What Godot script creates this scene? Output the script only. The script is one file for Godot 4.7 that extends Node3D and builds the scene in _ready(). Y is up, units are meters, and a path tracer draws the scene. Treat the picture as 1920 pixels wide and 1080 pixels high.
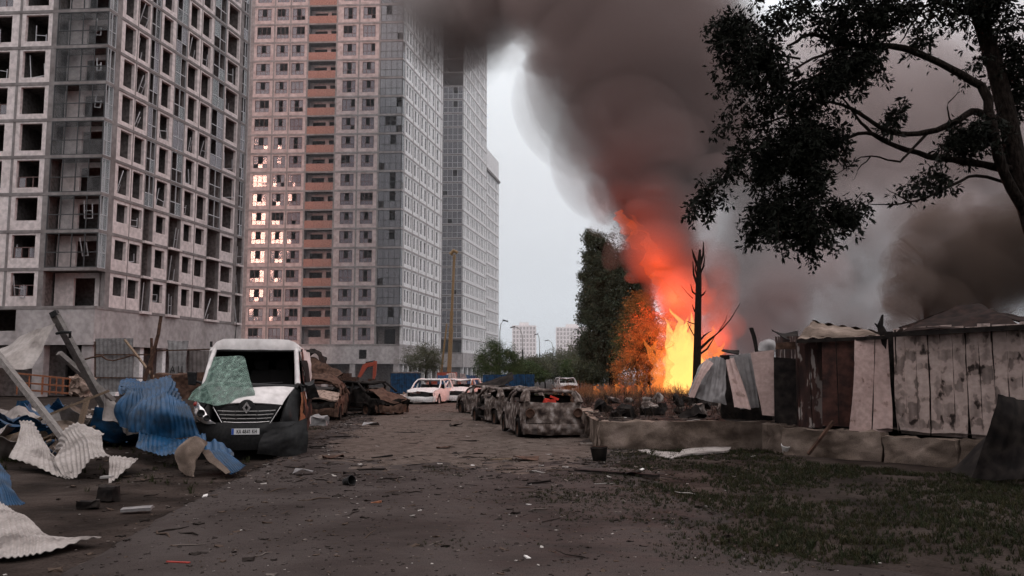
extends Node3D

# ---------------------------------------------------------------- mesh builder
class MB:
	var v := PackedVector3Array()
	var n := PackedVector3Array()
	var c := PackedColorArray()
	var tint := Color.WHITE
	var coloured := false

	func tri(a: Vector3, b: Vector3, d: Vector3) -> void:   # counter-clockwise seen from outside
		var k := (b - a).cross(d - a).normalized()
		v.append(a); v.append(d); v.append(b)
		n.append(k); n.append(k); n.append(k)
		if coloured:
			c.append(tint); c.append(tint); c.append(tint)

	func quad(a: Vector3, b: Vector3, d: Vector3, e: Vector3) -> void:
		tri(a, b, d)
		tri(a, d, e)

	func trin(a: Vector3, b: Vector3, d: Vector3, na: Vector3, nb: Vector3, nd: Vector3) -> void:
		v.append(a); v.append(d); v.append(b)
		n.append(na); n.append(nd); n.append(nb)
		if coloured:
			c.append(tint); c.append(tint); c.append(tint)

	# a box between two corners in the axes of t
	func span(t: Transform3D, x0: float, x1: float, y0: float, y1: float, z0: float, z1: float) -> void:
		var p := []
		for i in 8:
			p.append(t * Vector3(x1 if i & 1 else x0, y1 if i & 2 else y0, z1 if i & 4 else z0))
		quad(p[4], p[5], p[7], p[6])
		quad(p[1], p[0], p[2], p[3])
		quad(p[5], p[1], p[3], p[7])
		quad(p[0], p[4], p[6], p[2])
		quad(p[6], p[7], p[3], p[2])
		quad(p[0], p[1], p[5], p[4])

	func box(at: Vector3, s: Vector3, turn := Basis.IDENTITY) -> void:
		span(Transform3D(turn, at), -s.x / 2, s.x / 2, -s.y / 2, s.y / 2, -s.z / 2, s.z / 2)

	# a bar of rectangular section from a to b
	func bar(a: Vector3, b: Vector3, w: float, h: float, roll := 0.0) -> void:
		var z := (b - a).normalized()
		var x := Vector3.UP.cross(z)
		x = x.normalized() if x.length() > 0.05 else Vector3.RIGHT
		var bs := Basis(x, z.cross(x), z) * Basis(Vector3.BACK, roll)
		span(Transform3D(bs, a), -w / 2, w / 2, -h / 2, h / 2, 0, (b - a).length())

	func tube(p: Array, r: Array, sides := 8, caps := true) -> void:
		var rings := []
		for i in p.size():
			var a: Vector3 = p[maxi(i - 1, 0)]
			var b: Vector3 = p[mini(i + 1, p.size() - 1)]
			var z := (b - a).normalized()
			var x := Vector3.UP.cross(z) if absf(z.y) < 0.9 else Vector3.RIGHT.cross(z)
			x = x.normalized()
			var y := z.cross(x)
			var ring := PackedVector3Array()
			for k in sides + 1:
				var t := TAU * k / sides
				ring.append((p[i] as Vector3) + (x * cos(t) + y * sin(t)) * float(r[i]))
			rings.append(ring)
		grid(rings)
		if caps:
			for k in sides:
				tri(rings[0][k + 1], rings[0][k], p[0])
				tri(rings[-1][k], rings[-1][k + 1], p[-1])

	# rows of points; outside is on the left when walking along rows, then to the next row
	func grid(rows: Array, flip := false) -> void:
		var h := rows.size()
		var w: int = rows[0].size()
		var nn := []
		for i in h:
			var line := PackedVector3Array()
			for j in w:
				var du: Vector3 = rows[i][mini(j + 1, w - 1)] - rows[i][maxi(j - 1, 0)]
				if (rows[i][0] as Vector3).distance_to(rows[i][w - 1]) < 0.0001:
					du = rows[i][(j + 1) % (w - 1)] - rows[i][(j - 1 + w - 1) % (w - 1)]
				var dv: Vector3 = rows[mini(i + 1, h - 1)][j] - rows[maxi(i - 1, 0)][j]
				var k := du.cross(dv).normalized()
				line.append(-k if flip else k)
			nn.append(line)
		for i in h - 1:
			for j in w - 1:
				var a: Vector3 = rows[i][j]
				var b: Vector3 = rows[i][j + 1]
				var d: Vector3 = rows[i + 1][j + 1]
				var e: Vector3 = rows[i + 1][j]
				if flip:
					trin(a, d, b, nn[i][j], nn[i + 1][j + 1], nn[i][j + 1])
					trin(a, e, d, nn[i][j], nn[i + 1][j], nn[i + 1][j + 1])
				else:
					trin(a, b, d, nn[i][j], nn[i][j + 1], nn[i + 1][j + 1])
					trin(a, d, e, nn[i][j], nn[i + 1][j + 1], nn[i + 1][j])

	# a sheet of metal with thickness
	func sheet(rows: Array, thick: float) -> void:
		grid(rows)
		var under := []
		for i in rows.size():
			var line := PackedVector3Array()
			for j in rows[i].size():
				var du: Vector3 = rows[i][mini(j + 1, rows[i].size() - 1)] - rows[i][maxi(j - 1, 0)]
				var dv: Vector3 = rows[mini(i + 1, rows.size() - 1)][j] - rows[maxi(i - 1, 0)][j]
				line.append((rows[i][j] as Vector3) - du.cross(dv).normalized() * thick)
			under.append(line)
		grid(under, true)
		var w: int = rows[0].size()
		for j in w - 1:
			quad(under[0][j], under[0][j + 1], rows[0][j + 1], rows[0][j])
			quad(rows[-1][j], rows[-1][j + 1], under[-1][j + 1], under[-1][j])
		for i in rows.size() - 1:
			quad(rows[i][0], rows[i + 1][0], under[i + 1][0], under[i][0])
			quad(under[i][w - 1], under[i + 1][w - 1], rows[i + 1][w - 1], rows[i][w - 1])

	# a flat outline (x, y) pulled along z from z0 to z1, in the axes of t
	func prism(t: Transform3D, outline: PackedVector2Array, z0: float, z1: float) -> void:
		var o := outline
		if Geometry2D.is_polygon_clockwise(o):
			o = o.duplicate()
			o.reverse()
		var idx := Geometry2D.triangulate_polygon(o)
		for i in range(0, idx.size(), 3):
			var a := o[idx[i]]
			var b := o[idx[i + 1]]
			var d := o[idx[i + 2]]
			if (b - a).cross(d - a) < 0:
				var s := b
				b = d
				d = s
			tri(t * Vector3(a.x, a.y, z1), t * Vector3(b.x, b.y, z1), t * Vector3(d.x, d.y, z1))
			tri(t * Vector3(a.x, a.y, z0), t * Vector3(d.x, d.y, z0), t * Vector3(b.x, b.y, z0))
		for i in o.size():
			var a := o[i]
			var b := o[(i + 1) % o.size()]
			quad(t * Vector3(a.x, a.y, z0), t * Vector3(b.x, b.y, z0), t * Vector3(b.x, b.y, z1), t * Vector3(a.x, a.y, z1))

	# a profile of (radius, height) turned round the y axis of t
	func lathe(t: Transform3D, profile: Array, sides := 16) -> void:
		var rows := []
		for q in profile:
			var ring := PackedVector3Array()
			for k in sides + 1:
				var a := -TAU * k / sides
				ring.append(t * Vector3(cos(a) * q[0], q[1], sin(a) * q[0]))
			rows.append(ring)
		grid(rows)

	func mesh() -> ArrayMesh:
		var a := []
		a.resize(Mesh.ARRAY_MAX)
		a[Mesh.ARRAY_VERTEX] = v
		a[Mesh.ARRAY_NORMAL] = n
		if coloured:
			a[Mesh.ARRAY_COLOR] = c
		var m := ArrayMesh.new()
		m.add_surface_from_arrays(Mesh.PRIMITIVE_TRIANGLES, a)
		return m

# ---------------------------------------------------------------- shared state
const EYE := Vector3(0, 1.6, 0)
const SUN := Vector3(-0.442, 0.158, 0.883)
var M := {}
var taken := {}
var rng := RandomNumberGenerator.new()
var rough_noise := FastNoiseLite.new()
var smooth_noise := FastNoiseLite.new()

func rf(a: float, b: float) -> float:
	return rng.randf_range(a, b)

func nz(x: float, y: float, z := 0.0) -> float:
	return rough_noise.get_noise_3d(x, y, z)

func numbered(called: String) -> String:
	if not taken.has(called):
		taken[called] = 0
		return called
	taken[called] += 1
	return "%s_%03d" % [called, taken[called]]

func tag(o: Node, label: String, category: String, group := "", kind := "") -> void:
	o.set_meta("label", label)
	if category: o.set_meta("category", category)
	if group: o.set_meta("group", group)
	if kind: o.set_meta("kind", kind)

func thing(called: String, label: String, category: String, at := Vector3.ZERO, turn := 0.0, group := "") -> Node3D:
	var o := Node3D.new()
	o.name = numbered(called)
	add_child(o)
	o.position = at
	o.rotation.y = turn
	tag(o, label, category, group)
	return o

func part(parent: Node, called: String, shape, material: Material, at := Transform3D.IDENTITY) -> MeshInstance3D:
	var o := MeshInstance3D.new()
	o.name = called
	o.mesh = shape.mesh() if shape is MB else shape
	o.material_override = material
	o.transform = at
	parent.add_child(o, true)
	return o

func single(called: String, shape, material: Material, label: String, category: String, at := Transform3D.IDENTITY, group := "") -> MeshInstance3D:
	var o := part(self, numbered(called), shape, material, at)
	tag(o, label, category, group)
	return o

func setting(called: String, shape, material: Material) -> MeshInstance3D:
	var o := part(self, numbered(called), shape, material)
	o.set_meta("kind", "structure")
	return o

func _ready() -> void:
	rng.seed = 20220619
	rough_noise.seed = 5
	rough_noise.frequency = 1.0
	rough_noise.fractal_octaves = 4
	smooth_noise.seed = 6
	smooth_noise.frequency = 0.8
	smooth_noise.fractal_octaves = 2
	view_and_light()
	make_materials()
	ground_and_roads()
	towers()
	far_city()
	terrace_and_sheds()
	vehicles()
	site_things()
	debris()
	greenery()
	big_tree()
	fire_and_smoke()

# ---------------------------------------------------------------- camera, sky, sun
func view_and_light() -> void:
	var cam := Camera3D.new()
	cam.name = "camera"
	cam.position = EYE
	cam.rotation_degrees = Vector3(5.89, 0, 0)
	cam.fov = 37.3
	cam.near = 0.1
	cam.far = 4000.0
	cam.current = true
	add_child(cam)

	var e := Environment.new()
	e.background_mode = Environment.BG_SKY
	e.tonemap_mode = Environment.TONE_MAPPER_LINEAR
	e.tonemap_exposure = 1.0
	e.sdfgi_enabled = true
	e.ssao_enabled = true
	e.ssil_enabled = true
	e.volumetric_fog_enabled = true
	e.volumetric_fog_density = 0.0
	var sky := Sky.new()
	var pano := PanoramaSkyMaterial.new()
	pano.panorama = ImageTexture.create_from_image(cloudy_sky(768, 384))
	sky.sky_material = pano
	e.sky = sky
	var w := WorldEnvironment.new()
	w.name = "environment"
	w.environment = e
	add_child(w)

	var sun := DirectionalLight3D.new()
	sun.name = "sun"
	sun.light_color = Color(1.0, 0.74, 0.66)
	sun.light_energy = 0.4
	sun.light_angular_distance = 12.0
	sun.shadow_enabled = true
	add_child(sun)
	sun.look_at_from_position(SUN * 100.0, Vector3.ZERO)

# overcast dawn: a pale even layer, a little whiter higher up, and the sun's glow behind the cloud
func cloudy_sky(w: int, h: int) -> Image:
	var f := FastNoiseLite.new()
	f.seed = 11
	f.frequency = 1.3
	f.fractal_octaves = 5
	var im := Image.create(w, h, false, Image.FORMAT_RGBF)
	var s := SUN.normalized()
	for j in h:
		var el := PI * (0.5 - (j + 0.5) / h)
		for i in w:
			var az := TAU * (i + 0.5) / w - PI / 2
			var d := Vector3(cos(el) * cos(az), sin(el), cos(el) * sin(az))
			var k := 0.5 + 0.5 * f.get_noise_3d(d.x * 1.5, d.y * 4.0, d.z * 1.5)
			var up := clampf(d.y, 0.0, 1.0)
			var low := Vector3(0.69, 0.755, 0.81)
			var mid := Vector3(0.555, 0.582, 0.605)
			var c := low.lerp(mid, smoothstep(0.0, 0.30, up)) * (0.92 + 0.16 * k) * (1.0 + 2.6 * up)
			c *= Vector3.ONE.lerp(Vector3(1.10, 0.98, 0.95), smoothstep(0.35, 0.7, up))
			var a := d.angle_to(s)
			c += Vector3(1.0, 0.74, 0.58) * 0.5 * exp(-pow(a / 0.26, 2.0))
			im.set_pixel(i, j, Color(c.x, c.y, c.z))
	return im

# ---------------------------------------------------------------- materials
func lin(r: float, g: float, b: float) -> Color:
	return Color(r, g, b).linear_to_srgb()

func noise_tex(sd: int, freq: float, stops: Array, octaves := 5, size := 512, kind := FastNoiseLite.TYPE_SIMPLEX_SMOOTH, cell := false) -> NoiseTexture2D:
	var f := FastNoiseLite.new()
	f.seed = sd
	f.noise_type = FastNoiseLite.TYPE_CELLULAR if cell else kind
	f.frequency = freq
	f.fractal_octaves = octaves
	var g := Gradient.new()
	var off := PackedFloat32Array()
	var col := PackedColorArray()
	for s in stops:
		off.append(s[0])
		col.append(s[1])
	g.offsets = off
	g.colors = col
	var t := NoiseTexture2D.new()
	t.width = size
	t.height = size
	t.seamless = true
	t.noise = f
	t.color_ramp = g
	return t

func grey_tex(sd: int, freq: float, lo: float, hi: float, octaves := 5, size := 512) -> NoiseTexture2D:
	return noise_tex(sd, freq, [[0.25, Color(lo, lo, lo)], [0.75, Color(hi, hi, hi)]], octaves, size)

# a surface with a coarse colour texture (metres across), a fine grain on top and some relief
func surf(called: String, tex: Texture2D, metres: float, rough: float, grain: Texture2D = null, grain_m := 0.5, relief := 0.0, metal := 0.0, stretch := Vector3.ONE) -> StandardMaterial3D:
	var m := StandardMaterial3D.new()
	m.resource_name = called
	m.albedo_texture = tex
	m.roughness = rough
	m.metallic = metal
	m.metallic_specular = 0.18 if rough >= 0.8 else 0.35   # dusty and matt: little sheen at grazing angles
	m.uv1_triplanar = true
	m.uv1_world_triplanar = true
	m.uv1_scale = stretch / metres
	if grain:
		m.detail_enabled = true
		m.detail_albedo = grain
		m.detail_blend_mode = BaseMaterial3D.BLEND_MODE_MUL
		m.detail_uv_layer = BaseMaterial3D.DETAIL_UV_2
		m.uv2_triplanar = true
		m.uv2_world_triplanar = true
		m.uv2_scale = Vector3.ONE / grain_m
	if relief > 0.0:
		m.heightmap_enabled = true
		m.heightmap_texture = M.relief_tex
		m.heightmap_scale = relief
	return m

func plain(called: String, c: Color, rough: float, metal := 0.0) -> StandardMaterial3D:
	var m := StandardMaterial3D.new()
	m.resource_name = called
	m.albedo_color = c
	m.metallic_specular = 0.25 if rough >= 0.6 else 0.5
	m.roughness = rough
	m.metallic = metal
	return m

func tones(sd: int, freq: float, a: Color, b: Color, c: Color, octaves := 5) -> NoiseTexture2D:
	return noise_tex(sd, freq, [[0.2, a], [0.5, b], [0.8, c]], octaves)

func make_materials() -> void:
	M.relief_tex = grey_tex(3, 0.02, 0.0, 1.0, 6)
	var grain := grey_tex(21, 0.06, 0.72, 1.0, 4)
	var soft := grey_tex(22, 0.012, 0.88, 1.0, 5)
	var speck := noise_tex(23, 0.09, [[0.0, Color(0.35, 0.33, 0.32)], [0.3, Color(0.8, 0.8, 0.8)], [0.45, Color.WHITE], [0.75, Color.WHITE], [0.9, Color(0.8, 0.78, 0.76)]], 3)
	M.grain = grain
	# ground
	M.dirt = surf("dirt", tones(31, 0.008, lin(0.015, 0.0108, 0.0088), lin(0.030, 0.022, 0.0185), lin(0.047, 0.036, 0.031)), 6.0, 0.95, speck, 1.7, 3.0)
	M.asphalt = surf("asphalt", tones(32, 0.008, lin(0.032, 0.0255, 0.0235), lin(0.045, 0.0365, 0.034), lin(0.056, 0.0465, 0.0435), 6), 8.0, 0.9, speck, 0.8, 1.5)
	M.soil = surf("soil", tones(30, 0.01, lin(0.066, 0.050, 0.042), lin(0.092, 0.072, 0.062), lin(0.118, 0.094, 0.081)), 2.2, 0.95, speck, 0.7, 2.0)
	M.burnt_soil = surf("burnt_soil", tones(33, 0.012, lin(0.012, 0.010, 0.009), lin(0.03, 0.023, 0.02), lin(0.07, 0.055, 0.045)), 3.0, 0.95, speck, 0.9, 4.0)
	# concrete and masonry
	M.concrete = surf("concrete", tones(34, 0.006, lin(0.34, 0.305, 0.30), lin(0.40, 0.365, 0.36), lin(0.46, 0.42, 0.415)), 9.0, 0.9, soft, 4.3, 0.0, 0.0, Vector3(1, 0.35, 1))
	M.frame_concrete = surf("frame_concrete", tones(35, 0.006, lin(0.20, 0.175, 0.17), lin(0.24, 0.215, 0.21), lin(0.28, 0.255, 0.25)), 9.0, 0.9, soft, 4.0)
	M.aircrete = surf("aircrete", tones(36, 0.006, lin(0.64, 0.56, 0.545), lin(0.70, 0.615, 0.60), lin(0.74, 0.655, 0.64)), 8.0, 0.92, soft, 3.4)
	M.pink_panel = surf("pink_panel", tones(37, 0.01, lin(0.40, 0.31, 0.295), lin(0.45, 0.36, 0.345), lin(0.49, 0.40, 0.385)), 9.0, 0.9, soft, 4.4)
	M.pale_panel = surf("pale_panel", tones(38, 0.01, lin(0.76, 0.74, 0.74), lin(0.81, 0.79, 0.79), lin(0.84, 0.82, 0.82)), 9.0, 0.9, soft, 2.4)
	M.red_panel = surf("red_panel", tones(39, 0.012, lin(0.27, 0.13, 0.10), lin(0.33, 0.165, 0.13), lin(0.37, 0.195, 0.155)), 2.0, 0.85, soft, 1.3)
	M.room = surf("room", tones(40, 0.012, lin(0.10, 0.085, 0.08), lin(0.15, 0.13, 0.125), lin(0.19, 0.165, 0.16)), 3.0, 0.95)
	M.wall_block = surf("wall_block", tones(41, 0.008, lin(0.07, 0.052, 0.041), lin(0.165, 0.127, 0.104), lin(0.26, 0.205, 0.172)), 4.5, 0.93, speck, 0.8, 2.0)
	# metal
	M.white_sheet = surf("white_sheet", noise_tex(42, 0.014, [[0.2, lin(0.13, 0.11, 0.10)], [0.35, lin(0.27, 0.24, 0.222)], [0.7, lin(0.36, 0.325, 0.305)]], 5), 4.0, 0.6, soft, 0.6)
	M.grey_sheet = surf("grey_sheet", tones(43, 0.012, lin(0.15, 0.14, 0.14), lin(0.20, 0.19, 0.19), lin(0.24, 0.23, 0.23)), 2.0, 0.55, soft, 0.8)
	M.blue_sheet = surf("blue_sheet", noise_tex(44, 0.014, [[0.2, lin(0.006, 0.017, 0.034)], [0.38, lin(0.007, 0.042, 0.094)], [0.8, lin(0.009, 0.068, 0.165)]], 5), 3.0, 0.45, soft, 0.5)
	M.scorched_white = surf("scorched_white", noise_tex(45, 0.016, [[0.28, lin(0.02, 0.012, 0.010)], [0.33, lin(0.11, 0.08, 0.068)], [0.38, lin(0.40, 0.31, 0.28)], [0.8, lin(0.50, 0.40, 0.365)]], 6), 2.8, 0.7, soft, 0.7, 0.0, 0.0, Vector3(1, 0.6, 1))
	M.cream_sheet = surf("cream_sheet", noise_tex(46, 0.016, [[0.12, lin(0.12, 0.07, 0.055)], [0.24, lin(0.42, 0.30, 0.275)], [0.8, lin(0.50, 0.37, 0.34)]], 6), 3.0, 0.7, soft, 0.7)
	M.rust_door = surf("rust_door", noise_tex(47, 0.016, [[0.2, lin(0.02, 0.01, 0.009)], [0.5, lin(0.06, 0.024, 0.018)], [0.8, lin(0.09, 0.038, 0.028)]], 5), 2.2, 0.75, soft, 0.6)
	M.peeled_door = surf("peeled_door", noise_tex(48, 0.02, [[0.3, lin(0.02, 0.010, 0.009)], [0.55, lin(0.055, 0.025, 0.02)], [0.66, lin(0.06, 0.03, 0.025)], [0.7, lin(0.36, 0.32, 0.30)], [0.9, lin(0.4, 0.36, 0.34)]], 5), 2.0, 0.75, null, 0.5, 0.0, 0.0, Vector3(1, 0.22, 1))
	M.burnt = surf("burnt", noise_tex(49, 0.018, [[0.15, lin(0.018, 0.013, 0.012)], [0.38, lin(0.052, 0.038, 0.033)], [0.52, lin(0.115, 0.088, 0.076)], [0.64, lin(0.20, 0.165, 0.148)], [0.8, lin(0.38, 0.34, 0.32)]], 6), 3.0, 0.8, speck, 0.9, 0.8)
	M.char = surf("char", tones(50, 0.02, lin(0.008, 0.007, 0.007), lin(0.018, 0.015, 0.014), lin(0.03, 0.025, 0.022)), 2.5, 0.85)
	M.rust = surf("rust", tones(51, 0.02, lin(0.035, 0.022, 0.017), lin(0.07, 0.04, 0.03), lin(0.11, 0.066, 0.048)), 2.0, 0.85)
	M.soot_rust = surf("soot_rust", tones(65, 0.016, lin(0.007, 0.005, 0.0045), lin(0.016, 0.010, 0.0088), lin(0.032, 0.019, 0.016)), 2.0, 0.9)
	M.ashy = surf("ashy", noise_tex(52, 0.02, [[0.2, lin(0.05, 0.035, 0.028)], [0.4, lin(0.26, 0.19, 0.155)], [0.8, lin(0.36, 0.27, 0.225)]], 6), 2.0, 0.95, speck, 0.6, 1.5)
	M.steel_beam = surf("steel_beam", tones(53, 0.014, lin(0.13, 0.115, 0.105), lin(0.19, 0.17, 0.16), lin(0.25, 0.23, 0.215)), 0.9, 0.6, soft, 0.4)
	M.timber = surf("timber", tones(54, 0.02, lin(0.10, 0.07, 0.05), lin(0.17, 0.125, 0.09), lin(0.25, 0.19, 0.14)), 0.6, 0.9, null, 0.5, 0.0, 0.0, Vector3(1, 4, 1))
	M.van_white = surf("van_white", tones(55, 0.014, lin(0.50, 0.465, 0.455), lin(0.60, 0.57, 0.56), lin(0.65, 0.62, 0.61)), 3.0, 0.35, soft, 1.3)
	M.car_white = surf("car_white", noise_tex(56, 0.016, [[0.15, lin(0.25, 0.23, 0.22)], [0.4, lin(0.62, 0.60, 0.59)], [0.8, lin(0.72, 0.70, 0.69)]], 5), 0.9, 0.4, soft, 0.5)
	M.trim = surf("trim", tones(57, 0.014, lin(0.007, 0.007, 0.0075), lin(0.012, 0.012, 0.0125), lin(0.02, 0.0195, 0.0195)), 0.6, 0.6)
	M.interior = plain("interior", lin(0.012, 0.011, 0.011), 0.9)
	M.rubber = plain("rubber", lin(0.015, 0.014, 0.014), 0.85)
	M.chrome = plain("chrome", lin(0.62, 0.61, 0.60), 0.2, 1.0)
	M.orange_paint = surf("orange_paint", tones(58, 0.02, lin(0.16, 0.06, 0.03), lin(0.24, 0.09, 0.045), lin(0.30, 0.12, 0.06)), 0.8, 0.6)
	M.excavator = surf("excavator", tones(59, 0.02, lin(0.28, 0.05, 0.03), lin(0.38, 0.075, 0.04), lin(0.44, 0.10, 0.06)), 1.2, 0.5)
	M.boom_yellow = surf("boom_yellow", tones(60, 0.02, lin(0.20, 0.12, 0.05), lin(0.28, 0.175, 0.075), lin(0.33, 0.21, 0.10)), 1.6, 0.5)
	M.alu = plain("alu", lin(0.42, 0.41, 0.42), 0.4, 0.3)
	M.dark_frame = plain("dark_frame", lin(0.035, 0.035, 0.037), 0.5)
	M.mauve_frame = plain("mauve_frame", lin(0.14, 0.09, 0.085), 0.6)
	M.plate = plain("plate", lin(0.62, 0.62, 0.62), 0.5)
	M.ink = plain("ink", lin(0.015, 0.015, 0.015), 0.6)
	M.plate_blue = plain("plate_blue", lin(0.03, 0.09, 0.35), 0.5)
	M.lens = plain("lens", lin(0.75, 0.73, 0.72), 0.12, 0.7)
	M.red_lens = plain("red_lens", lin(0.35, 0.04, 0.03), 0.3)
	M.grey_plastic = plain("grey_plastic", lin(0.3, 0.29, 0.28), 0.6)
	M.paper = plain("paper", lin(0.6, 0.58, 0.56), 0.8)
	# glass: coated double glazing mirrors the sky; the van's laminated screen is crazed green
	M.glass = plain("glass", Color(0.50, 0.47, 0.50, 0.5), 0.05, 0.0)
	M.glass.transparency = BaseMaterial3D.TRANSPARENCY_ALPHA
	M.dark_glass = plain("dark_glass", Color(0.50, 0.50, 0.52, 0.5), 0.05, 0.0)
	M.dark_glass.transparency = BaseMaterial3D.TRANSPARENCY_ALPHA
	M.clear_glass = plain("clear_glass", Color(0.40, 0.42, 0.43, 0.12), 0.05, 0.0)
	M.clear_glass.transparency = BaseMaterial3D.TRANSPARENCY_ALPHA
	M.crazed = surf("crazed", noise_tex(61, 0.03, [[0.1, Color(0.20, 0.30, 0.27, 0.3)], [0.9, Color(0.56, 0.67, 0.62, 0.75)]], 6), 2.2, 0.27, noise_tex(66, 0.045, [[0.0, Color(0.55, 0.6, 0.58)], [0.25, Color(0.8, 0.82, 0.8)], [0.6, Color.WHITE]], 2, 512, FastNoiseLite.TYPE_CELLULAR, true), 0.55)
	M.crazed.transparency = BaseMaterial3D.TRANSPARENCY_ALPHA
	# plants
	M.bark = surf("bark", tones(62, 0.02, lin(0.008, 0.006, 0.005), lin(0.016, 0.012, 0.010), lin(0.028, 0.021, 0.018)), 0.5, 0.95, null, 0.5, 2.0, 0.0, Vector3(1, 0.3, 1))
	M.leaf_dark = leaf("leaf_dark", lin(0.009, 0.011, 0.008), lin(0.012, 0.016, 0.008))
	M.leaf_green = leaf("leaf_green", lin(0.075, 0.11, 0.05), lin(0.06, 0.09, 0.03))
	M.leaf_grey = leaf("leaf_grey", lin(0.11, 0.12, 0.08), lin(0.06, 0.07, 0.04))
	M.leaf_pine = leaf("leaf_pine", lin(0.08, 0.105, 0.078), lin(0.05, 0.07, 0.04))
	M.leaf_scorched = leaf("leaf_scorched", lin(0.30, 0.16, 0.06), lin(0.28, 0.14, 0.05))
	M.grass = leaf("grass", lin(0.022, 0.027, 0.013), lin(0.02, 0.024, 0.01))
	M.straw = leaf("straw", lin(0.075, 0.05, 0.033), lin(0.05, 0.03, 0.02))

func leaf(called: String, c: Color, through: Color) -> StandardMaterial3D:
	var m := plain(called, c, 0.7)
	m.vertex_color_use_as_albedo = true
	m.albedo_color = c
	m.backlight_enabled = true
	m.backlight = through
	return m

# ---------------------------------------------------------------- ground, road
func spaced(edge: float, fine_from: float, fine_to: float, step: float, grow: float) -> Array:
	var out := []
	var x := fine_from
	while x <= fine_to:
		out.append(x)
		x += step
	var d := step
	x = out[-1]
	while x < edge:
		d *= grow
		x += d
		out.append(x)
	d = step
	x = fine_from
	while x > -edge:
		d *= grow
		x -= d
		out.push_front(x)
	return out

func road_left(z: float) -> float:
	return -3.05 + 0.1 * z + 0.16 * nz(z * 0.35, 3.0) + 0.05 * nz(z * 1.7, 9.0)

func road_right(z: float) -> float:
	return 2.9 + 0.02 * z + 1.6 * nz(z * 0.25, 17.0) + 0.5 * nz(z * 1.3, 21.0)

func ground_y(x: float, z: float) -> float:
	var y := -0.03 + 0.025 * nz(x * 0.5, z * 0.5) + 0.012 * nz(x * 2.2, z * 2.2, 4.0)
	if z > -45.0 and z < 5.0:
		var l := road_left(z) - x
		y += 0.10 * smoothstep(0.3, 3.5, l) * (0.6 + 0.8 * nz(x * 0.4, z * 0.4, 8.0))
		y += 0.04 * smoothstep(0.5, 3.0, x - road_right(z)) * (0.7 + nz(x * 0.6, z * 0.6, 2.0))
	return y

func ground_and_roads() -> void:
	var xs := spaced(1500.0, -13.0, 13.0, 0.26, 1.22)
	var zs := []
	var z := 40.0
	while z > -1800.0:
		zs.append(z)
		var d := maxf(absf(z) - 4.0, 0.0)
		z -= 0.22 if z < 4 and z > -24 else (4.0 if z >= 4 else 0.3 + (d - 20.0) * 0.07)
	var g := MB.new()
	var rows := []
	for zz in zs:
		var line := PackedVector3Array()
		for xx in xs:
			line.append(Vector3(xx, ground_y(xx, zz), zz))
		rows.append(line)
	g.grid(rows)
	setting("ground", g, M.dirt)

	var r := MB.new()
	rows = []
	z = 6.0
	while z > -75.0:
		var line := PackedVector3Array()
		var a := road_left(z)
		var b := road_right(z)
		for k in 33:
			var t := k / 32.0
			var edge := smoothstep(0.0, 0.03, t) * smoothstep(1.0, 0.9, t)
			var xx := lerpf(a, b, t)
			line.append(Vector3(xx, -0.05 + 0.075 * edge + 0.008 * nz(xx * 1.1, z * 1.1, 33.0), z))
		rows.append(line)
		z -= 0.2 if z > -25 else 0.8
	r.grid(rows)
	setting("road", r, M.asphalt)

	# trodden brown soil covering the lane further on
	var l := MB.new()
	rows = []
	z = -12.5
	while z > -74.0:
		var line := PackedVector3Array()
		var near := smoothstep(-12.5, -19.0, z)
		var a := road_left(z) + 0.5 + 0.5 * nz(z * 0.5, 50.0) + 1.6 * (1.0 - near)
		var b := lerpf(0.6, 2.4, near) + 0.8 * nz(z * 0.4, 52.0)
		for k in 41:
			var t := k / 40.0
			var xx := lerpf(a, b, t)
			var cover := minf(smoothstep(0.0, 0.16, t) * smoothstep(1.0, 0.84, t), near)
			line.append(Vector3(xx, 0.012 + 0.03 * cover + (0.022 * nz(xx * 0.9, z * 0.9, 54.0) + 0.012 * nz(xx * 3.1, z * 3.1, 55.0)), z))
		rows.append(line)
		z -= 0.2 if z > -30 else 0.8
	l.grid(rows)
	setting("trodden_soil", l, M.soil)

# ---------------------------------------------------------------- residential towers
var window_meshes := {}

# frame of a window: cells are split at the given shares across and up
func window_frame(w: float, h: float, across: Array, up: Array, bar: float) -> ArrayMesh:
	var key := "%.2f %.2f %s %s %.3f" % [w, h, across, up, bar]
	if not window_meshes.has(key):
		var b := MB.new()
		var t := Transform3D.IDENTITY
		b.span(t, 0, bar, 0, h, -0.04, 0.04)
		b.span(t, w - bar, w, 0, h, -0.04, 0.04)
		b.span(t, bar, w - bar, 0, bar, -0.04, 0.04)
		b.span(t, bar, w - bar, h - bar, h, -0.04, 0.04)
		for a in across:
			b.span(t, a * w - bar / 2, a * w + bar / 2, bar, h - bar, -0.037, 0.037)
		for a in up:
			b.span(t, bar, w - bar, a * h - bar / 2, a * h + bar / 2, -0.034, 0.034)
		window_meshes[key] = b.mesh()
	return window_meshes[key]

func pane_mesh() -> ArrayMesh:
	if not window_meshes.has("pane"):
		var b := MB.new()
		b.span(Transform3D.IDENTITY, -0.5, 0.5, -0.5, 0.5, -0.006, 0.006)
		window_meshes["pane"] = b.mesh()
	return window_meshes["pane"]

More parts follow.
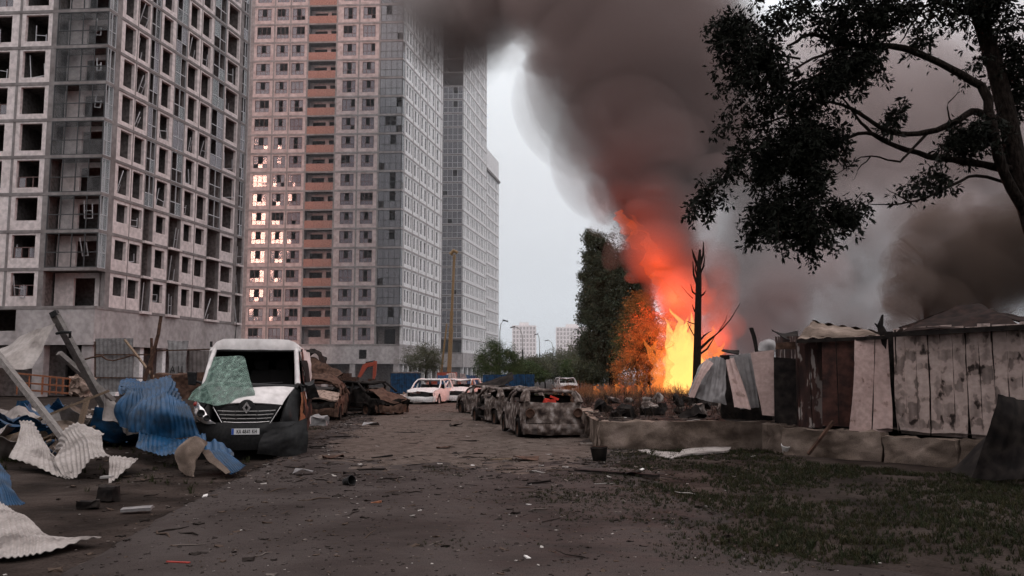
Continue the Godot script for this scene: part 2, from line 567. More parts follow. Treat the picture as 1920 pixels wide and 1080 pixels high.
# chance[row][column] that a pane is still in place
func window_unit(parent: Node, t: Transform3D, w: float, h: float, across: Array, up: Array, chance: Array, frame_mat: Material, glass: Material, bar := 0.06) -> void:
	var f := part(parent, "window", window_frame(w, h, across, up, bar), frame_mat, t)
	var xs := [0.0] + across + [1.0]
	var ys := [0.0] + up + [1.0]
	for j in ys.size() - 1:
		for i in xs.size() - 1:
			if rng.randf() > float(chance[j][i]):
				continue
			var cw: float = (xs[i + 1] - xs[i]) * w
			var ch: float = (ys[j + 1] - ys[j]) * h
			var at := Vector3((xs[i] + xs[i + 1]) * w / 2, (ys[j] + ys[j + 1]) * h / 2, 0)
			var bs := Basis.from_euler(Vector3(rf(-0.012, 0.012), rf(-0.012, 0.012), 0)) * Basis.from_scale(Vector3(cw - bar * 0.8, ch - bar * 0.8, 1))
			part(f, "pane", pane_mesh(), glass, Transform3D(bs, at))

# what is left of a blown-out window: a bent sash hanging in the opening
func broken_sash(parent: Node, t: Transform3D, w: float, h: float) -> void:
	var b := MB.new()
	var k := rf(0.35, 0.7) * w
	var hh := h * rf(0.6, 0.95)
	var lean := rf(-0.22, 0.22)
	var bs := Basis.from_euler(Vector3(rf(-0.1, 0.3), rf(-0.5, 0.5), lean))
	var tt := t * Transform3D(bs, Vector3(rf(0.1, 0.9) * (w - k) , 0.02, -0.12))
	b.span(tt, 0, 0.06, 0, hh, -0.03, 0.03)
	b.span(tt, k - 0.06, k, 0, hh * rf(0.4, 1.0), -0.03, 0.03)
	b.span(tt, 0.06, k - 0.06, 0, 0.06, -0.03, 0.03)
	if rng.randf() < 0.6:
		b.span(tt, 0.06, k - 0.06, hh * 0.42, hh * 0.42 + 0.05, -0.03, 0.03)
	part(parent, "broken_sash", b, M.alu)

class Face:
	var t: Transform3D
	var x0 := 0.0
	var x1 := 0.0

func face_of(o: Vector3, along: Vector3, x0: float, x1: float) -> Face:
	var f := Face.new()
	f.t = Transform3D(Basis(along, Vector3.UP, along.cross(Vector3.UP).normalized()), o)
	f.x0 = x0
	f.x1 = x1
	return f

# wall with one rectangular opening, as four blocks (panel coordinates of the face)
func pierced(b: MB, t: Transform3D, x0: float, x1: float, y0: float, y1: float, ox0: float, ox1: float, oy0: float, oy1: float, z0: float, z1: float) -> void:
	if oy0 > y0: b.span(t, x0, x1, y0, oy0, z0, z1)
	if y1 > oy1: b.span(t, x0, x1, oy1, y1, z0, z1)
	if ox0 > x0: b.span(t, x0, ox0, oy0, oy1, z0, z1)
	if x1 > ox1: b.span(t, ox1, x1, oy0, oy1, z0, z1)

# one facade panel as a part of its own
func wall_panel(root: Node3D, m: Material, t: Transform3D, x0: float, x1: float, y0: float, y1: float, ox0: float, ox1: float, oy0: float, oy1: float, z0: float, z1: float) -> void:
	var b := MB.new()
	pierced(b, t, x0, x1, y0, y1, ox0, ox1, oy0, oy1, z0, z1)
	part(root, "wall_panel", b, m)

# the body behind the facades: floor slabs, core, plain far sides, flat roof
func tower_body(root: Node3D, k: Vector3, a: Vector3, wf: float, b: Vector3, wr: float, level0: float, floors: int, deep := 5.0) -> void:
	var t := Transform3D(Basis(-a, Vector3.UP, -b), Vector3(k.x, 0, k.z))
	var top := level0 + floors * 3.0
	var slabs := MB.new()
	for i in floors + 1:
		slabs.span(t, -wf + 0.02, -0.31, level0 + i * 3.0 - 0.2, level0 + i * 3.0 - 0.004, -wr + 0.02, -0.31)
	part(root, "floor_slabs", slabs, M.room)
	var core := MB.new()
	core.span(t, -wf + deep, -deep, 0, top - 0.3, -wr + deep, -deep)
	part(root, "core", core, M.room)
	var far := MB.new()
	far.span(t, -wf - 0.3, -wf, 0, top, -wr, 0)
	far.span(t, -wf - 0.3, 0, 0, top, -wr - 0.3, -wr)
	part(root, "far_wall", far, M.concrete)
	var roof := MB.new()
	roof.span(t, -wf - 0.3, 0.08, top, top + 1.1, -wr - 0.3, 0.08)
	part(root, "roof", roof, M.frame_concrete)

func towers() -> void:
	tower_left()
	tower_middle()
	tower_behind()
	tower_far()

func slab_edges(b: MB, f: Face, level0: float, floors: int, proud: float, high := 0.24) -> void:
	for i in floors + 1:
		b.span(f.t, f.x0, f.x1, level0 + i * 3.0 - high, level0 + i * 3.0, -0.3, proud)

func tower_left() -> void:
	var k := Vector3(-32.36, 0, -66)
	var a := Vector3(-cos(0.07), 0, -sin(0.07))
	var b := Vector3(sin(0.192), 0, -cos(0.192))
	var l0 := 7.03
	var n := 16
	var root := thing("apartment_tower", "unfinished concrete tower at the left edge with blown-out windows and glazed corner bays", "building", Vector3.ZERO)
	tower_body(root, k, a, 22.0, b, 22.45, l0, n)
	var fr := face_of(k, -a, -22.0, 0.0)
	var rt := face_of(k, b, 0.0, 22.45)
	var frame := MB.new()
	var panel := MB.new()
	var rooms := MB.new()
	slab_edges(frame, fr, l0, n, 0.05)
	slab_edges(frame, rt, l0, n, 0.05)
	# corner bay posts and columns
	var cols_front := [[-7.35, -4.75, -7.0, -5.1], [-10.6, -7.5, -10.2, -8.2], [-13.8, -10.75, -13.4, -11.4], [-17.0, -13.95, -16.6, -14.6], [-21.9, -17.15, -20.8, -18.6]]
	for x in [-4.6, -7.42, -10.68, -13.88, -17.08]:
		frame.span(fr.t, x - 0.1 if x < -5 else x - 0.12, x + 0.1 if x < -5 else x + 0.3, l0, l0 + n * 3.0, -0.3, 0.03)
		rooms.span(fr.t, x - 0.07, x + 0.07, l0, l0 + n * 3.0, -5.2, -0.31)
	# right face: W window, O window with thin margins, G glazed strip
	var cols := [["W", 1.6, 3.66, 2.05, 3.46], ["O", 3.72, 5.5, 3.88, 5.3], ["G", 5.56, 6.82, 0, 0], ["W", 6.98, 9.2, 7.36, 8.76], ["G", 9.28, 11.02, 0, 0], ["W", 11.1, 13.3, 11.55, 12.94], ["O", 13.38, 15.5, 13.56, 15.1], ["G", 15.58, 17.8, 0, 0], ["W", 17.9, 20.6, 18.2, 20.4], ["S", 20.62, 21.15, 0, 0], ["G", 21.2, 22.2, 0, 0], ["S", 22.2, 22.45, 0, 0]]
	frame.span(rt.t, 0.98, 1.56, l0, l0 + n * 3.0, -0.3, 0.045)
	for c in cols:
		frame.span(rt.t, c[2] + 0.0, c[2] + 0.07, l0, l0 + n * 3.0, -0.3, 0.03)
		rooms.span(rt.t, c[2] - 0.06, c[2] + 0.06, l0, l0 + n * 3.0, -5.2, -0.31)
	for i in n:
		var y := l0 + i * 3.0
		var low := i < 3
		var shown := i < 12
		for c in cols_front:
			var oy0 := y + (0.78 if low else 0.42)
			var jag := rf(-0.08, 0.08)
			if shown and c[0] > -12:
				wall_panel(root, M.aircrete, fr.t, c[0], c[1], y, y + 2.76, c[2] + jag, c[3] + rf(-0.1, 0.06), oy0, y + 2.62, -0.29, 0)
			else:
				pierced(panel, fr.t, c[0], c[1], y, y + 2.76, c[2] + jag, c[3], oy0, y + 2.62, -0.29, 0)
			if shown and c[0] > -12 and rng.randf() < 0.45:
				broken_sash(root, fr.t * Transform3D(Basis.IDENTITY, Vector3(c[2], oy0, -0.15)), c[3] - c[2], 2.62 - (oy0 - y))
			if shown and c[0] > -12 and rng.randf() < 0.3:
				window_unit(root, fr.t * Transform3D(Basis.IDENTITY, Vector3(c[2] + 0.1, oy0, -0.16)), c[3] - c[2] - 0.1, 0.9, [0.34, 0.67], [], [[0.5, 0.5, 0.5]], M.mauve_frame, M.glass)
		# corner bay: back wall with a door opening, glazing on two sides
		pierced(panel, fr.t, -4.3, -0.6, y, y + 2.76, -2.7, -0.95, y, y + 2.35, -1.75, -1.5)
		if i > 0 and shown:
			var ch := []
			for j in 2:
				ch.append([0.8 if j == 0 else 0.6, 0.75, 0.7, 0.5 if i > 1 else 0.15])
			if i == 1:
				ch = [[0.3, 0.3, 0.2, 0.0], [0.0, 0.1, 0.1, 0.0]]
			window_unit(root, fr.t * Transform3D(Basis.IDENTITY, Vector3(-4.28, y, 0.0)), 4.26, 2.76, [0.25, 0.5, 0.75], [0.44], ch, M.dark_frame, M.clear_glass, 0.07)
			window_unit(root, rt.t * Transform3D(Basis.IDENTITY, Vector3(0.03, y, -0.02)), 0.93, 2.76, [0.4], [0.44], [[0.9, 0.9], [0.9, 0.9]], M.alu, M.clear_glass, 0.06)
			if rng.randf() < 0.7:
				broken_sash(root, fr.t * Transform3D(Basis.IDENTITY, Vector3(-1.6, y + 0.9, -0.15)), 1.2, 1.6)
		for c in cols:
			if c[0] == "S":
				frame.span(rt.t, c[1], c[2], y, y + 2.76, -0.29, 0.02)
			elif c[0] == "G":
				var w: float = c[2] - c[1]
				if i < 3:
					panel.span(rt.t, c[1] - 0.05, c[2] + 0.05, y - 0.22, y - 0.02, -0.2, 0.3)
					if rng.randf() < 0.6:
						broken_sash(root, rt.t * Transform3D(Basis.IDENTITY, Vector3(c[1], y, 0.0)), w, 2.7)
				elif shown:
					var p := 0.45 if rng.randf() < 0.6 else 0.15
					window_unit(root, rt.t * Transform3D(Basis.IDENTITY, Vector3(c[1], y, -0.04)), w, 2.76, [0.5], [0.42], [[p, p + 0.2], [p, p]], M.alu, M.glass if rng.randf() < 0.4 else M.clear_glass, 0.07)
			else:
				var oy0 := y + (0.95 if low else 0.36)
				var torn := rf(0.1, 0.28) if rng.randf() < 0.16 else 0.0
				wall_panel(root, M.aircrete, rt.t, c[1], c[2], y, y + 2.76, c[3] + rf(-0.07, 0.07) - (torn if c[0] == "W" else 0.0), c[4] + rf(-0.08, 0.05), oy0 + rf(-0.05, 0.05), y + (2.5 if low else 2.6), -0.29, 0)
				if shown and rng.randf() < 0.4:
					broken_sash(root, rt.t * Transform3D(Basis.IDENTITY, Vector3(c[3], oy0, -0.15)), c[4] - c[3], 2.5 - (oy0 - y))
	part(root, "frame", frame, M.frame_concrete)
	part(root, "wall_panels", panel, M.aircrete)
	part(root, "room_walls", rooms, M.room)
	# concrete storey below, open ground floor on columns
	var base := MB.new()
	pierced(base, fr.t, -22.0, 0.0, 4.26, l0 - 0.24, -9.2, -6.35, 5.1, 6.75, -0.3, 0.01)
	base.span(rt.t, 0.0, 22.45, 4.26, l0 - 0.24, -0.3, 0.01)
	base.span(fr.t, -22.0, 0.12, 4.0, 4.26, -0.3, 0.14)
	base.span(rt.t, -0.1, 22.45, 4.0, 4.26, -0.3, 0.14)
	part(root, "base_wall", base, M.concrete)
	for x in [-21.0, -16.5, -12.0, -8.6, -4.4, -0.5]:
		var c := MB.new()
		c.span(fr.t, x - 0.45, x + 0.4, 0, 4.0, -0.9, -0.1)
		part(root, "column", c, M.concrete)
	for x in [3.4, 6.4, 9.6, 12.8, 16.0, 19.2, 22.0]:
		var c := MB.new()
		c.span(rt.t, x - 0.25, x + 0.25, 0, 4.0, -0.7, -0.15)
		part(root, "column", c, M.pale_panel)
	var back := MB.new()
	back.span(fr.t, -22.0, -4.0, 0, 4.0, -3.4, -3.1)
	back.span(rt.t, 2.0, 22.45, 0, 4.0, -2.2, -1.9)
	part(root, "ground_floor_wall", back, M.room)

func tower_middle() -> void:
	var k := Vector3(-17.15, 0, -130)
	var a := Vector3(-cos(0.05), 0, -sin(0.05))
	var b := Vector3(sin(0.192), 0, -cos(0.192))
	var l0 := 6.45
	var n := 26
	var root := thing("apartment_tower", "pinkish panel tower in the middle distance with a column of red loggias", "building")
	tower_body(root, k, a, 26.0, b, 23.0, l0, n)
	var fr := face_of(k, -a, -26.0, 0.0)
	var rt := face_of(k, b, 0.0, 23.0)
	var frame := MB.new()
	var frame2 := MB.new()
	var panel := MB.new()
	var pale := MB.new()
	var rooms := MB.new()
	slab_edges(frame, fr, l0, n, 0.06, 0.3)
	slab_edges(frame2, rt, l0, n, 0.06, 0.26)
	var cols := [[-7.0, -3.85, -6.45, -4.45], [-10.55, -7.08, -9.6, -7.5], [-18.05, -15.3, -17.85, -15.8], [-20.6, -18.15, -20.35, -18.4], [-24.0, -20.7, -23.5, -21.25]]
	for x in [-3.75, -7.04, -10.6, -15.25, -18.1, -20.65, -24.05]:
		frame.span(fr.t, x - 0.13, x + 0.13, l0, l0 + n * 3.0, -0.3, 0.04)
		rooms.span(fr.t, x - 0.07, x + 0.07, l0, l0 + n * 3.0, -5.2, -0.31)
	frame.span(fr.t, -26.0, -24.1, l0, l0 + n * 3.0, -0.3, 0.02)
	var upper := MB.new()
	var lites := [[0.92, 0.92, 0.92], [0.85, 0.12, 0.85]]
	# narrow windows of the side wall
	var slim := [[1.9, 2.75], [3.35, 4.2], [4.75, 5.35], [6.4, 7.3], [8.2, 8.85], [10.1, 11.0], [12.2, 13.2], [14.5, 15.2], [16.8, 17.7], [19.4, 20.5]]
	for x in [1.3, 5.7, 9.3, 13.6, 18.4, 22.0]:
		frame2.span(rt.t, x - 0.1, x + 0.1, l0, l0 + n * 3.0, -0.3, 0.05)
	for i in n:
		var y := l0 + i * 3.0
		var shown := i < 21
		for c in cols:
			var oy := y + 0.55
			if shown:
				wall_panel(root, M.pink_panel, fr.t, c[0], c[1], y, y + 2.7, c[2], c[3], oy, y + 2.5, -0.29, 0)
			else:
				pierced(panel, fr.t, c[0], c[1], y, y + 2.7, c[2], c[3], oy, y + 2.5, -0.29, 0)
			# a lighter surround stands proud of the panel
			if shown:
				window_unit(root, fr.t * Transform3D(Basis.IDENTITY, Vector3(c[2], oy, -0.14)), c[3] - c[2], 1.95, [0.33, 0.67], [0.36], lites, M.mauve_frame, M.glass, 0.06)
		# corner bay
		if i > 0:
			if shown:
				window_unit(root, fr.t * Transform3D(Basis.IDENTITY, Vector3(-3.6, y, 0.0)), 3.55, 2.7, [0.25, 0.5, 0.75], [0.42], [[0.95, 0.95, 0.95, 0.95], [0.9, 0.85, 0.8, 0.9]], M.dark_frame, M.dark_glass, 0.07)
				window_unit(root, rt.t * Transform3D(Basis.IDENTITY, Vector3(0.05, y, -0.02)), 0.85, 2.7, [], [0.42], [[0.9], [0.9]], M.dark_frame, M.dark_glass, 0.06)
		pierced(rooms, fr.t, -3.6, -0.2, y, y + 2.7, -2.6, -0.9, y, y + 2.3, -1.6, -1.45)
		# loggia: red parapet, shaded back wall with two openings
		if i > 0:
			var bal := MB.new()
			for s in 3:
				bal.span(fr.t, -15.08 + s * 1.46, -15.08 + s * 1.46 + 1.43, y - 0.05, y + 1.15, 0.0, 0.09)
			if shown: part(root, "loggia_parapet", bal, M.red_panel)
		pierced(panel, fr.t, -15.2, -12.3, y, y + 2.7, -14.6, -12.55, y + 1.15, y + 2.25, -1.75, -1.5)
		pierced(panel, fr.t, -12.3, -10.65, y, y + 2.7, -11.95, -10.95, y + 0.9, y + 2.3, -1.75, -1.5)
		# side wall
		var last := 0.95
		for s in slim:
			pale.span(rt.t, last, s[0], y, y + 2.74, -0.29, 0)
			pale.span(rt.t, s[0], s[1], y, y + 0.6, -0.29, 0)
			pale.span(rt.t, s[0], s[1], y + 2.5, y + 2.74, -0.29, 0)
			last = s[1]
			if shown and i >= 14:
				upper.span(rt.t, s[0] + 0.03, s[1] - 0.03, y + 0.62, y + 1.35, -0.16, -0.15)
			elif shown:
				window_unit(root, rt.t * Transform3D(Basis.IDENTITY, Vector3(s[0], y + 0.6, -0.15)), s[1] - s[0], 1.9, [], [0.4], [[0.7], [0.45]], M.alu, M.dark_glass, 0.05)
		pale.span(rt.t, last, 23.0, y, y + 2.74, -0.29, 0)
	part(root, "frame", frame, M.frame_concrete)
	part(root, "side_frame", frame2, M.concrete)
	part(root, "wall_panels", panel, M.pink_panel)
	part(root, "side_panels", pale, M.pale_panel)
	part(root, "upper_panes", upper, M.dark_glass).set_meta("kind", "stuff")
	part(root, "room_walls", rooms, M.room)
	var base := MB.new()
	pierced(base, fr.t, -26.0, 0.0, 3.45, l0 - 0.3, -6.2, -5.0, 4.2, 5.6, -0.3, 0.02)
	base.span(rt.t, 0.0, 23.0, 3.45, l0 - 0.26, -0.3, 0.02)
	part(root, "base_wall", base, M.concrete)
	for x in [-25.0, -20.5, -16.0, -11.5, -7.2, -0.5]:
		var c := MB.new()
		c.span(fr.t, x - 0.4, x + 0.4, 0, 3.45, -0.9, -0.1)
		part(root, "column", c, M.concrete)
	for x in [2.5, 5.0, 7.5, 10.0, 14.0, 18.0, 22.4]:
		var c := MB.new()
		c.span(rt.t, x - 0.25, x + 0.25, 0, 3.45, -0.7, -0.15)
		part(root, "column", c, M.pale_panel)
	var back := MB.new()
	back.span(fr.t, -26.0, -1.2, 0, 3.45, -4.2, -3.9)
	part(root, "ground_floor_wall", back, M.room)

# the two towers further back repeat the side wall; their windows are too small to pick apart
func side_wall(root: Node3D, rt: Face, l0: float, n: int, step: float, open: float, glass_from: int) -> void:
	var wall := MB.new()
	var frame := MB.new()
	var glass := MB.new()
	slab_edges(frame, rt, l0, n, 0.06, 0.26)
	var count := int((rt.x1 - rt.x0 - 0.8) / step)
	for i in n:
		var y := l0 + i * 3.0
		var last := rt.x0
		for s in count:
			var x := rt.x0 + 0.8 + s * step + 0.25 * sin(s * 2.4)
			var w := open * (0.8 + 0.4 * absf(sin(s * 5.1)))
			wall.span(rt.t, last, x, y, y + 2.74, -0.29, 0)
			wall.span(rt.t, x, x + w, y, y + 0.6, -0.29, 0)
			wall.span(rt.t, x, x + w, y + 2.5, y + 2.74, -0.29, 0)
			last = x + w
			if i >= glass_from and rng.randf() < 0.6:
				glass.span(rt.t, x + 0.03, x + w - 0.03, y + 0.62, y + 2.48, -0.2, -0.19)
		wall.span(rt.t, last, rt.x1, y, y + 2.74, -0.29, 0)
	part(root, "side_wall", wall, M.pale_panel)
	part(root, "side_frame", frame, M.concrete)
	part(root, "window_panes", glass, M.dark_glass).set_meta("kind", "stuff")
	var base := MB.new()
	base.span(rt.t, rt.x0, rt.x1, 3.45, l0 - 0.26, -0.3, 0.02)
	part(root, "base_wall", base, M.concrete)
	for i in 6:
		var c := MB.new()
		var x := rt.x0 + 1.0 + i * (rt.x1 - rt.x0 - 1.6) / 5.0
		c.span(rt.t, x - 0.3, x + 0.3, 0, 3.45, -0.7, -0.15)
		part(root, "column", c, M.pale_panel)

func tower_behind() -> void:
	var k := Vector3(-10.4, 0, -177)
	var a := Vector3(-cos(0.05), 0, -sin(0.05))
	var b := Vector3(sin(0.192), 0, -cos(0.192))
	var l0 := 6.45
	var n := 26
	var root := thing("apartment_tower", "pale tower behind the pinkish one with a dark glazed corner bay", "building")
	tower_body(root, k, a, 20.0, b, 22.5, l0, n)
	var fr := face_of(k, -a, -20.0, 0.0)
	side_wall(root, face_of(k, b, 0.9, 22.5), l0, n, 1.7, 0.75, 0)
	var frame := MB.new()
	var wall := MB.new()
	slab_edges(frame, fr, l0, n, 0.06, 0.3)
	for i in n:
		var y := l0 + i * 3.0
		wall.span(fr.t, -20.0, -4.9, y, y + 2.7, -0.29, 0)
		if i > 0 and i < 19:
			window_unit(root, fr.t * Transform3D(Basis.IDENTITY, Vector3(-4.3, y, 0.0)), 4.25, 2.7, [0.25, 0.5, 0.75], [0.42], [[0.95, 0.95, 0.95, 0.95], [0.95, 0.9, 0.8, 0.9]], M.alu, M.dark_glass, 0.1)
	part(root, "frame", frame, M.frame_concrete)
	part(root, "front_wall", wall, M.concrete)
	var base := MB.new()
	base.span(fr.t, -20.0, 0.0, 3.45, l0 - 0.3, -0.3, 0.02)
	base.span(fr.t, -20.0, -1.0, 0, 3.45, -4.2, -3.9)
	part(root, "base_front", base, M.concrete)

func tower_far() -> void:
	var k := Vector3(-6.75, 0, -216)
	var a := Vector3(-cos(0.05), 0, -sin(0.05))
	var b := Vector3(sin(0.192), 0, -cos(0.192))
	var root := thing("apartment_tower", "pale tower farthest along the row, its flat roof edge against the sky", "building")
	tower_body(root, k, a, 18.0, b, 16.0, 6.45, 16)
	side_wall(root, face_of(k, b, 0.0, 16.0), 6.45, 16, 1.7, 0.7, 0)
	var fr := face_of(k, -a, -18.0, 0.0)
	var wall := MB.new()
	wall.span(fr.t, -18.0, 0.0, 3.45, 54.45, -0.29, 0)
	# blank attic storeys above a dark ledge
	wall.span(fr.t, -18.0, 0.0, 55.6, 61.0, -6.0, 0)
	var rt := face_of(k, b, 0.0, 16.0)
	wall.span(rt.t, 0.01, 16.0, 55.6, 60.5, -6.0, 0.03)
	part(root, "attic_wall", wall, M.pale_panel)
	var ledge := MB.new()
	ledge.span(rt.t, 0.0, 16.0, 54.5, 55.0, -0.1, 0.5)
	part(root, "ledge", ledge, M.frame_concrete)

# ---------------------------------------------------------------- towers on the horizon
func far_block(label: String, at: Vector3, w: float, d: float, high: float, turn: float) -> void:
	var root := thing("apartment_block", label, "building", at, turn)
	var wall := MB.new()
	var n := int(high / 3.0)
	var cols := int(w / 2.4)
	var t := Transform3D(Basis.IDENTITY, Vector3(-w / 2, 0, 0))
	for i in n:
		var y := i * 3.0
		wall.span(t, 0, w, y, y + 1.0, -0.4, 0)
		for s in cols + 1:
			wall.span(t, maxf(s * w / cols - 0.55, 0), minf(s * w / cols + 0.55, w), y + 1.0, y + 3.0, -0.4, 0)
	part(root, "front_wall", wall, M.pale_panel)
	var body := MB.new()
	body.span(t, 0, w, 0, n * 3.0, -d, -0.8)
	part(root, "body", body, M.grey_sheet)
	var top := MB.new()
	top.span(t, -0.3, w + 0.3, n * 3.0, n * 3.0 + 1.0, -d, 0.1)
	top.span(t, w * 0.3, w * 0.7, n * 3.0 + 1.0, n * 3.0 + 3.4, -d * 0.7, -d * 0.2)
	part(root, "roof", top, M.pale_panel)
	for s in [0.0, 1.0]:
		var side := MB.new()
		side.span(t, -0.25 if s == 0.0 else w, 0.0 if s == 0.0 else w + 0.25, 0, n * 3.0, -d, 0.02)
		part(root, "side_wall", side, M.pale_panel)

func far_city() -> void:
	far_block("long apartment block standing behind the viewer, out of the picture", Vector3(-20, 0, 42), 170.0, 14.0, 34.0, PI)
	far_block("tall apartment tower standing left of the viewer, out of the picture", Vector3(-52, 0, -40.5), 12.0, 42.0, 81.0, PI)
	var haze := FogVolume.new()
	haze.name = "far_haze"
	haze.size = Vector3(900, 150, 585)
	haze.position = Vector3(40, 72, -372)
	var fm := FogMaterial.new()
	fm.density = 0.0011
	fm.albedo = Color(0.97, 0.98, 1.0)
	haze.material = fm
	add_child(haze)
	tag(haze, "pale haze over the far end of the town", "haze", "", "stuff")
	far_block("hazy pale tower on the horizon behind the street lamps", Vector3(8.86, 1.22, -620), 17.0, 16.0, 37.0, 0.0)
	far_block("hazy pale tower on the horizon beside the dark tree", Vector3(44.56, 1.2, -640), 23.0, 16.0, 37.0, -0.15)
	var root := thing("low_building", "low pale building with a pitched roof half hidden by the dark tree", "building", Vector3(18.01, 1.21, -210))
	var w := MB.new()
	w.span(Transform3D.IDENTITY, -3.5, 5.0, -1, 5.6, -8, 0)
	part(root, "wall", w, M.pale_panel)
	var r := MB.new()
	r.prism(Transform3D(Basis(Vector3.UP, PI / 2), Vector3(-3.9, 0, 0)), PackedVector2Array([Vector2(-0.4, 5.6), Vector2(8.4, 5.6), Vector2(8.4, 5.9), Vector2(4.0, 7.6), Vector2(-0.4, 5.9)]), 0, 9.2)
	part(root, "roof", r, M.frame_concrete)

# ---------------------------------------------------------------- shapes for wreckage
# a lumpy block: every face split n times and pushed about by noise
func lumpy(b: MB, t: Transform3D, s: Vector3, n: int, amp: float, sd: float) -> void:
	var axes := [[0, 1, 2], [1, 2, 0], [2, 0, 1]]
	for ax in axes:
		for side in [-1.0, 1.0]:
			var rows := []
			for i in n + 1:
				var line := PackedVector3Array()
				for j in n + 1:
					var p := Vector3.ZERO
					p[ax[0]] = (j / float(n) - 0.5) * s[ax[0]]
					p[ax[1]] = (i / float(n) - 0.5) * s[ax[1]]
					p[ax[2]] = side * 0.5 * s[ax[2]]
					var q := p * 2.3 + Vector3(sd, sd * 1.7, -sd)
					p += Vector3(nz(q.x, q.y, q.z), nz(q.y + 31, q.z, q.x), nz(q.z, q.x + 17, q.y)) * amp
					line.append(t * p)
				rows.append(line)
			b.grid(rows, side < 0)

# profiled sheet metal over a net of control points net[v][u]; ribs run along v
func profiled(net: Array, ribs: int, amp: float, crumple: float, sd: float, thick := 0.006, nu := 0, nv := 24) -> MB:
	var b := MB.new()
	if nu == 0: nu = maxi(ribs * 6, 8)
	var rows := []
	for i in nv + 1:
		var line := PackedVector3Array()
		for j in nu + 1:
			line.append(net_point(net, j / float(nu), i / float(nv)))
		rows.append(line)
	var out := []
	for i in nv + 1:
		var line := PackedVector3Array()
		for j in nu + 1:
			var du: Vector3 = rows[i][mini(j + 1, nu)] - rows[i][maxi(j - 1, 0)]
			var dv: Vector3 = rows[mini(i + 1, nv)][j] - rows[maxi(i - 1, 0)][j]
			var k := du.cross(dv).normalized()
			var p: Vector3 = rows[i][j]
			var w := clampf(1.6 * sin(TAU * ribs * j / float(nu)), -1.0, 1.0) if ribs > 0 else 0.0
			var q := p * 1.05 + Vector3(sd, -sd, sd * 0.7)
			p += k * (amp * w + crumple * (smooth_noise.get_noise_3d(q.x, q.y, q.z) + 0.35 * absf(smooth_noise.get_noise_3d(q.x * 2.4, q.y * 2.4, q.z * 2.4 + 7.0)))) + Vector3(smooth_noise.get_noise_3d(q.y, q.z, 5.0 + sd), smooth_noise.get_noise_3d(q.z, q.x, 9.0 + sd), 0.0) * crumple * 0.5
			line.append(p)
		out.append(line)
	b.sheet(out, thick)
	return b

func net_point(net: Array, u: float, v: float) -> Vector3:
	var col := []
	for row in net:
		col.append(spline(row, u))
	return spline(col, v)

# curl 1 is a smooth curve, 0 a line with creases at its points
var curl := 1.0

func spline(p: Array, t: float) -> Vector3:
	var n := p.size() - 1
	var k := mini(int(t * n), n - 1)
	var u := t * n - k
	var a: Vector3 = p[k]
	var b: Vector3 = p[k + 1]
	if n == 1: return a.lerp(b, u)
	var straight := a.lerp(b, u)
	var before: Vector3 = p[k - 1] if k > 0 else a * 2 - b
	var after: Vector3 = p[k + 2] if k + 2 <= n else b * 2 - a
	return straight.lerp(a.cubic_interpolate(b, before, after, u), curl)

# a flat profiled sheet on four corners, lower left, lower right, upper right, upper left
func flat_sheet(p: Array, ribs: int, amp: float, crumple: float, sd: float, thick := 0.006) -> MB:
	return profiled([[p[0], p[1]], [p[3], p[2]]], ribs, amp, crumple, sd, thick, 0, 10)

# a board on four corners, with thickness
func board(p: Array, thick: float, crumple := 0.01, sd := 0.0) -> MB:
	return profiled([[p[0], p[1]], [p[3], p[2]]], 0, 0.0, crumple, sd, thick, 6, 10)

func terrace_front(t: float) -> Vector3:
	var line := [Vector3(2.0, 0, -19.1), Vector3(5.75, 0, -19.25), Vector3(5.85, 0, -18.1), Vector3(8.05, 0, -15.5), Vector3(13, 0, -10), Vector3(45, 0, -8)]
	var k := mini(int(t * 5), 4)
	return line[k].lerp(line[k + 1], t * 5 - k)

func terrace_y(x: float, z: float) -> float:
	return 0.55 + 0.10 * nz(x * 0.3, z * 0.3, 40.0) + 0.05 * nz(x * 1.4, z * 1.4, 41.0) + 0.04

func terrace_and_sheds() -> void:
	var g := MB.new()
	var rows := []
	for i in 61:
		var v := pow(i / 60.0, 1.6)
		var line := PackedVector3Array()
		for j in 91:
			var u := j / 90.0
			var f := terrace_front(u)
			var back := Vector3(lerpf(3.4, 60.0, pow(u, 1.3)), 0, -64)
			var p := f.lerp(back, v)
			p.y = terrace_y(p.x, p.z) * smoothstep(1.0, 0.85, v) - 0.03 * smoothstep(0.03, 0.0, v) - 0.1 * smoothstep(0.9, 1.0, v)
			line.append(p)
		rows.append(line)
	g.grid(rows)
	setting("burnt_terrace_ground", g, M.burnt_soil)

	var wall := thing("retaining_wall", "low stained concrete wall holding up the burnt ground beside the burnt cars", "wall")
	var runs := [[Vector3(2.3, 0, -27), Vector3(2.02, 0, -19.3), 0.6], [Vector3(1.9, 0, -19.0), Vector3(5.85, 0, -19.15), 0.6]]
	for r in runs:
		wall_block(wall, r[0], r[1], r[2])
	var wall2 := thing("retaining_wall", "broken mossy concrete footing wall under the scorched sheds", "wall")
	runs = [[Vector3(5.62, 0, -18.9), Vector3(5.78, 0, -17.9), 0.56], [Vector3(5.7, 0, -17.95), Vector3(7.05, 0, -16.36), 0.54], [Vector3(7.07, 0, -16.34), Vector3(7.95, 0, -15.3), 0.47], [Vector3(7.97, 0, -15.28), Vector3(9.3, 0, -13.7), 0.5], [Vector3(9.32, 0, -13.68), Vector3(13, 0, -9.9), 0.5]]
	for r in runs:
		wall_block(wall2, r[0], r[1], r[2])
	sheds()

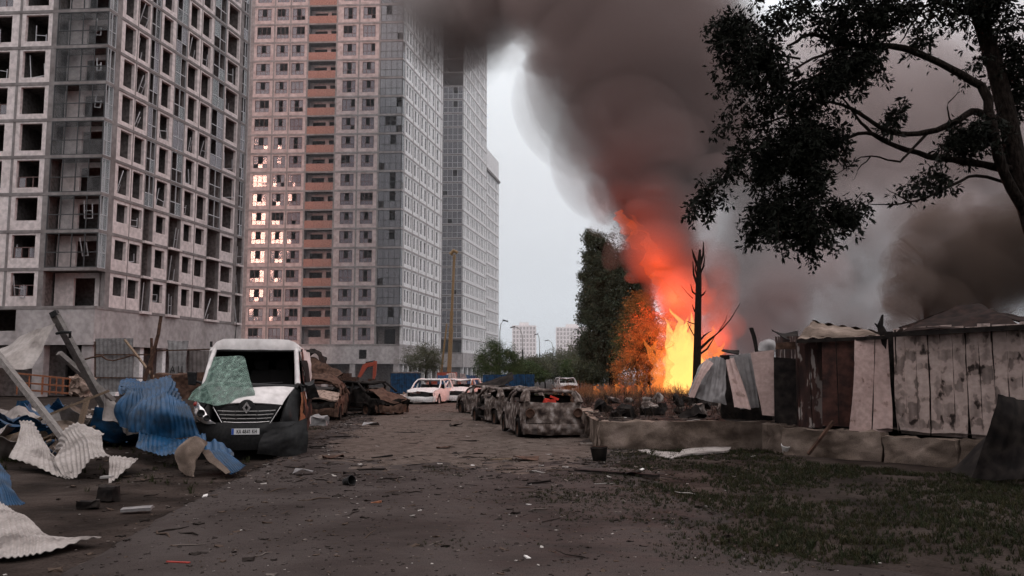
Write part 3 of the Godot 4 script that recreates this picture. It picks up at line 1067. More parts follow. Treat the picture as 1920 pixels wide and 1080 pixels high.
func wall_block(parent: Node, a: Vector3, b: Vector3, h: float) -> void:
	var m := MB.new()
	var z := (b - a).normalized()
	var bs := Basis(z, Vector3.UP, z.cross(Vector3.UP))
	lumpy(m, Transform3D(bs, (a + b) / 2 + Vector3.UP * (h / 2 - 0.08)), Vector3((b - a).length() - 0.015, h + 0.16, 0.32), 14, 0.075, a.x * 3.0 + a.z)
	part(parent, "wall_block", m, M.wall_block)

func sheds() -> void:
	# right-hand garage of tall metal boards under a rusty gable roof
	var g := thing("metal_garage", "scorched white board garage with a rusty gable roof at the right edge", "garage")
	var a := Vector3(7.46, 0.5, -16.75)
	var e := Vector3(9.35, 0.48, -13.6)
	var n := 15
	for i in n:
		var p := a.lerp(e, (i + 0.03) / n)
		var q := a.lerp(e, (i + 0.96) / n)
		var s := rf(-0.02, 0.02)
		var up := Vector3(0, 2.02 + rf(-0.03, 0.03), 0)
		var out := Vector3(-0.86, 0, -0.51) * rf(-0.02, 0.03)
		var m := profiled([[p + out, q + out], [p + up * 0.5 + out * 0.3, q + up * 0.5], [p + up + Vector3(s, 0, 0), q + up + Vector3(s, 0, 0)]], 1, 0.008, 0.035, i * 3.1, 0.012, 12, 16)
		part(g, "board", m, M.scorched_white)
	var deep := Vector3(2.6, 0, 1.6)
	part(g, "back_wall", board([a + deep, e + deep, e + deep + Vector3(0, 2, 0), a + deep + Vector3(0, 2, 0)], 0.05), M.char)
	part(g, "side_wall", board([a + deep + Vector3(-0.1, 0, 0), a + Vector3(0.05, 0, 0), a + Vector3(0.05, 2.0, 0), a + deep + Vector3(-0.1, 2.0, 0)], 0.05), M.char)
	# low gable of rusty sheets over the boards
	var ridge_a := Vector3(8.95, 3.01, -17)
	var ridge_b := Vector3(11.14, 2.96, -20)
	part(g, "roof_sheet", flat_sheet([Vector3(7.42, 2.43, -16.5), ridge_a + Vector3(0, -0.42, 0.3), ridge_a, Vector3(7.58, 2.54, -16.6)], 0, 0.0, 0.04, 1.0), M.soot_rust)
	part(g, "gable_panel", board([Vector3(7.48, 2.45, -16.4), Vector3(8.73, 2.4, -14.4), ridge_a + Vector3(0.3, -0.02, 0.2), ridge_a + Vector3(-0.1, -0.02, 0.1)], 0.02, 0.08, 2.0), M.soot_rust)
	part(g, "roof_sheet", flat_sheet([Vector3(7.62, 2.57, -16.8), Vector3(10.26, 2.79, -20.5), ridge_b, ridge_a], 6, 0.02, 0.05, 3.0), M.soot_rust)
	part(g, "roof_sheet", flat_sheet([ridge_a, ridge_b, Vector3(11.83, 2.78, -18), Vector3(9.07, 2.44, -14.5)], 6, 0.02, 0.05, 4.0), M.soot_rust)
	var edge := MB.new()
	edge.bar(Vector3(7.33, 2.4, -16.75), Vector3(8.67, 2.42, -14.3), 0.07, 0.09)
	part(g, "roof_edge", edge, M.char)

	# shed in the middle: peeled corner, brown door, cream sheet, sagging roof
	var s := thing("metal_shed", "sagging shed with a dark red door between peeling boards and a cream sheet", "shed")
	for i in 3:
		var l := 1490 + i * 16.5
		var p := Vector3(5.95 + i * 0.2, 0.55, -17.75 + i * 0.09)
		var m := board([p, p + Vector3(0.19, 0, 0.085), p + Vector3(0.19, 1.87, 0.085), p + Vector3(0.0, 1.87, 0)], 0.03, 0.02, l)
		part(s, "board", m, M.peeled_door)
	var d := part(s, "door", board([Vector3(6.22, 0.61, -17.3), Vector3(6.76, 0.6, -17.1), Vector3(6.86, 2.36, -17.1), Vector3(6.28, 2.36, -17.3)], 0.04, 0.015, 7.0), M.rust_door)
	var hb := MB.new()
	hb.box(Vector3(6.49, 1.49, -17.12), Vector3(0.012, 1.7, 0.02))
	part(d, "seam", hb, M.char)
	part(s, "sheet_panel", profiled([[Vector3(6.55, 0.56, -16.75), Vector3(6.95, 0.5, -16.7)], [Vector3(6.7, 1.44, -16.85), Vector3(7.09, 1.44, -16.85)], [Vector3(6.84, 2.39, -17), Vector3(7.23, 2.41, -17)]], 0, 0.0, 0.03, 11.0, 0.02, 8, 14), M.cream_sheet)
	part(s, "sheet_panel", profiled([[Vector3(6.97, 0.5, -16.7), Vector3(7.32, 0.55, -16.6)], [Vector3(7.11, 1.44, -16.85), Vector3(7.41, 1.44, -16.8)], [Vector3(7.25, 2.41, -17), Vector3(7.46, 2.41, -16.95)]], 0, 0.0, 0.03, 12.0, 0.02, 8, 14), M.cream_sheet)
	part(s, "roof_sheet", profiled([[Vector3(5.8, 2.35, -17.4), Vector3(6.45, 2.36, -17.2), Vector3(7.39, 2.4, -16.9)], [Vector3(6.23, 2.56, -18.2), Vector3(6.84, 2.55, -18.1), Vector3(7.76, 2.51, -18)], [Vector3(6.68, 2.82, -19), Vector3(7.25, 2.7, -19), Vector3(8.17, 2.57, -19)]], 5, 0.015, 0.06, 13.0), M.wall_block)
	part(s, "roof_sheet", flat_sheet([Vector3(6.68, 2.82, -19), Vector3(8.19, 2.58, -19), Vector3(9.22, 2.53, -20.5), Vector3(7.31, 2.71, -20.5)], 5, 0.02, 0.05, 14.0), M.rust)
	part(s, "back_wall", board([Vector3(6.2, 0.55, -19.6), Vector3(8.0, 0.55, -18.9), Vector3(8.0, 2.4, -18.9), Vector3(6.2, 2.4, -19.6)], 0.05), M.char)
	part(s, "side_wall", board([Vector3(6.0, 0.55, -19.5), Vector3(5.93, 0.55, -17.8), Vector3(5.93, 2.42, -17.8), Vector3(6.0, 2.5, -19.5)], 0.04, 0.03, 3.0), M.peeled_door)
	part(s, "inner_wall", board([Vector3(7.28, 0.41, -17.6), Vector3(8.04, 0.41, -17.6), Vector3(8.14, 2.53, -17.6), Vector3(7.37, 2.49, -17.6)], 0.04, 0.02, 8.0), M.char)
	var fascia := MB.new()
	fascia.bar(Vector3(5.78, 2.3, -17.35), Vector3(7.42, 2.36, -16.85), 0.05, 0.07)
	part(s, "roof_edge", fascia, M.char)
	var post := MB.new()
	post.tube([Vector3(7.37, 0.49, -16.95), Vector3(7.4, 1.65, -16.95), Vector3(7.39, 2.45, -17), Vector3(7.34, 2.6, -17), Vector3(7.4, 2.82, -17)], [0.05, 0.05, 0.09, 0.06, 0.02], 7)
	post.tube([Vector3(7.35, 2.52, -17), Vector3(7.28, 2.65, -17.1)], [0.04, 0.015], 6)
	part(s, "charred_post", post, M.char)

	# row of collapsed sheds beyond
	var c := thing("burnt_shed", "black doorway of a burnt shed beside a peeling cream board", "shed")
	part(c, "door_leaf", board([Vector3(5.45, 0.64, -17.9), Vector3(5.88, 0.6, -17.8), Vector3(5.9, 1.96, -17.8), Vector3(5.48, 1.99, -17.9)], 0.05, 0.02, 5.0), M.char)
	part(c, "board", board([Vector3(5.29, 0.79, -18.2), Vector3(5.51, 0.76, -18.1), Vector3(5.55, 2.15, -18.1), Vector3(5.1, 2.11, -18.3)], 0.03, 0.04, 9.0), M.cream_sheet)
	part(c, "beam", board([Vector3(5.55, 2.16, -18), Vector3(5.98, 2.16, -17.9), Vector3(5.99, 2.32, -17.9), Vector3(5.57, 2.29, -18)], 0.08, 0.02, 15.0), M.rust)
	part(c, "back_wall", board([Vector3(5.0, 0.55, -20.6), Vector3(6.1, 0.55, -20.2), Vector3(6.1, 2.1, -20.2), Vector3(5.0, 2.1, -20.6)], 0.05), M.char)
	part(c, "side_wall", board([Vector3(5.32, 0.8, -18.3), Vector3(5.92, 0.84, -20.5), Vector3(5.95, 2.11, -20.5), Vector3(5.16, 2.11, -18.4)], 0.03, 0.03, 21.0), M.char)
	single("roof_sheet", profiled([[Vector3(5.59, 2.6, -18.4), Vector3(5.83, 2.43, -18.3), Vector3(6.09, 2.33, -18.2)], [Vector3(5.78, 2.57, -18.8), Vector3(6.07, 2.53, -18.9), Vector3(6.31, 2.57, -18.8)]], 0, 0.0, 0.05, 31.0, 0.015), M.char, "curled black roof sheet above the black doorway", "metal sheet")
	single("roof_sheet", profiled([[Vector3(5.26, 2.65, -18.9), Vector3(5.31, 2.66, -18.8)], [Vector3(5.31, 2.41, -18.8), Vector3(5.36, 2.42, -18.7)], [Vector3(5.34, 2.1, -18.7), Vector3(5.37, 2.12, -18.6)]], 0, 0.0, 0.03, 33.0, 0.02), M.char, "narrow black sheet standing upright over the cream board", "metal sheet")
	single("roof_sheet", profiled([[Vector3(4.75, 2.19, -19.4), Vector3(4.93, 2.14, -19.3), Vector3(5.12, 2.09, -19.3)], [Vector3(4.84, 2.23, -19.6), Vector3(5.01, 2.2, -19.5), Vector3(5.15, 2.18, -19.4)]], 0, 0.0, 0.03, 35.0, 0.02), M.char, "small black bent sheet poking above the crumpled grey sheet", "metal sheet")
	single("round_lid", profiled([[Vector3(5.63, 2.18, -19.6), Vector3(5.84, 2.16, -19.5), Vector3(6.09, 2.17, -19.5)], [Vector3(5.73, 2.35, -19.8), Vector3(5.87, 2.37, -19.6), Vector3(6.11, 2.33, -19.7)], [Vector3(5.89, 2.43, -20), Vector3(6.01, 2.46, -20), Vector3(6.12, 2.43, -20)]], 0, 0.0, 0.02, 37.0, 0.02), M.grey_sheet, "rounded pale grey cover behind the cream board", "cover")
	single("shed_wall", profiled([[Vector3(4.04, 1.15, -19.6), Vector3(4.4, 1.04, -19.2), Vector3(4.71, 0.94, -18.9)], [Vector3(4.24, 1.48, -19.8), Vector3(4.46, 1.44, -19.3), Vector3(4.77, 1.4, -19.1)], [Vector3(4.52, 1.96, -20), Vector3(4.68, 2, -19.6), Vector3(4.85, 1.95, -19.4)]], 6, 0.02, 0.16, 41.0), M.grey_sheet, "crumpled grey sheet leaning at the far end of the sheds by the fire", "metal sheet")
	single("shed_wall", profiled([[Vector3(3.98, 1.13, -19.55), Vector3(4.09, 1.09, -19.3)], [Vector3(4.18, 1.52, -19.5), Vector3(4.29, 1.47, -19.3)], [Vector3(4.47, 1.99, -19.6), Vector3(4.57, 1.85, -19.3)]], 2, 0.02, 0.08, 43.0), M.cream_sheet, "narrow cream strip folded along the crumpled grey sheet", "metal sheet")
	single("shed_wall", profiled([[Vector3(4.93, 0.88, -18.6), Vector3(5.32, 0.93, -18.5)], [Vector3(4.86, 1.48, -18.8), Vector3(5.3, 1.52, -18.7)], [Vector3(4.83, 2.04, -19), Vector3(5.28, 2.1, -18.9)]], 4, 0.012, 0.05, 45.0), M.grey_sheet, "dark grey sheet leaning between two pale boards of the sheds", "metal sheet")
	single("shed_wall", profiled([[Vector3(4.76, 0.93, -18.4), Vector3(5.08, 0.89, -18.3)], [Vector3(4.71, 1.49, -18.6), Vector3(4.96, 1.45, -18.5)], [Vector3(4.68, 1.95, -18.8), Vector3(4.82, 2.01, -18.7)]], 2, 0.02, 0.05, 47.0), M.cream_sheet, "cream board leaning askew in front of the dark grey sheet", "board")
	# black sheet leaning close by on the right
	single("leaning_panel", profiled([[Vector3(6.83, 0.05, -12.9), Vector3(7.44, 0.05, -12.5), Vector3(8.23, 0.04, -12.2)], [Vector3(7.02, 0.74, -12.8), Vector3(7.68, 0.7, -12.7), Vector3(8.31, 0.69, -12.3)], [Vector3(7.25, 1.31, -12.9), Vector3(7.98, 1.22, -13), Vector3(8.52, 1.34, -12.6)]], 7, 0.016, 0.14, 51.0, 0.006, 0, 20), M.char, "black burnt panel leaning at the right edge in front of the garage", "panel")
	single("leaning_panel", board([Vector3(7.09, 0.06, -14.1), Vector3(7.21, -0.01, -13.2), Vector3(7.73, 0.81, -13.6), Vector3(7.87, 0.78, -14)], 0.05, 0.04, 53.0), M.char, "black slanting sheet against the footing wall beside the burnt panel", "panel")
	for i in 46:
		var cz := -rf(19.8, 34.0)
		var cx := lerpf(2.5, 0.26 * -cz + 1.2, rng.randf())
		if cx > 5.2 and cz > -20.5: continue
		var lump := MB.new()
		lumpy(lump, Transform3D(Basis.from_euler(Vector3(rf(0, 3), rf(0, 3), rf(0, 3))), Vector3(cx, terrace_y(cx, cz) + 0.05, cz)), Vector3(rf(0.15, 0.6), rf(0.08, 0.3), rf(0.15, 0.5)), 4, 0.16, i * 3.0)
		single("charred_chunk", lump, M.char if i % 4 else M.burnt, "charred chunk of rubble lying on the burnt ground behind the low wall", "rubble", Transform3D.IDENTITY, "charred rubble on the burnt ground")
	# things lying on the burnt ground and at the foot of the wall
	single("door_sheet", board([Vector3(2.66, 0.03, -18.3), Vector3(3.14, 0.01, -17), Vector3(3.56, 0.03, -17.4), Vector3(2.91, 0.03, -18.5)], 0.03, 0.05, 61.0), M.white_sheet, "dirty white sheet lying on the ground below the low wall", "metal sheet")
	single("door_sheet", board([Vector3(3.36, 0.02, -17.5), Vector3(4.53, 0.05, -18.1), Vector3(4.77, 0.07, -18.8), Vector3(3.65, 0.05, -18.5)], 0.04, 0.03, 63.0), M.white_sheet, "long white board lying against the foot of the low wall", "board")
	single("charred_beam", bar_mb(Vector3(5.78, 0.08, -16.9), Vector3(6.35, 0.71, -17.05), 0.06, 0.05), M.rust, "thin rusty bar leaning on the footing wall below the red door", "bar")
	var pl := MB.new()
	pl.bar(Vector3(1.07, 0.03, -14.5), Vector3(2.29, 0.04, -13.6), 0.11, 0.05)
	single("plank", pl, M.char, "long charred plank lying on the grass before the low wall", "plank")

func bar_mb(a: Vector3, b: Vector3, w: float, h: float, roll := 0.0) -> MB:
	var m := MB.new()
	m.bar(a, b, w, h, roll)
	return m

# ---------------------------------------------------------------- vehicles
func wheel(parent: Node, at: Vector3, r: float, w: float, side: float, tyre: Material, rim: Material) -> void:
	var t := Transform3D(Basis(Vector3.BACK, -side * PI / 2), at)
	var b := MB.new()
	b.lathe(t, [[r * 0.62, -w / 2], [r * 0.93, -w / 2], [r, -w / 2 + 0.03], [r, w / 2 - 0.03], [r * 0.93, w / 2], [r * 0.62, w / 2], [r * 0.62, -w / 2]], 22)
	var y := part(parent, "wheel", b, tyre)
	var k := MB.new()
	k.lathe(t, [[0.001, w * 0.30], [r * 0.2, w * 0.30], [r * 0.24, w * 0.18], [r * 0.52, w * 0.22], [r * 0.6, w * 0.42], [r * 0.62, w * 0.42], [r * 0.62, -w * 0.4], [0.001, -w * 0.4]], 18)
	part(y, "rim", k, rim)

class CarPlan:
	var l := 4.1
	var w := 1.74
	var h := 1.43
	var belt := 0.93
	var amp := 0.0
	var sd := 0.0
	var sink := 0.0
	var noise: FastNoiseLite
	func bend(p: Vector3) -> Vector3:
		if amp == 0.0: return p
		var q := p * 1.7 + Vector3(sd, sd * 2.0, -sd)
		return p + Vector3(noise.get_noise_3d(q.x, q.y, q.z), noise.get_noise_3d(q.z, q.x + 40, q.y), noise.get_noise_3d(q.y, q.z + 80, q.x)) * amp

func patch(pl: CarPlan, nu: int, nv: int, f: Callable, thick := 0.02) -> MB:
	var rows := []
	for i in nv + 1:
		var line := PackedVector3Array()
		for j in nu + 1:
			line.append(pl.bend(f.call(j / float(nu), i / float(nv))))
		rows.append(line)
	var b := MB.new()
	b.sheet(rows, thick)
	return b

# front is +z; opts: skip [part names], bonnet_up radians, hatch true for a steep rear
func car(root: Node3D, pl: CarPlan, body: Material, dark: Material, glass_left: Material, opts := {}) -> void:
	var w := pl.w / 2
	var l := pl.l / 2
	var zf := l - 0.82
	var zr := -l + 0.74
	var skip: Array = opts.get("skip", [])
	var hatch: bool = opts.get("hatch", true)
	var cowl := l * 0.46
	var roof_f := l * 0.12
	var roof_r := -l * 0.72 if hatch else -l * 0.42
	var deck := -l * 0.93 if hatch else -l * 0.70
	var side_y := func(z: float) -> float:       # lower edge with wheel arches
		var y := 0.21
		for zw in [zf, zr]:
			var d: float = absf(z - zw)
			if d < 0.37: y = maxf(y, 0.29 + sqrt(0.37 * 0.37 - d * d))
		return y
	var belt_y := func(z: float) -> float:
		if z > cowl: return lerpf(pl.belt, 0.70, pow((z - cowl) / (l - cowl), 1.4))
		return pl.belt + 0.04 * clampf((roof_f - z) / l, 0, 1)
	var half := func(z: float, y: float) -> float:
		var e := 1.0 - 0.16 * pow(clampf((absf(z) - l * 0.62) / (l * 0.38), 0, 1), 2.0)
		return w * e * (1.0 - 0.05 * pow((y - 0.55) / 0.45, 2.0))
	for s in [-1.0, 1.0]:
		for seg in [["fender", l - 0.06, cowl - 0.04], ["front_door", cowl - 0.06, -0.10], ["rear_door", -0.12, zr + 0.26], ["rear_quarter", zr + 0.24, -l + 0.06]]:
			if seg[0] in skip: continue
			part(root, seg[0], patch(pl, 14, 7, func(u: float, v: float) -> Vector3:
				var z := lerpf(seg[1], seg[2], u if s > 0 else 1.0 - u)
				var lo: float = side_y.call(z)
				var y := lerpf(lo, belt_y.call(z), v)
				return Vector3(s * half.call(z, y), y, z)), body)
			if seg[0].ends_with("door") and not opts.has("wreck"):
				var hd := MB.new()
				hd.box(pl.bend(Vector3(s * (half.call(seg[2] + 0.2, 0.8) + 0.012), 0.8, seg[2] + 0.2)), Vector3(0.02, 0.03, 0.16))
				part(root, "door_handle", hd, dark)
	# bonnet
	if not "bonnet" in skip:
		var up: float = opts.get("bonnet_up", 0.0)
		var bt := Transform3D(Basis(Vector3.RIGHT, -up), Vector3(0, pl.belt, cowl)) * Transform3D(Basis.IDENTITY, Vector3(0, -pl.belt, -cowl))
		part(root, "bonnet", patch(pl, 10, 8, func(u: float, v: float) -> Vector3:
			var z := lerpf(l - 0.05, cowl - 0.02, v)
			var x: float = lerpf(-1, 1, u) * (half.call(z, 0.7) - 0.06)
			return bt * Vector3(x, belt_y.call(z) + 0.06 * (1.0 - pow(2 * u - 1, 2.0)) + 0.012, z)), body)
	# engine bay and firewall under it
	part(root, "engine_bay", patch(pl, 8, 6, func(u: float, v: float) -> Vector3:
		return Vector3(lerpf(-w + 0.16, w - 0.16, u), 0.5 + 0.16 * absf(sin(u * 7.0) * sin(v * 5.0)), lerpf(l - 0.14, cowl, v)), 0.3), dark)
	# nose: bumper, grille opening, lamps
	part(root, "front_bumper", patch(pl, 14, 5, func(u: float, v: float) -> Vector3:
		var a := lerpf(-1, 1, u)
		return Vector3(a * (w - 0.05), lerpf(0.2, 0.5, v), l + 0.04 - 0.22 * pow(absf(a), 3.0) + 0.04 * sin(v * PI))), opts.get("bumper", dark))
	part(root, "grille", patch(pl, 12, 4, func(u: float, v: float) -> Vector3:
		var a := lerpf(-1, 1, u)
		return Vector3(a * 0.52, lerpf(0.5, 0.68, v), l - 0.03 - 0.05 * a * a)), dark)
	for s in [-1.0, 1.0]:
		part(root, "headlight", patch(pl, 6, 4, func(u: float, v: float) -> Vector3:
			var a := lerpf(0.54, w - 0.08, u if s > 0 else 1.0 - u)
			return Vector3(s * a, lerpf(0.5, 0.69, v) + 0.03 * a, l + 0.0 - 0.2 * pow(a / w, 3.0))), glass_left)
	# rear panel with its window frame
	var rear_z := func(y: float) -> float:
		return lerpf(-l + 0.02, deck if hatch else -l + 0.08, clampf((y - 0.5) / (pl.belt - 0.45), 0, 1))
	if not "tailgate" in skip:
		part(root, "tailgate", patch(pl, 14, 8, func(u: float, v: float) -> Vector3:
			var a := lerpf(1, -1, u)
			var y := lerpf(0.46, pl.belt + 0.05, v)
			return Vector3(a * (w - 0.09), y, rear_z.call(y) + 0.10 * pow(absf(a), 3.0) - 0.025 * sin(v * PI))), body)
		for s in [-1.0, 1.0]:
			var hole := MB.new()
			hole.lathe(Transform3D(Basis(Vector3.RIGHT, -PI / 2), pl.bend(Vector3(s * (w - 0.2), 0.72, -l + 0.06))), [[0.001, 0.0], [0.10, 0.01], [0.125, 0.05], [0.10, 0.06], [0.09, 0.03], [0.001, 0.03]], 14)
			part(root, "tail_lamp_housing", hole, opts.get("tail", dark))
	part(root, "rear_bumper", patch(pl, 14, 5, func(u: float, v: float) -> Vector3:
		var a := lerpf(1, -1, u)
		return Vector3(a * (w - 0.03), lerpf(0.18, 0.45, v), -l - 0.03 + 0.16 * pow(absf(a), 3.0) - 0.04 * sin(v * PI))), opts.get("bumper", body))
	if not hatch and not "boot_lid" in skip:
		part(root, "boot_lid", patch(pl, 8, 5, func(u: float, v: float) -> Vector3:
			return Vector3(lerpf(-w + 0.1, w - 0.1, u), pl.belt + 0.05, lerpf(deck, -l + 0.1, v))), body)
	# greenhouse
	var cave: float = opts.get("cave", 0.0)
	var rh := func(x: float, z: float) -> float:
		return pl.h - 0.03 - 0.05 * pow(x / w, 2.0) - cave * (1.0 - pow(x / w, 2.0)) * (0.6 + 0.4 * sin(z * 3.0 + pl.sd))
	var rw := w * 0.76
	if not "roof" in skip:
		part(root, "roof", patch(pl, 10, 12, func(u: float, v: float) -> Vector3:
			var x := lerpf(-rw, rw, u)
			var z := lerpf(roof_f, roof_r, v)
			return Vector3(x, rh.call(x, z), z), 0.03), opts.get("roof", body))
	if not "pillars" in skip:
		for s in [-1.0, 1.0]:
			var feet := [[Vector3(s * (w - 0.09), pl.belt, cowl), Vector3(s * rw, pl.h - 0.09, roof_f)], [Vector3(s * (w - 0.05), pl.belt, -0.12), Vector3(s * rw, pl.h - 0.08, -0.15)], [Vector3(s * (w - 0.08), pl.belt + 0.03, deck + 0.24), Vector3(s * rw, pl.h - 0.09, roof_r)]]
			for k in 3:
				var b := MB.new()
				var p0: Vector3 = feet[k][0]
				var p1: Vector3 = feet[k][1]
				var wide: float = [0.05, 0.06, 0.10][k]
				b.tube([pl.bend(p0), pl.bend(p0.lerp(p1, 0.5) + Vector3(s * 0.03, 0.03, 0)), pl.bend(p1)], [wide, wide * 0.85, wide * 0.8], 6)
				part(root, "pillar", b, body)
			var rail := MB.new()
			rail.tube([pl.bend(Vector3(s * rw, pl.h - 0.09, roof_f)), pl.bend(Vector3(s * (rw + 0.01), pl.h - 0.06, (roof_f + roof_r) / 2)), pl.bend(Vector3(s * rw, pl.h - 0.09, roof_r))], [0.05, 0.05, 0.05], 6)
			part(root, "roof_rail", rail, body)
			if hatch:
				var rp := MB.new()
				rp.tube([pl.bend(Vector3(s * (w - 0.16), pl.belt + 0.03, deck + 0.02)), pl.bend(Vector3(s * (rw - 0.02), pl.h - 0.1, roof_r - 0.02))], [0.075, 0.06], 6)
				part(root, "hatch_frame", rp, body)
		for k in 2:
			var hd := MB.new()
			var z: float = [roof_f, roof_r][k]
			hd.tube([pl.bend(Vector3(-rw, pl.h - 0.08, z)), pl.bend(Vector3(0, rh.call(0, z) - 0.03, z)), pl.bend(Vector3(rw, pl.h - 0.08, z))], [0.05, 0.05, 0.05], 6)
			part(root, "roof_header", hd, body)
	# cabin: floor, dashboard, seats
	part(root, "floor_pan", patch(pl, 6, 8, func(u: float, v: float) -> Vector3:
		return Vector3(lerpf(-w + 0.1, w - 0.1, u), 0.26, lerpf(l - 0.3, -l + 0.15, v)), 0.06), dark)
	var dash := MB.new()
	dash.tube([pl.bend(Vector3(-w + 0.12, pl.belt - 0.1, cowl - 0.22)), pl.bend(Vector3(w - 0.12, pl.belt - 0.1, cowl - 0.22))], [0.14, 0.14], 7)
	part(root, "dashboard", dash, dark)
	for x in [-0.36, 0.36]:
		for zz in [0.05, -0.85]:
			var seat := MB.new()
			lumpy(seat, Transform3D(Basis(Vector3.RIGHT, -0.25), Vector3(x, 0.82, zz - 0.2)), Vector3(0.46, 0.62, 0.14), 4, 0.05, x + zz + pl.sd)
			lumpy(seat, Transform3D(Basis.IDENTITY, Vector3(x, 0.48, zz + 0.05)), Vector3(0.46, 0.16, 0.46), 4, 0.04, x - zz)
			part(root, "seat", seat, dark)
	if opts.get("wheels", true):
		for s in [-1.0, 1.0]:
			for z in [zf, zr]:
				wheel(root, Vector3(s * (w - 0.10), 0.30 - pl.sink, z), opts.get("wheel_r", 0.30), 0.19, s, opts.get("tyre", M.rubber), opts.get("rim", M.grey_plastic))

func plan(l: float, w: float, h: float, amp: float, sd: float) -> CarPlan:
	var p := CarPlan.new()
	p.l = l; p.w = w; p.h = h; p.amp = amp; p.sd = sd; p.noise = rough_noise
	return p

func vehicles() -> void:
	var rusted := {"tyre": M.char, "rim": M.rust, "tail": M.rust, "wheel_r": 0.27, "bumper": M.burnt, "wreck": true, "skip": []}
	var o := thing("burnt_car", "burnt-out rusty hatchback seen from behind, nearest of the burnt cars", "car", Vector3(0.74, -0.05, -23.6), PI + 0.17, "burnt cars beside the low wall")
	car(o, plan(3.8, 1.66, 1.33, 0.05, 2.0), M.burnt, M.char, M.char, rusted)
	o.rotation.z = 0.01
	var ember := MB.new()
	lumpy(ember, Transform3D(Basis.IDENTITY, Vector3(0.02, 0.98, -1.5)), Vector3(0.30, 0.12, 0.2), 4, 0.1, 4.0)
	lumpy(ember, Transform3D(Basis.from_euler(Vector3(0, 0, 0.4)), Vector3(-0.08, 1.08, -1.5)), Vector3(0.22, 0.05, 0.05), 3, 0.05, 5.0)
	var cloth := plain("red_cloth", lin(0.5, 0.05, 0.035), 0.8)
	part(o, "red_fragment", ember, cloth)

	o = thing("burnt_car", "burnt rusty saloon standing just beyond the burnt hatchback", "car", Vector3(-0.2, -0.07, -29.6), PI + 0.32, "burnt cars beside the low wall")
	var caved := rusted.duplicate()
	caved["cave"] = 0.16
	caved["skip"] = ["front_door", "bonnet"]
	car(o, plan(3.9, 1.64, 1.33, 0.11, 9.0), M.burnt, M.char, M.char, caved)
	o = thing("burnt_car", "burnt car with its roof torn up into a dark point in front of blue fence", "car", Vector3(-0.95, -0.06, -36.0), PI + 0.42, "burnt cars beside the low wall")
	var torn := rusted.duplicate()
	torn["skip"] = ["roof"]
	torn["hatch"] = false
	car(o, plan(4.1, 1.68, 1.30, 0.09, 15.0), M.burnt, M.char, M.char, torn)
	part(o, "torn_roof", profiled([[Vector3(0.75, 1.25, 0.5), Vector3(0, 1.32, 0.55), Vector3(-0.75, 1.5, 0.6)], [Vector3(0.72, 1.22, -0.3), Vector3(-0.1, 1.3, -0.3), Vector3(-0.85, 1.82, -0.3)], [Vector3(0.7, 1.2, -1.0), Vector3(-0.1, 1.2, -1.05), Vector3(-0.7, 1.45, -1.0)]], 0, 0.0, 0.12, 3.0, 0.02), M.char)

	# two white cars lit by the fire
	var white := {"tail": M.red_lens, "rim": M.grey_plastic, "wreck": true, "bumper": M.car_white, "cave": 0.12}
	o = thing("white_car", "dented white car with a black broken nose, left of the white pair", "car", Vector3(-4.7, -0.03, -49.6), -0.2, "white cars lit by the fire")
	car(o, plan(4.1, 1.8, 1.5, 0.06, 22.0), M.car_white, M.trim, M.char, white)
	o = thing("white_car", "dented white car behind and right of the other white one", "car", Vector3(-3.05, -0.03, -52.2), -0.2, "white cars lit by the fire")
	car(o, plan(4.1, 1.78, 1.5, 0.05, 27.0), M.car_white, M.trim, M.lens, white)
	o = thing("white_car", "small white car far down the lane beyond the burnt hatchback", "car", Vector3(5.0, 0, -79), 0.1)
	car(o, plan(4.1, 1.75, 1.5, 0.03, 31.0), M.car_white, M.trim, M.lens, white)

	# wrecks beside the van
	o = thing("wrecked_car", "burnt car with ash-covered bonnet beside the white van", "car", Vector3(-7.5, -0.08, -33.6), 0.1)
	car(o, plan(4.2, 1.9, 1.45, 0.10, 41.0), M.rust, M.char, M.char, {"tyre": M.char, "rim": M.rust, "wreck": true, "skip": ["bonnet", "roof"], "bumper": M.rust})
	part(o, "bonnet", profiled([[Vector3(-0.85, 0.8, 2.0), Vector3(0, 0.86, 2.1), Vector3(0.85, 0.78, 2.0)], [Vector3(-0.9, 0.98, 1.4), Vector3(0, 1.0, 1.4), Vector3(0.9, 0.96, 1.4)], [Vector3(-0.85, 1.1, 0.8), Vector3(0, 1.08, 0.8), Vector3(0.85, 1.06, 0.8)]], 0, 0.0, 0.14, 6.0, 0.06), M.ashy)
	part(o, "buckled_roof", profiled([[Vector3(-1.0, 1.3, 0.5), Vector3(0, 1.5, 0.3), Vector3(0.9, 1.25, 0.4)], [Vector3(-1.0, 1.6, -0.5), Vector3(0.1, 1.75, -0.4), Vector3(0.9, 1.3, -0.4)], [Vector3(-0.9, 1.2, -1.4), Vector3(0, 1.4, -1.4), Vector3(0.8, 1.1, -1.3)]], 0, 0.0, 0.25, 8.0, 0.03), M.rust)
	o = thing("wrecked_car", "black crushed car wreck between the ash-covered car and the white cars", "car", Vector3(-6.0, -0.06, -36.2), 0.75)
	car(o, plan(3.7, 1.75, 1.5, 0.16, 55.0), M.char, M.char, M.char, {"tyre": M.char, "rim": M.rust, "wreck": true, "skip": ["bonnet", "front_door"], "bumper": M.rust, "cave": 0.15})
	part(o, "bent_bonnet", profiled([[Vector3(-0.7, 0.7, 1.8), Vector3(0, 0.6, 1.9), Vector3(0.8, 0.55, 1.7)], [Vector3(-0.7, 1.0, 1.2), Vector3(0, 0.95, 1.2), Vector3(0.8, 0.9, 1.1)], [Vector3(-0.7, 1.0, 0.7), Vector3(0, 1.1, 0.7), Vector3(0.75, 0.9, 0.7)]], 0, 0.0, 0.2, 16.0, 0.02), M.rust)
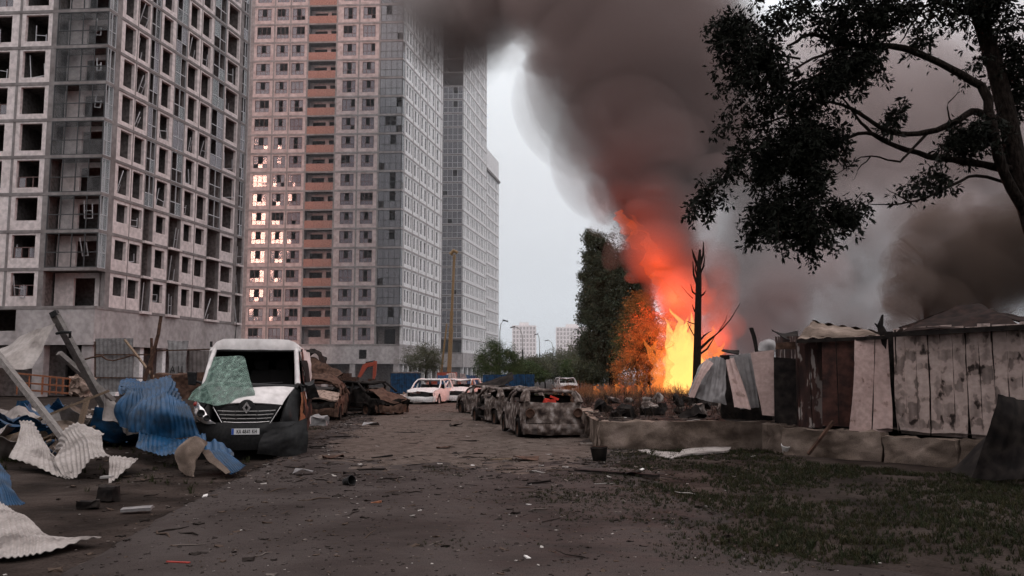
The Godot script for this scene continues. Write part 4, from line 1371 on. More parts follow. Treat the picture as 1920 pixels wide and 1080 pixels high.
	# torn black roof lying over the heap behind the van
	single("torn_roof", profiled([[Vector3(-9.68, 2.59, -39), Vector3(-9, 2.81, -39), Vector3(-8.35, 2.39, -38.5)], [Vector3(-9.21, 2.46, -37.5), Vector3(-8.6, 2.55, -37.5), Vector3(-8.03, 1.95, -37.5)]], 0, 0.0, 0.25, 61.0, 0.03), M.char, "black torn car roof bent over the wreck behind the van", "metal sheet")
	single("bent_sheet", profiled([[Vector3(-8.93, 1.71, -37), Vector3(-8.24, 1.67, -36.8), Vector3(-7.05, 1.58, -36)], [Vector3(-9.06, 2.13, -37.5), Vector3(-8.17, 1.94, -37), Vector3(-7.28, 1.71, -36.6)], [Vector3(-9.14, 2.47, -38), Vector3(-8.62, 2.37, -37.6), Vector3(-8.01, 1.94, -37)]], 0, 0.0, 0.2, 63.0, 0.02), M.rust, "brown crumpled sheet metal heaped behind the white van", "metal sheet")
	white_van()

func white_van() -> void:
	var o := thing("white_van", "white panel van with torn-out green windscreen and smashed front", "van", Vector3(-5.32, 0, -17.5), 0.2)
	var pl := plan(5.5, 2.07, 2.4, 0.0, 0.0)
	var W := 1.03
	# body shell behind the windscreen: sides, roof, rear
	for s in [-1.0, 1.0]:
		part(o, "side_panel", patch(pl, 20, 12, func(u: float, v: float) -> Vector3:
			var z := lerpf(-0.95, -5.3, u if s > 0 else 1.0 - u)
			var lo := 0.35
			for zw in [-4.3]:
				var d: float = absf(z - zw)
				if d < 0.42: lo = maxf(lo, 0.3 + sqrt(0.42 * 0.42 - d * d))
			var y := lerpf(lo, 2.22, v)
			var dent := 0.10 * nz(y * 1.3, z * 0.9, 70.0) if s > 0 else 0.02 * nz(y, z)
			return Vector3(s * (W - 0.10 * pow(clampf((y - 1.1) / 1.2, 0, 1), 2.0)) + dent, y, z), 0.03), M.van_white)
		# front wing and cab door
		if s < 0:
			part(o, "cab_door", patch(pl, 8, 8, func(u: float, v: float) -> Vector3:
				var z := lerpf(-0.98, -0.05, u)
				var y := lerpf(0.38, 1.38, v)
				return Vector3(-W + 0.02 * pow(y - 0.9, 2.0), y, z - 0.05), 0.04), M.van_white)
	part(o, "roof", patch(pl, 14, 20, func(u: float, v: float) -> Vector3:
		var x := lerpf(-1, 1, u)
		var z := lerpf(-0.80, -5.3, pow(v, 1.5))
		var y := 2.14 + 0.25 * (1.0 - pow(absf(x), 9.0)) * smoothstep(-0.01, 0.05, v)
		return Vector3(x * 0.94, y + 0.015 * nz(x * 2, z * 2), z), 0.03), M.van_white)
	part(o, "rear_wall", patch(pl, 6, 6, func(u: float, v: float) -> Vector3:
		return Vector3(lerpf(W - 0.04, -W + 0.04, u) * (1.0 - 0.08 * v), lerpf(0.35, 2.3, v), -5.3), 0.03), M.interior)
	part(o, "floor", patch(pl, 4, 6, func(u: float, v: float) -> Vector3:
		return Vector3(lerpf(-W + 0.05, W - 0.05, u), 0.5, lerpf(0.1, -5.25, v)), 0.08), M.interior)
	# torn dark and orange skin along the damaged side
	var strips := [[0.0, 0.75, 1.45, M.trim], [-0.35, 0.5, 1.9, M.interior], [-0.7, 0.4, 2.2, M.trim]]
	for k in strips.size():
		var z0: float = strips[k][0]
		part(o, "torn_side", profiled([[Vector3(W - 0.05, strips[k][1], z0), Vector3(W + 0.06, strips[k][1], z0 - 0.45)], [Vector3(W + 0.04, 1.0, z0), Vector3(W + 0.1, 1.05, z0 - 0.4)], [Vector3(W - 0.08, strips[k][2], z0 - 0.1), Vector3(W - 0.02, strips[k][2], z0 - 0.45)]], 0, 0.0, 0.12, k * 9.0 + 1.0, 0.015), strips[k][3])
	part(o, "orange_panel", profiled([[Vector3(W - 0.02, 0.62, 0.16), Vector3(W + 0.05, 0.7, -0.2)], [Vector3(W + 0.0, 0.95, 0.12), Vector3(W + 0.05, 1.0, -0.22)], [Vector3(W - 0.06, 1.25, 0.0), Vector3(W + 0.02, 1.28, -0.25)]], 0, 0.0, 0.07, 5.0, 0.012), M.orange_paint)
	for k in 4:
		var t := MB.new()
		t.tube([Vector3(W - 0.02 + k * 0.03, 1.7 - k * 0.2, -0.5), Vector3(W + 0.1 + k * 0.02, 1.1, -0.3 - k * 0.1), Vector3(W + 0.03, 0.45 + k * 0.06, -0.4)], [0.012, 0.015, 0.01], 5)
		part(o, "hanging_cable", t, M.trim)
	# windscreen surround
	var a := [Vector3(-0.92, 1.42, -0.12), Vector3(0.92, 1.42, -0.12), Vector3(0.84, 2.16, -0.84), Vector3(-0.84, 2.16, -0.84)]
	for k in [[0, 3], [1, 2]]:
		var t := MB.new()
		t.tube([a[k[0]], a[k[0]].lerp(a[k[1]], 0.5) + Vector3(0, 0.03, 0.04), a[k[1]]], [0.06, 0.05, 0.05], 8)
		part(o, "pillar", t, M.van_white)
	var hd := MB.new()
	hd.tube([a[3] + Vector3(0, -0.02, 0), Vector3(0, 2.13, -0.8), a[2] + Vector3(0, -0.02, 0)], [0.03, 0.03, 0.03], 8)
	part(o, "windscreen_header", hd, M.trim)
	var cw := MB.new()
	cw.tube([a[0] + Vector3(0, -0.06, 0), Vector3(0, 1.38, 0.02), a[1] + Vector3(0, -0.06, 0)], [0.06, 0.08, 0.06], 8)
	part(o, "scuttle", cw, M.trim)
	part(o, "dashboard", patch(pl, 8, 4, func(u: float, v: float) -> Vector3:
		return Vector3(lerpf(-0.9, 0.9, u), 1.36 - 0.1 * v + 0.04 * sin(u * 9.0), lerpf(-0.2, -0.75, v)), 0.3), M.interior)
	for x in [-0.5, 0.08, 0.52]:
		var seat := MB.new()
		lumpy(seat, Transform3D(Basis(Vector3.RIGHT, -0.15), Vector3(x, 1.35, -1.35)), Vector3(0.46, 0.75, 0.16), 4, 0.05, x)
		lumpy(seat, Transform3D(Basis(Vector3.RIGHT, -0.1), Vector3(x, 1.84, -1.40)), Vector3(0.27, 0.2, 0.12), 4, 0.05, x + 2)
		part(o, "seat", seat, M.interior)
	var bulk := MB.new()
	bulk.span(Transform3D.IDENTITY, -0.98, 0.1, 0.55, 2.2, -1.9, -1.85)
	part(o, "bulkhead", bulk, M.interior)
	# the windscreen, torn loose and folded over the bonnet
	part(o, "windscreen", profiled([[Vector3(-1.17, 1.15, 0.28), Vector3(-0.72, 1.05, 0.55), Vector3(-0.52, 1.02, 0.66), Vector3(0.12, 1.22, 0.42)], [Vector3(-1.1, 1.32, 0.1), Vector3(-0.7, 1.4, 0.22), Vector3(-0.35, 1.42, 0.26), Vector3(0.1, 1.3, 0.36)], [Vector3(-0.9, 1.52, -0.08), Vector3(-0.6, 1.56, -0.02), Vector3(-0.3, 1.55, 0.06), Vector3(0.0, 1.5, 0.12)], [Vector3(-0.86, 2.0, -0.6), Vector3(-0.5, 2.02, -0.55), Vector3(-0.25, 2.02, -0.5), Vector3(-0.16, 1.95, -0.4)]], 0, 0.0, 0.025, 3.0, 0.008, 20, 24), M.crazed)
	# bonnet
	part(o, "bonnet", patch(pl, 14, 10, func(u: float, v: float) -> Vector3:
		var x := lerpf(-1, 1, u)
		var wide := lerpf(0.66, 0.86, v)
		var z := lerpf(0.62 - 0.10 * x * x, -0.02, v)
		var y := lerpf(1.03, 1.37, pow(v, 0.8)) + 0.05 * (1.0 - x * x) + 0.012 * nz(x * 3, v * 3, 3.0)
		return Vector3(x * wide, y, z), 0.03), M.van_white)
	# dark panel under the missing right wing
	part(o, "wing_liner", profiled([[Vector3(0.62, 0.55, 0.6), Vector3(0.98, 0.5, 0.3)], [Vector3(0.7, 0.95, 0.5), Vector3(1.0, 0.9, 0.1)], [Vector3(0.84, 1.38, 0.0), Vector3(1.0, 1.34, -0.2)]], 0, 0.0, 0.08, 8.0, 0.05), M.trim)
	part(o, "wing", profiled([[Vector3(-1.06, 0.7, -0.2), Vector3(-1.05, 0.72, 0.1), Vector3(-0.95, 0.72, 0.38)], [Vector3(-1.05, 1.1, -0.2), Vector3(-1.0, 1.0, 0.05), Vector3(-0.88, 0.95, 0.3)], [Vector3(-0.98, 1.36, -0.2), Vector3(-0.9, 1.24, 0.05), Vector3(-0.78, 1.1, 0.25)]], 0, 0.0, 0.02, 8.0, 0.03), M.trim)
	# grille with bars and badge
	var gr := part(o, "grille", patch(pl, 12, 6, func(u: float, v: float) -> Vector3:
		var x := lerpf(-1, 1, u)
		var y := lerpf(0.68, 1.03, v)
		return Vector3(x * lerpf(0.45, 0.63, v), y, 0.68 - 0.08 * x * x - 0.05 * v), 0.06), M.trim)
	for k in 4:
		var y := 0.70 + k * 0.072
		var half := lerpf(0.43, 0.58, k / 4.0)
		var t := MB.new()
		t.tube([Vector3(-half, y + 0.012, 0.66), Vector3(-half * 0.5, y, 0.71), Vector3(0, y, 0.725), Vector3(half * 0.5, y, 0.71), Vector3(half, y + 0.012, 0.66)], [0.011, 0.011, 0.011, 0.011, 0.011], 6)
		part(gr, "grille_bar", t, M.chrome if k == 0 else M.grey_plastic)
		if k > 0:
			for q in 5:
				var st := MB.new()
				st.box(Vector3(lerpf(-0.8, 0.8, q / 4.0) * half, y + 0.002, 0.722 - 0.03 * pow(q - 2, 2.0) / 4.0), Vector3(0.035, 0.018, 0.02))
				part(gr, "chrome_stud", st, M.chrome)
	for s in [-1.0, 1.0]:
		var t := MB.new()
		t.tube([Vector3(s * 0.45, 0.68, 0.66), Vector3(s * 0.64, 1.0, 0.6)], [0.012, 0.012], 6)
		part(gr, "grille_trim", t, M.chrome)
	var arch := MB.new()
	arch.lathe(Transform3D(Basis(Vector3.RIGHT, PI / 2), Vector3(0, 0.985, 0.69)), [[0.15, -0.04], [0.16, 0.0], [0.15, 0.025], [0.001, 0.03]], 20)
	part(gr, "badge_base", arch, M.trim)
	var badge := MB.new()
	var t := Transform3D(Basis.IDENTITY, Vector3(0, 0.985, 0.722))
	var outer := [Vector2(0, 0.115), Vector2(0.082, 0), Vector2(0, -0.115), Vector2(-0.082, 0)]
	var inner := [Vector2(0, 0.052), Vector2(0.036, 0), Vector2(0, -0.052), Vector2(-0.036, 0)]
	for k in 4:
		badge.prism(t, PackedVector2Array([outer[k], outer[(k + 1) % 4], inner[(k + 1) % 4], inner[k]]), 0, 0.02)
	part(gr, "diamond_badge", badge, M.chrome)
	# bumper and plate
	part(o, "front_bumper", patch(pl, 18, 8, func(u: float, v: float) -> Vector3:
		var x := lerpf(-1, 1, u)
		var y := lerpf(0.17, 0.70, v)
		return Vector3(x * (1.02 - 0.04 * v), y, 0.72 - 0.36 * pow(absf(x), 2.6) + 0.05 * sin(v * PI) - (0.10 * nz(x * 2, v * 3, 5.0) if x > 0.3 else 0.0)), 0.05), M.trim)
	part(o, "bumper_shell", profiled([[Vector3(0.2, 0.12, 0.78), Vector3(0.7, 0.06, 0.66), Vector3(1.12, 0.1, 0.3)], [Vector3(0.25, 0.35, 0.82), Vector3(0.75, 0.38, 0.72), Vector3(1.14, 0.45, 0.32)], [Vector3(0.4, 0.6, 0.74), Vector3(0.8, 0.66, 0.62), Vector3(1.1, 0.78, 0.28)]], 0, 0.0, 0.12, 12.0, 0.02), M.trim)
	part(o, "undertray", patch(pl, 6, 4, func(u: float, v: float) -> Vector3:
		return Vector3(lerpf(-0.9, 0.9, u), 0.2 + 0.05 * v, lerpf(0.5, -0.8, v)), 0.25), M.interior)
	var pt := Transform3D(Basis(Vector3.UP, 0.0), Vector3(0.0, 0.53, 0.79))
	var plate := MB.new()
	plate.span(pt, -0.26, 0.26, -0.058, 0.058, -0.012, 0.0)
	var pn := part(o, "number_plate", plate, M.plate)
	var eu := MB.new()
	eu.span(pt, -0.258, -0.215, -0.056, 0.056, -0.002, 0.002)
	part(pn, "blue_strip", eu, M.plate_blue)
	var tm := TextMesh.new()
	tm.text = "KA 4841 KH"
	tm.font = SystemFont.new()
	(tm.font as SystemFont).font_names = PackedStringArray(["Droid Sans"])
	(tm.font as SystemFont).font_weight = 700
	tm.font_size = 32
	tm.pixel_size = 0.0026
	tm.depth = 0.003
	part(pn, "plate_lettering", tm, M.ink, pt * Transform3D(Basis.from_scale(Vector3(0.86, 1.25, 1)), Vector3(0.022, 0.0, 0.002)))
	# headlamp still in place on one side: housing, clear lens, reflectors, indicator
	var lamp := part(o, "headlight", profiled([[Vector3(-0.98, 0.78, 0.42), Vector3(-0.78, 0.68, 0.6), Vector3(-0.58, 0.68, 0.69)], [Vector3(-1.03, 0.92, 0.34), Vector3(-0.86, 0.84, 0.58), Vector3(-0.68, 0.76, 0.65)], [Vector3(-1.05, 1.12, 0.18), Vector3(-0.95, 1.06, 0.42), Vector3(-0.82, 0.96, 0.52)]], 0, 0.0, 0.0, 1.0, 0.03, 14, 14), M.lens)
	for q in [[-0.86, 0.88, 0.60, 0.075], [-0.74, 0.79, 0.66, 0.06]]:
		var bowl := MB.new()
		bowl.lathe(Transform3D(Basis(Vector3.RIGHT, PI / 2) , Vector3(q[0], q[1], q[2])), [[q[3], -0.02], [q[3], 0.004], [q[3] * 0.8, 0.004], [q[3] * 0.4, -0.012], [0.001, -0.012]], 16)
		part(lamp, "reflector", bowl, M.trim)
	var ind := MB.new()
	ind.lathe(Transform3D(Basis(Vector3.RIGHT, PI / 2), Vector3(-1.0, 1.05, 0.34)), [[0.05, -0.02], [0.04, 0.01], [0.001, 0.02]], 12)
	part(lamp, "indicator", ind, M.red_lens)
	# mirrors, wiper, aerial
	var mr := MB.new()
	lumpy(mr, Transform3D(Basis.IDENTITY, Vector3(-1.2, 1.55, -0.35)), Vector3(0.16, 0.26, 0.1), 4, 0.03, 2.0)
	mr.tube([Vector3(-0.98, 1.45, -0.3), Vector3(-1.16, 1.5, -0.35)], [0.03, 0.03], 6)
	part(o, "mirror", mr, M.trim)
	var mr2 := MB.new()
	lumpy(mr2, Transform3D(Basis.from_euler(Vector3(0.4, 0.3, 0.3)), Vector3(1.2, 1.3, -0.25)), Vector3(0.22, 0.34, 0.16), 5, 0.08, 7.0)
	mr2.tube([Vector3(0.98, 1.4, -0.2), Vector3(1.18, 1.35, -0.25)], [0.03, 0.03], 6)
	part(o, "mirror", mr2, M.trim)
	var wp := MB.new()
	wp.tube([Vector3(-0.2, 1.42, 0.0), Vector3(0.62, 1.47, -0.08)], [0.015, 0.01], 5)
	part(o, "wiper", wp, M.trim)
	var ae := MB.new()
	ae.tube([Vector3(-0.45, 2.38, -0.95), Vector3(-0.43, 2.78, -1.0)], [0.012, 0.004], 5)
	ae.tube([Vector3(-0.6, 2.385, -0.9), Vector3(-0.25, 2.385, -0.9)], [0.008, 0.005], 5)
	part(o, "aerial", ae, M.trim)
	for s in [-1.0, 1.0]:
		for z in [-0.35, -4.3]:
			wheel(o, Vector3(s * 0.9, 0.34, z), 0.34, 0.22, s, M.rubber, M.grey_plastic)

# ---------------------------------------------------------------- things of the building site and street
func street_lamp(label: String, base: Vector3, high: float, reach: float) -> void:
	var o := thing("street_lamp", label, "street lamp", base, 0.0, "street lamps along the far road")
	var p := MB.new()
	p.tube([Vector3.ZERO, Vector3(0, high * 0.62, 0)], [0.16, 0.12], 8)
	part(o, "pole", p, M.trim)
	var a := MB.new()
	a.tube([Vector3(0, high * 0.62, 0), Vector3(0.02 * reach, high * 0.85, 0), Vector3(0.2 * reach, high * 0.95, 0), Vector3(0.55 * reach, high * 0.995, 0), Vector3(reach * 0.9, high, 0)], [0.08, 0.07, 0.06, 0.05, 0.05], 6)
	part(o, "arm", a, M.grey_plastic)
	var h := MB.new()
	lumpy(h, Transform3D(Basis(Vector3.BACK, -0.25 * signf(reach)), Vector3(reach, high, 0)), Vector3(0.75, 0.16, 0.3), 3, 0.03, high)
	part(o, "lamp_head", h, M.trim)

func site_things() -> void:
	street_lamp("nearest street lamp, its arm curving right beside the far tower", Vector3(-1.64, 0, -114.64), 9.0, 0.75)
	street_lamp("street lamp with its arm bent to the left before the hazy tower", Vector3(1.61, 0, -129.53), 9.0, -1.5)
	street_lamp("third street lamp along, between the two hazy towers", Vector3(4.92, 0, -152.35), 9.0, -0.6)
	street_lamp("farthest street lamp, pale and thin, left of the second hazy tower", Vector3(8.54, 0, -178.59), 9.0, -1.3)

	# excavator: boom, stick and a body behind the heaps
	var e := thing("excavator", "orange-red excavator arm rising over the wrecks before the middle tower", "excavator", Vector3(-15.6, 0, -90))
	var b := MB.new()
	b.span(Transform3D.IDENTITY, -2.6, -0.6, 0.7, 1.5, -1.2, 0.6)
	b.span(Transform3D.IDENTITY, -2.3, -1.4, 1.5, 1.9, -1.0, 0.4)
	part(e, "body", b, M.rust)
	b = MB.new()
	b.span(Transform3D.IDENTITY, -2.6, 0.4, 0, 0.65, -1.5, 0.9)
	part(e, "tracks", b, M.trim)
	b = MB.new()
	b.prism(Transform3D(Basis.IDENTITY, Vector3(0, 0, -0.2)), PackedVector2Array([Vector2(-0.6, 1.5), Vector2(-0.3, 1.45), Vector2(0.35, 2.5), Vector2(1.25, 2.75), Vector2(1.35, 2.95), Vector2(1.2, 3.1), Vector2(0.2, 2.95), Vector2(-0.1, 2.75)]), -0.16, 0.16)
	part(e, "boom", b, M.excavator)
	b = MB.new()
	b.prism(Transform3D(Basis.IDENTITY, Vector3(0, 0, -0.2)), PackedVector2Array([Vector2(1.05, 3.2), Vector2(1.4, 3.15), Vector2(1.3, 1.7), Vector2(1.1, 1.2), Vector2(0.95, 1.3), Vector2(1.0, 2.6)]), -0.13, 0.13)
	part(e, "stick", b, M.excavator)
	b = MB.new()
	b.tube([Vector3(0.2, 3.0, -0.2), Vector3(1.15, 3.2, -0.2)], [0.08, 0.06], 7)
	part(e, "ram", b, M.trim)
	b = MB.new()
	lumpy(b, Transform3D(Basis.IDENTITY, Vector3(0.9, 1.0, -0.2)), Vector3(0.7, 0.6, 0.8), 4, 0.12, 2.0)
	part(e, "bucket", b, M.rust)

	# mobile crane with a telescopic boom
	var c := thing("mobile_crane", "yellow telescopic crane boom standing upright before the glazed tower", "crane", Vector3(-7.9, 0, -105))
	var foot := Vector3(0.2, 1.9, 0)
	var head := Vector3(0.75, 16.6, 0)
	var cuts := [0.0, 0.36, 0.5, 0.98]
	for i in 3:
		b = MB.new()
		var s: float = [0.5, 0.38, 0.3][i]
		b.bar(foot.lerp(head, cuts[i]), foot.lerp(head, cuts[i + 1] + 0.02), s, s)
		b.bar(foot.lerp(head, cuts[i + 1] - 0.012), foot.lerp(head, cuts[i + 1]), s + 0.1, s + 0.1)
		part(c, "boom_section", b, M.boom_yellow)
	b = MB.new()
	b.tube([head + Vector3(-0.5, 0.0, 0), head + Vector3(-0.1, 0.5, 0), head + Vector3(0.4, 0.2, 0)], [0.25, 0.25, 0.2], 8)
	part(c, "boom_head", b, M.boom_yellow)
	b = MB.new()
	b.tube([Vector3(-0.75, 2.0, 0.3), Vector3(-0.1, 8.0, 0.3)], [0.15, 0.1], 8)
	part(c, "ram", b, M.boom_yellow)
	b = MB.new()
	b.span(Transform3D.IDENTITY, -1.2, 1.1, 1.3, 2.05, -1.3, 1.0)
	part(c, "turntable", b, M.excavator)
	b = MB.new()
	b.span(Transform3D.IDENTITY, -2.6, 3.2, 0.6, 1.28, -1.2, 1.2)
	part(c, "carrier", b, M.excavator)
	for x in [-2.0, -0.8, 1.4, 2.6]:
		wheel(c, Vector3(x, 0.5, 1.1), 0.5, 0.3, 1.0, M.rubber, M.grey_plastic)

	# blue site cabin
	var k := thing("site_cabin", "blue metal site cabin with a grey lid left of the white cars", "cabin", Vector3(-9.3, 0, -75))
	part(k, "front_wall", flat_sheet([Vector3(-1.2, 0.05, 0.9), Vector3(1.2, 0.05, 0.9), Vector3(1.2, 1.85, 0.9), Vector3(-1.2, 1.85, 0.9)], 12, 0.02, 0.0, 1.0), M.blue_sheet)
	part(k, "side_wall", flat_sheet([Vector3(-1.2, 0.05, -0.9), Vector3(-1.2, 0.05, 0.88), Vector3(-1.2, 1.85, 0.88), Vector3(-1.2, 1.85, -0.9)], 8, 0.02, 0.0, 1.0), M.trim)
	part(k, "side_wall", flat_sheet([Vector3(1.2, 0.05, 0.88), Vector3(1.2, 0.05, -0.9), Vector3(1.2, 1.85, -0.9), Vector3(1.2, 1.85, 0.88)], 8, 0.02, 0.0, 1.0), M.blue_sheet)
	b = MB.new()
	b.span(Transform3D.IDENTITY, -1.26, 1.26, 1.85, 1.97, -0.96, 0.96)
	part(k, "roof", b, M.grey_sheet)
	# fence of blue sheets
	var fe := thing("blue_fence", "long blue sheet-metal fence behind the burnt cars", "fence")
	for i in 6:
		var l := 903 + i * 16.5
		var p0 := Vector3((l - 960) / 1600.0 * 62.0, 0.02, -62 - i * 0.1)
		var p1 := Vector3((l + 16.3 - 960) / 1600.0 * 62.0, 0.02, -62.1 - i * 0.1)
		var up := Vector3(0.12 if i == 0 else rf(-0.02, 0.02), 1.68 + rf(-0.04, 0.02), rf(-0.06, 0.06))
		part(fe, "fence_sheet", flat_sheet([p0, p1, p1 + up, p0 + up], 4, 0.02, 0.04, i * 2.0), M.blue_sheet)
	b = MB.new()
	b.bar(Vector3(-2.3, 1.2, -62.4), Vector3(1.7, 1.2, -62.9), 0.06, 0.06)
	part(fe, "rail", b, M.rust)
	# loose fence sheets leaning beside the white cars
	var loose := [[[818, 744], [838, 742], [842, 702], [822, 704], "blue_sheet", "blue fence sheet leaning behind the roof of the white cars"], [[838, 742], [866, 742], [855, 700], [838, 701], "white_sheet", "pale bluish fence sheet leaning behind the white cars"], [[868, 745], [880, 748], [872, 700], [862, 700], "grey_sheet", "narrow grey fence sheet leaning between two blue ones"], [[882, 748], [904, 754], [893, 704], [874, 702], "blue_sheet", "blue fence sheet slanting down behind the red and white post"]]
	for q in loose:
		var d := 57.0 + rf(-1, 1)
		var f := func(p: Array, dd: float) -> Vector3: return Vector3((p[0] - 960) / 1600.0 * dd, 1.6 + (705.0 - p[1]) / 1600.0 * dd * 1.005, -dd)
		var net := [[f.call(q[0], d), f.call(q[1], d)], [f.call(q[3], d + 0.7), f.call(q[2], d + 0.7)]]
		single("fence_sheet", profiled(net, 4, 0.02, 0.08, d, 0.006, 0, 12), M[q[4]], q[5], "metal sheet")
	b = MB.new()
	b.lathe(Transform3D(Basis.IDENTITY, Vector3.ZERO), [[0.001, -0.02], [0.2, -0.02], [0.2, 0.03], [0.1, 0.06], [0.095, 0.62], [0.001, 0.62]], 14)
	var po := thing("marker_post", "short post with a pale body and red pointed top beside the white cars", "post", Vector3(-2.32, 0, -49.92))
	part(po, "base", b, M.grey_plastic)
	b = MB.new()
	b.lathe(Transform3D(Basis.IDENTITY, Vector3.ZERO), [[0.095, 0.62], [0.15, 0.64], [0.155, 1.0], [0.11, 1.04], [0.001, 1.04]], 14)
	part(po, "body", b, M.car_white)
	b = MB.new()
	b.lathe(Transform3D(Basis.IDENTITY, Vector3.ZERO), [[0.10, 1.042], [0.075, 1.14], [0.03, 1.34], [0.001, 1.36]], 12)
	part(po, "top", b, M.orange_paint)

	# grey fence panels in front of the left tower
	var pnl := thing("sheet_fence", "large grey corrugated fence panel before the left tower's ground floor", "fence")
	part(pnl, "sheet", flat_sheet([Vector3(-19.36, 0.86, -40), Vector3(-17.62, 0.86, -40), Vector3(-17.74, 3.36, -40), Vector3(-19.53, 3.34, -40)], 9, 0.02, 0.04, 3.0), M.grey_sheet)
	b = MB.new()
	b.bar(Vector3(-19.45, 2.59, -39.9), Vector3(-16.79, 2.59, -39.9), 0.05, 0.06)
	b.bar(Vector3(-19.39, 1.53, -39.9), Vector3(-17.06, 1.5, -39.9), 0.05, 0.06)
	b.bar(Vector3(-19.38, 0.79, -39.95), Vector3(-19.5, 3.21, -39.95), 0.05, 0.05)
	part(pnl, "rail", b, M.rust)
	var p2 := thing("sheet_fence", "narrow grey fence panel with faint lettering left of the white van", "fence")
	part(p2, "sheet", profiled([[Vector3(-16.49, 0.84, -41), Vector3(-15.47, 0.84, -41)], [Vector3(-16.42, 2.23, -41), Vector3(-15.6, 2.23, -41)], [Vector3(-16.62, 3.31, -41.2), Vector3(-15.59, 3.29, -41.2)]], 4, 0.02, 0.06, 8.0), M.grey_sheet)
	var tm := TextMesh.new()
	tm.text = "A Ц"
	tm.font = SystemFont.new()
	(tm.font as SystemFont).font_names = PackedStringArray(["Droid Sans"])
	tm.font_size = 32
	tm.pixel_size = 0.013
	tm.depth = 0.01
	part(p2, "lettering", tm, M.trim, Transform3D(Basis.IDENTITY, Vector3(-16.01, 1.9, -40.9)))
	part(p2, "cross_rail", bar_mb(Vector3(-17.17, 2.79, -40.8), Vector3(-14.35, 2.87, -40.8), 0.05, 0.06), M.rust)
	var p3 := thing("sheet_fence", "brownish grey fence panel right beside the white van's windscreen", "fence")
	part(p3, "sheet", flat_sheet([Vector3(-15.61, 0.83, -41.5), Vector3(-14.63, 0.83, -41.5), Vector3(-14.7, 2.84, -41.5), Vector3(-15.68, 2.81, -41.5)], 5, 0.015, 0.04, 9.0), M.room)
	# posts and a bent pipe
	b = MB.new()
	b.tube([Vector3(-12.87, 0.86, -30), Vector3(-12.83, 1.54, -30), Vector3(-12.6, 2.29, -30), Vector3(-12.43, 3.07, -30), Vector3(-12.36, 3.71, -30)], [0.075, 0.075, 0.07, 0.065, 0.06], 8)
	single("bent_pipe", b, M.rust, "tall bent rusty pipe standing behind the blue crumpled sheet", "pipe")
	b = MB.new()
	b.tube([Vector3(-12.96, 0.55, -31), Vector3(-13.09, 2.97, -31)], [0.05, 0.05], 7)
	single("fence_post", b, M.rust, "straight rusty post close behind the bent pipe", "post")
	b = MB.new()
	b.tube([Vector3(-13.64, 0.71, -39), Vector3(-13.73, 3.17, -39)], [0.06, 0.06], 7)
	single("fence_post", b, M.trim, "dark post rising just left of the van's roof", "post")
	b = MB.new()
	b.tube([Vector3(-16.14, 2.17, -32), Vector3(-15.71, 2.29, -32), Vector3(-15.36, 2.35, -32), Vector3(-15.15, 2.21, -32), Vector3(-14.91, 2.17, -32), Vector3(-14.51, 2.27, -32), Vector3(-14.16, 2.39, -32), Vector3(-13.92, 2.25, -32)], [0.035, 0.035, 0.035, 0.03, 0.03, 0.03, 0.03, 0.02], 6)
	single("bent_rod", b, M.rust, "twisted dark rod hanging across the grey fence panel", "rod")
	b = MB.new()
	b.bar(Vector3(-14.96, 2.99, -33), Vector3(-13.28, 1.46, -32), 0.09, 0.05)
	single("timber_strut", b, M.timber, "thin timber strut slanting across the grey fence panel", "strut")
	# orange railing
	var r := thing("railing", "orange steel railing behind the leaning beams at far left", "railing")
	for q in [[[35, 700], [175, 714]], [[40, 717], [178, 727]], [[44, 730], [150, 738]]]:
		part(r, "rail", bar_mb(flat_pt(q[0], 33.0), flat_pt(q[1], 31.5), 0.05, 0.06), M.orange_paint)
	for x in [38, 60, 85, 99, 111, 123, 136, 150, 164]:
		part(r, "post", bar_mb(flat_pt([x, 739], 32.4), flat_pt([x, 703 + (x - 35) * 0.08], 32.4), 0.06 if x == 85 or x == 123 else 0.035, 0.05), M.orange_paint)
	b = MB.new()
	lumpy(b, Transform3D(Basis.IDENTITY, Vector3(-14.5, 1.26, -29)), Vector3(0.55, 0.55, 0.5), 10, 0.28, 3.0)
	single("insulation_lump", b, M.ashy, "torn pale insulation lump by the orange railing", "insulation")
	# low reddish machine body between the blue sheet and the van
	b = MB.new()
	lumpy(b, Transform3D(Basis.IDENTITY, Vector3(-10.19, 1.32, -27)), Vector3(1.5, 0.7, 1.6), 6, 0.12, 6.0)
	single("crushed_machine", b, M.rust, "crushed rusty hulk between the blue sheet and the van", "wreck")
	# heap of rubble left of the white cars
	for i in 14:
		b = MB.new()
		var at := Vector3(-7.36, 0, -55.21) + Vector3(rf(-1.2, 0.9), rf(0.02, 0.25), rf(-1.5, 1.5))
		lumpy(b, Transform3D(Basis.from_euler(Vector3(rf(0, 3), rf(0, 3), rf(0, 3))), at), Vector3(rf(0.3, 0.7), rf(0.1, 0.3), rf(0.2, 0.5)), 4, 0.12, i * 2.0)
		single("rubble_chunk", b, M.wall_block if i % 2 else M.white_sheet, "pale rubble chunk in the heap left of the white cars", "rubble", Transform3D.IDENTITY, "rubble heap by the white cars")

func flat_pt(p: Array, d: float) -> Vector3:
	return Vector3((p[0] - 960) / 1600.0 * d, 1.6 + (705.0 - p[1]) / 1600.0 * d * 1.005, -d)

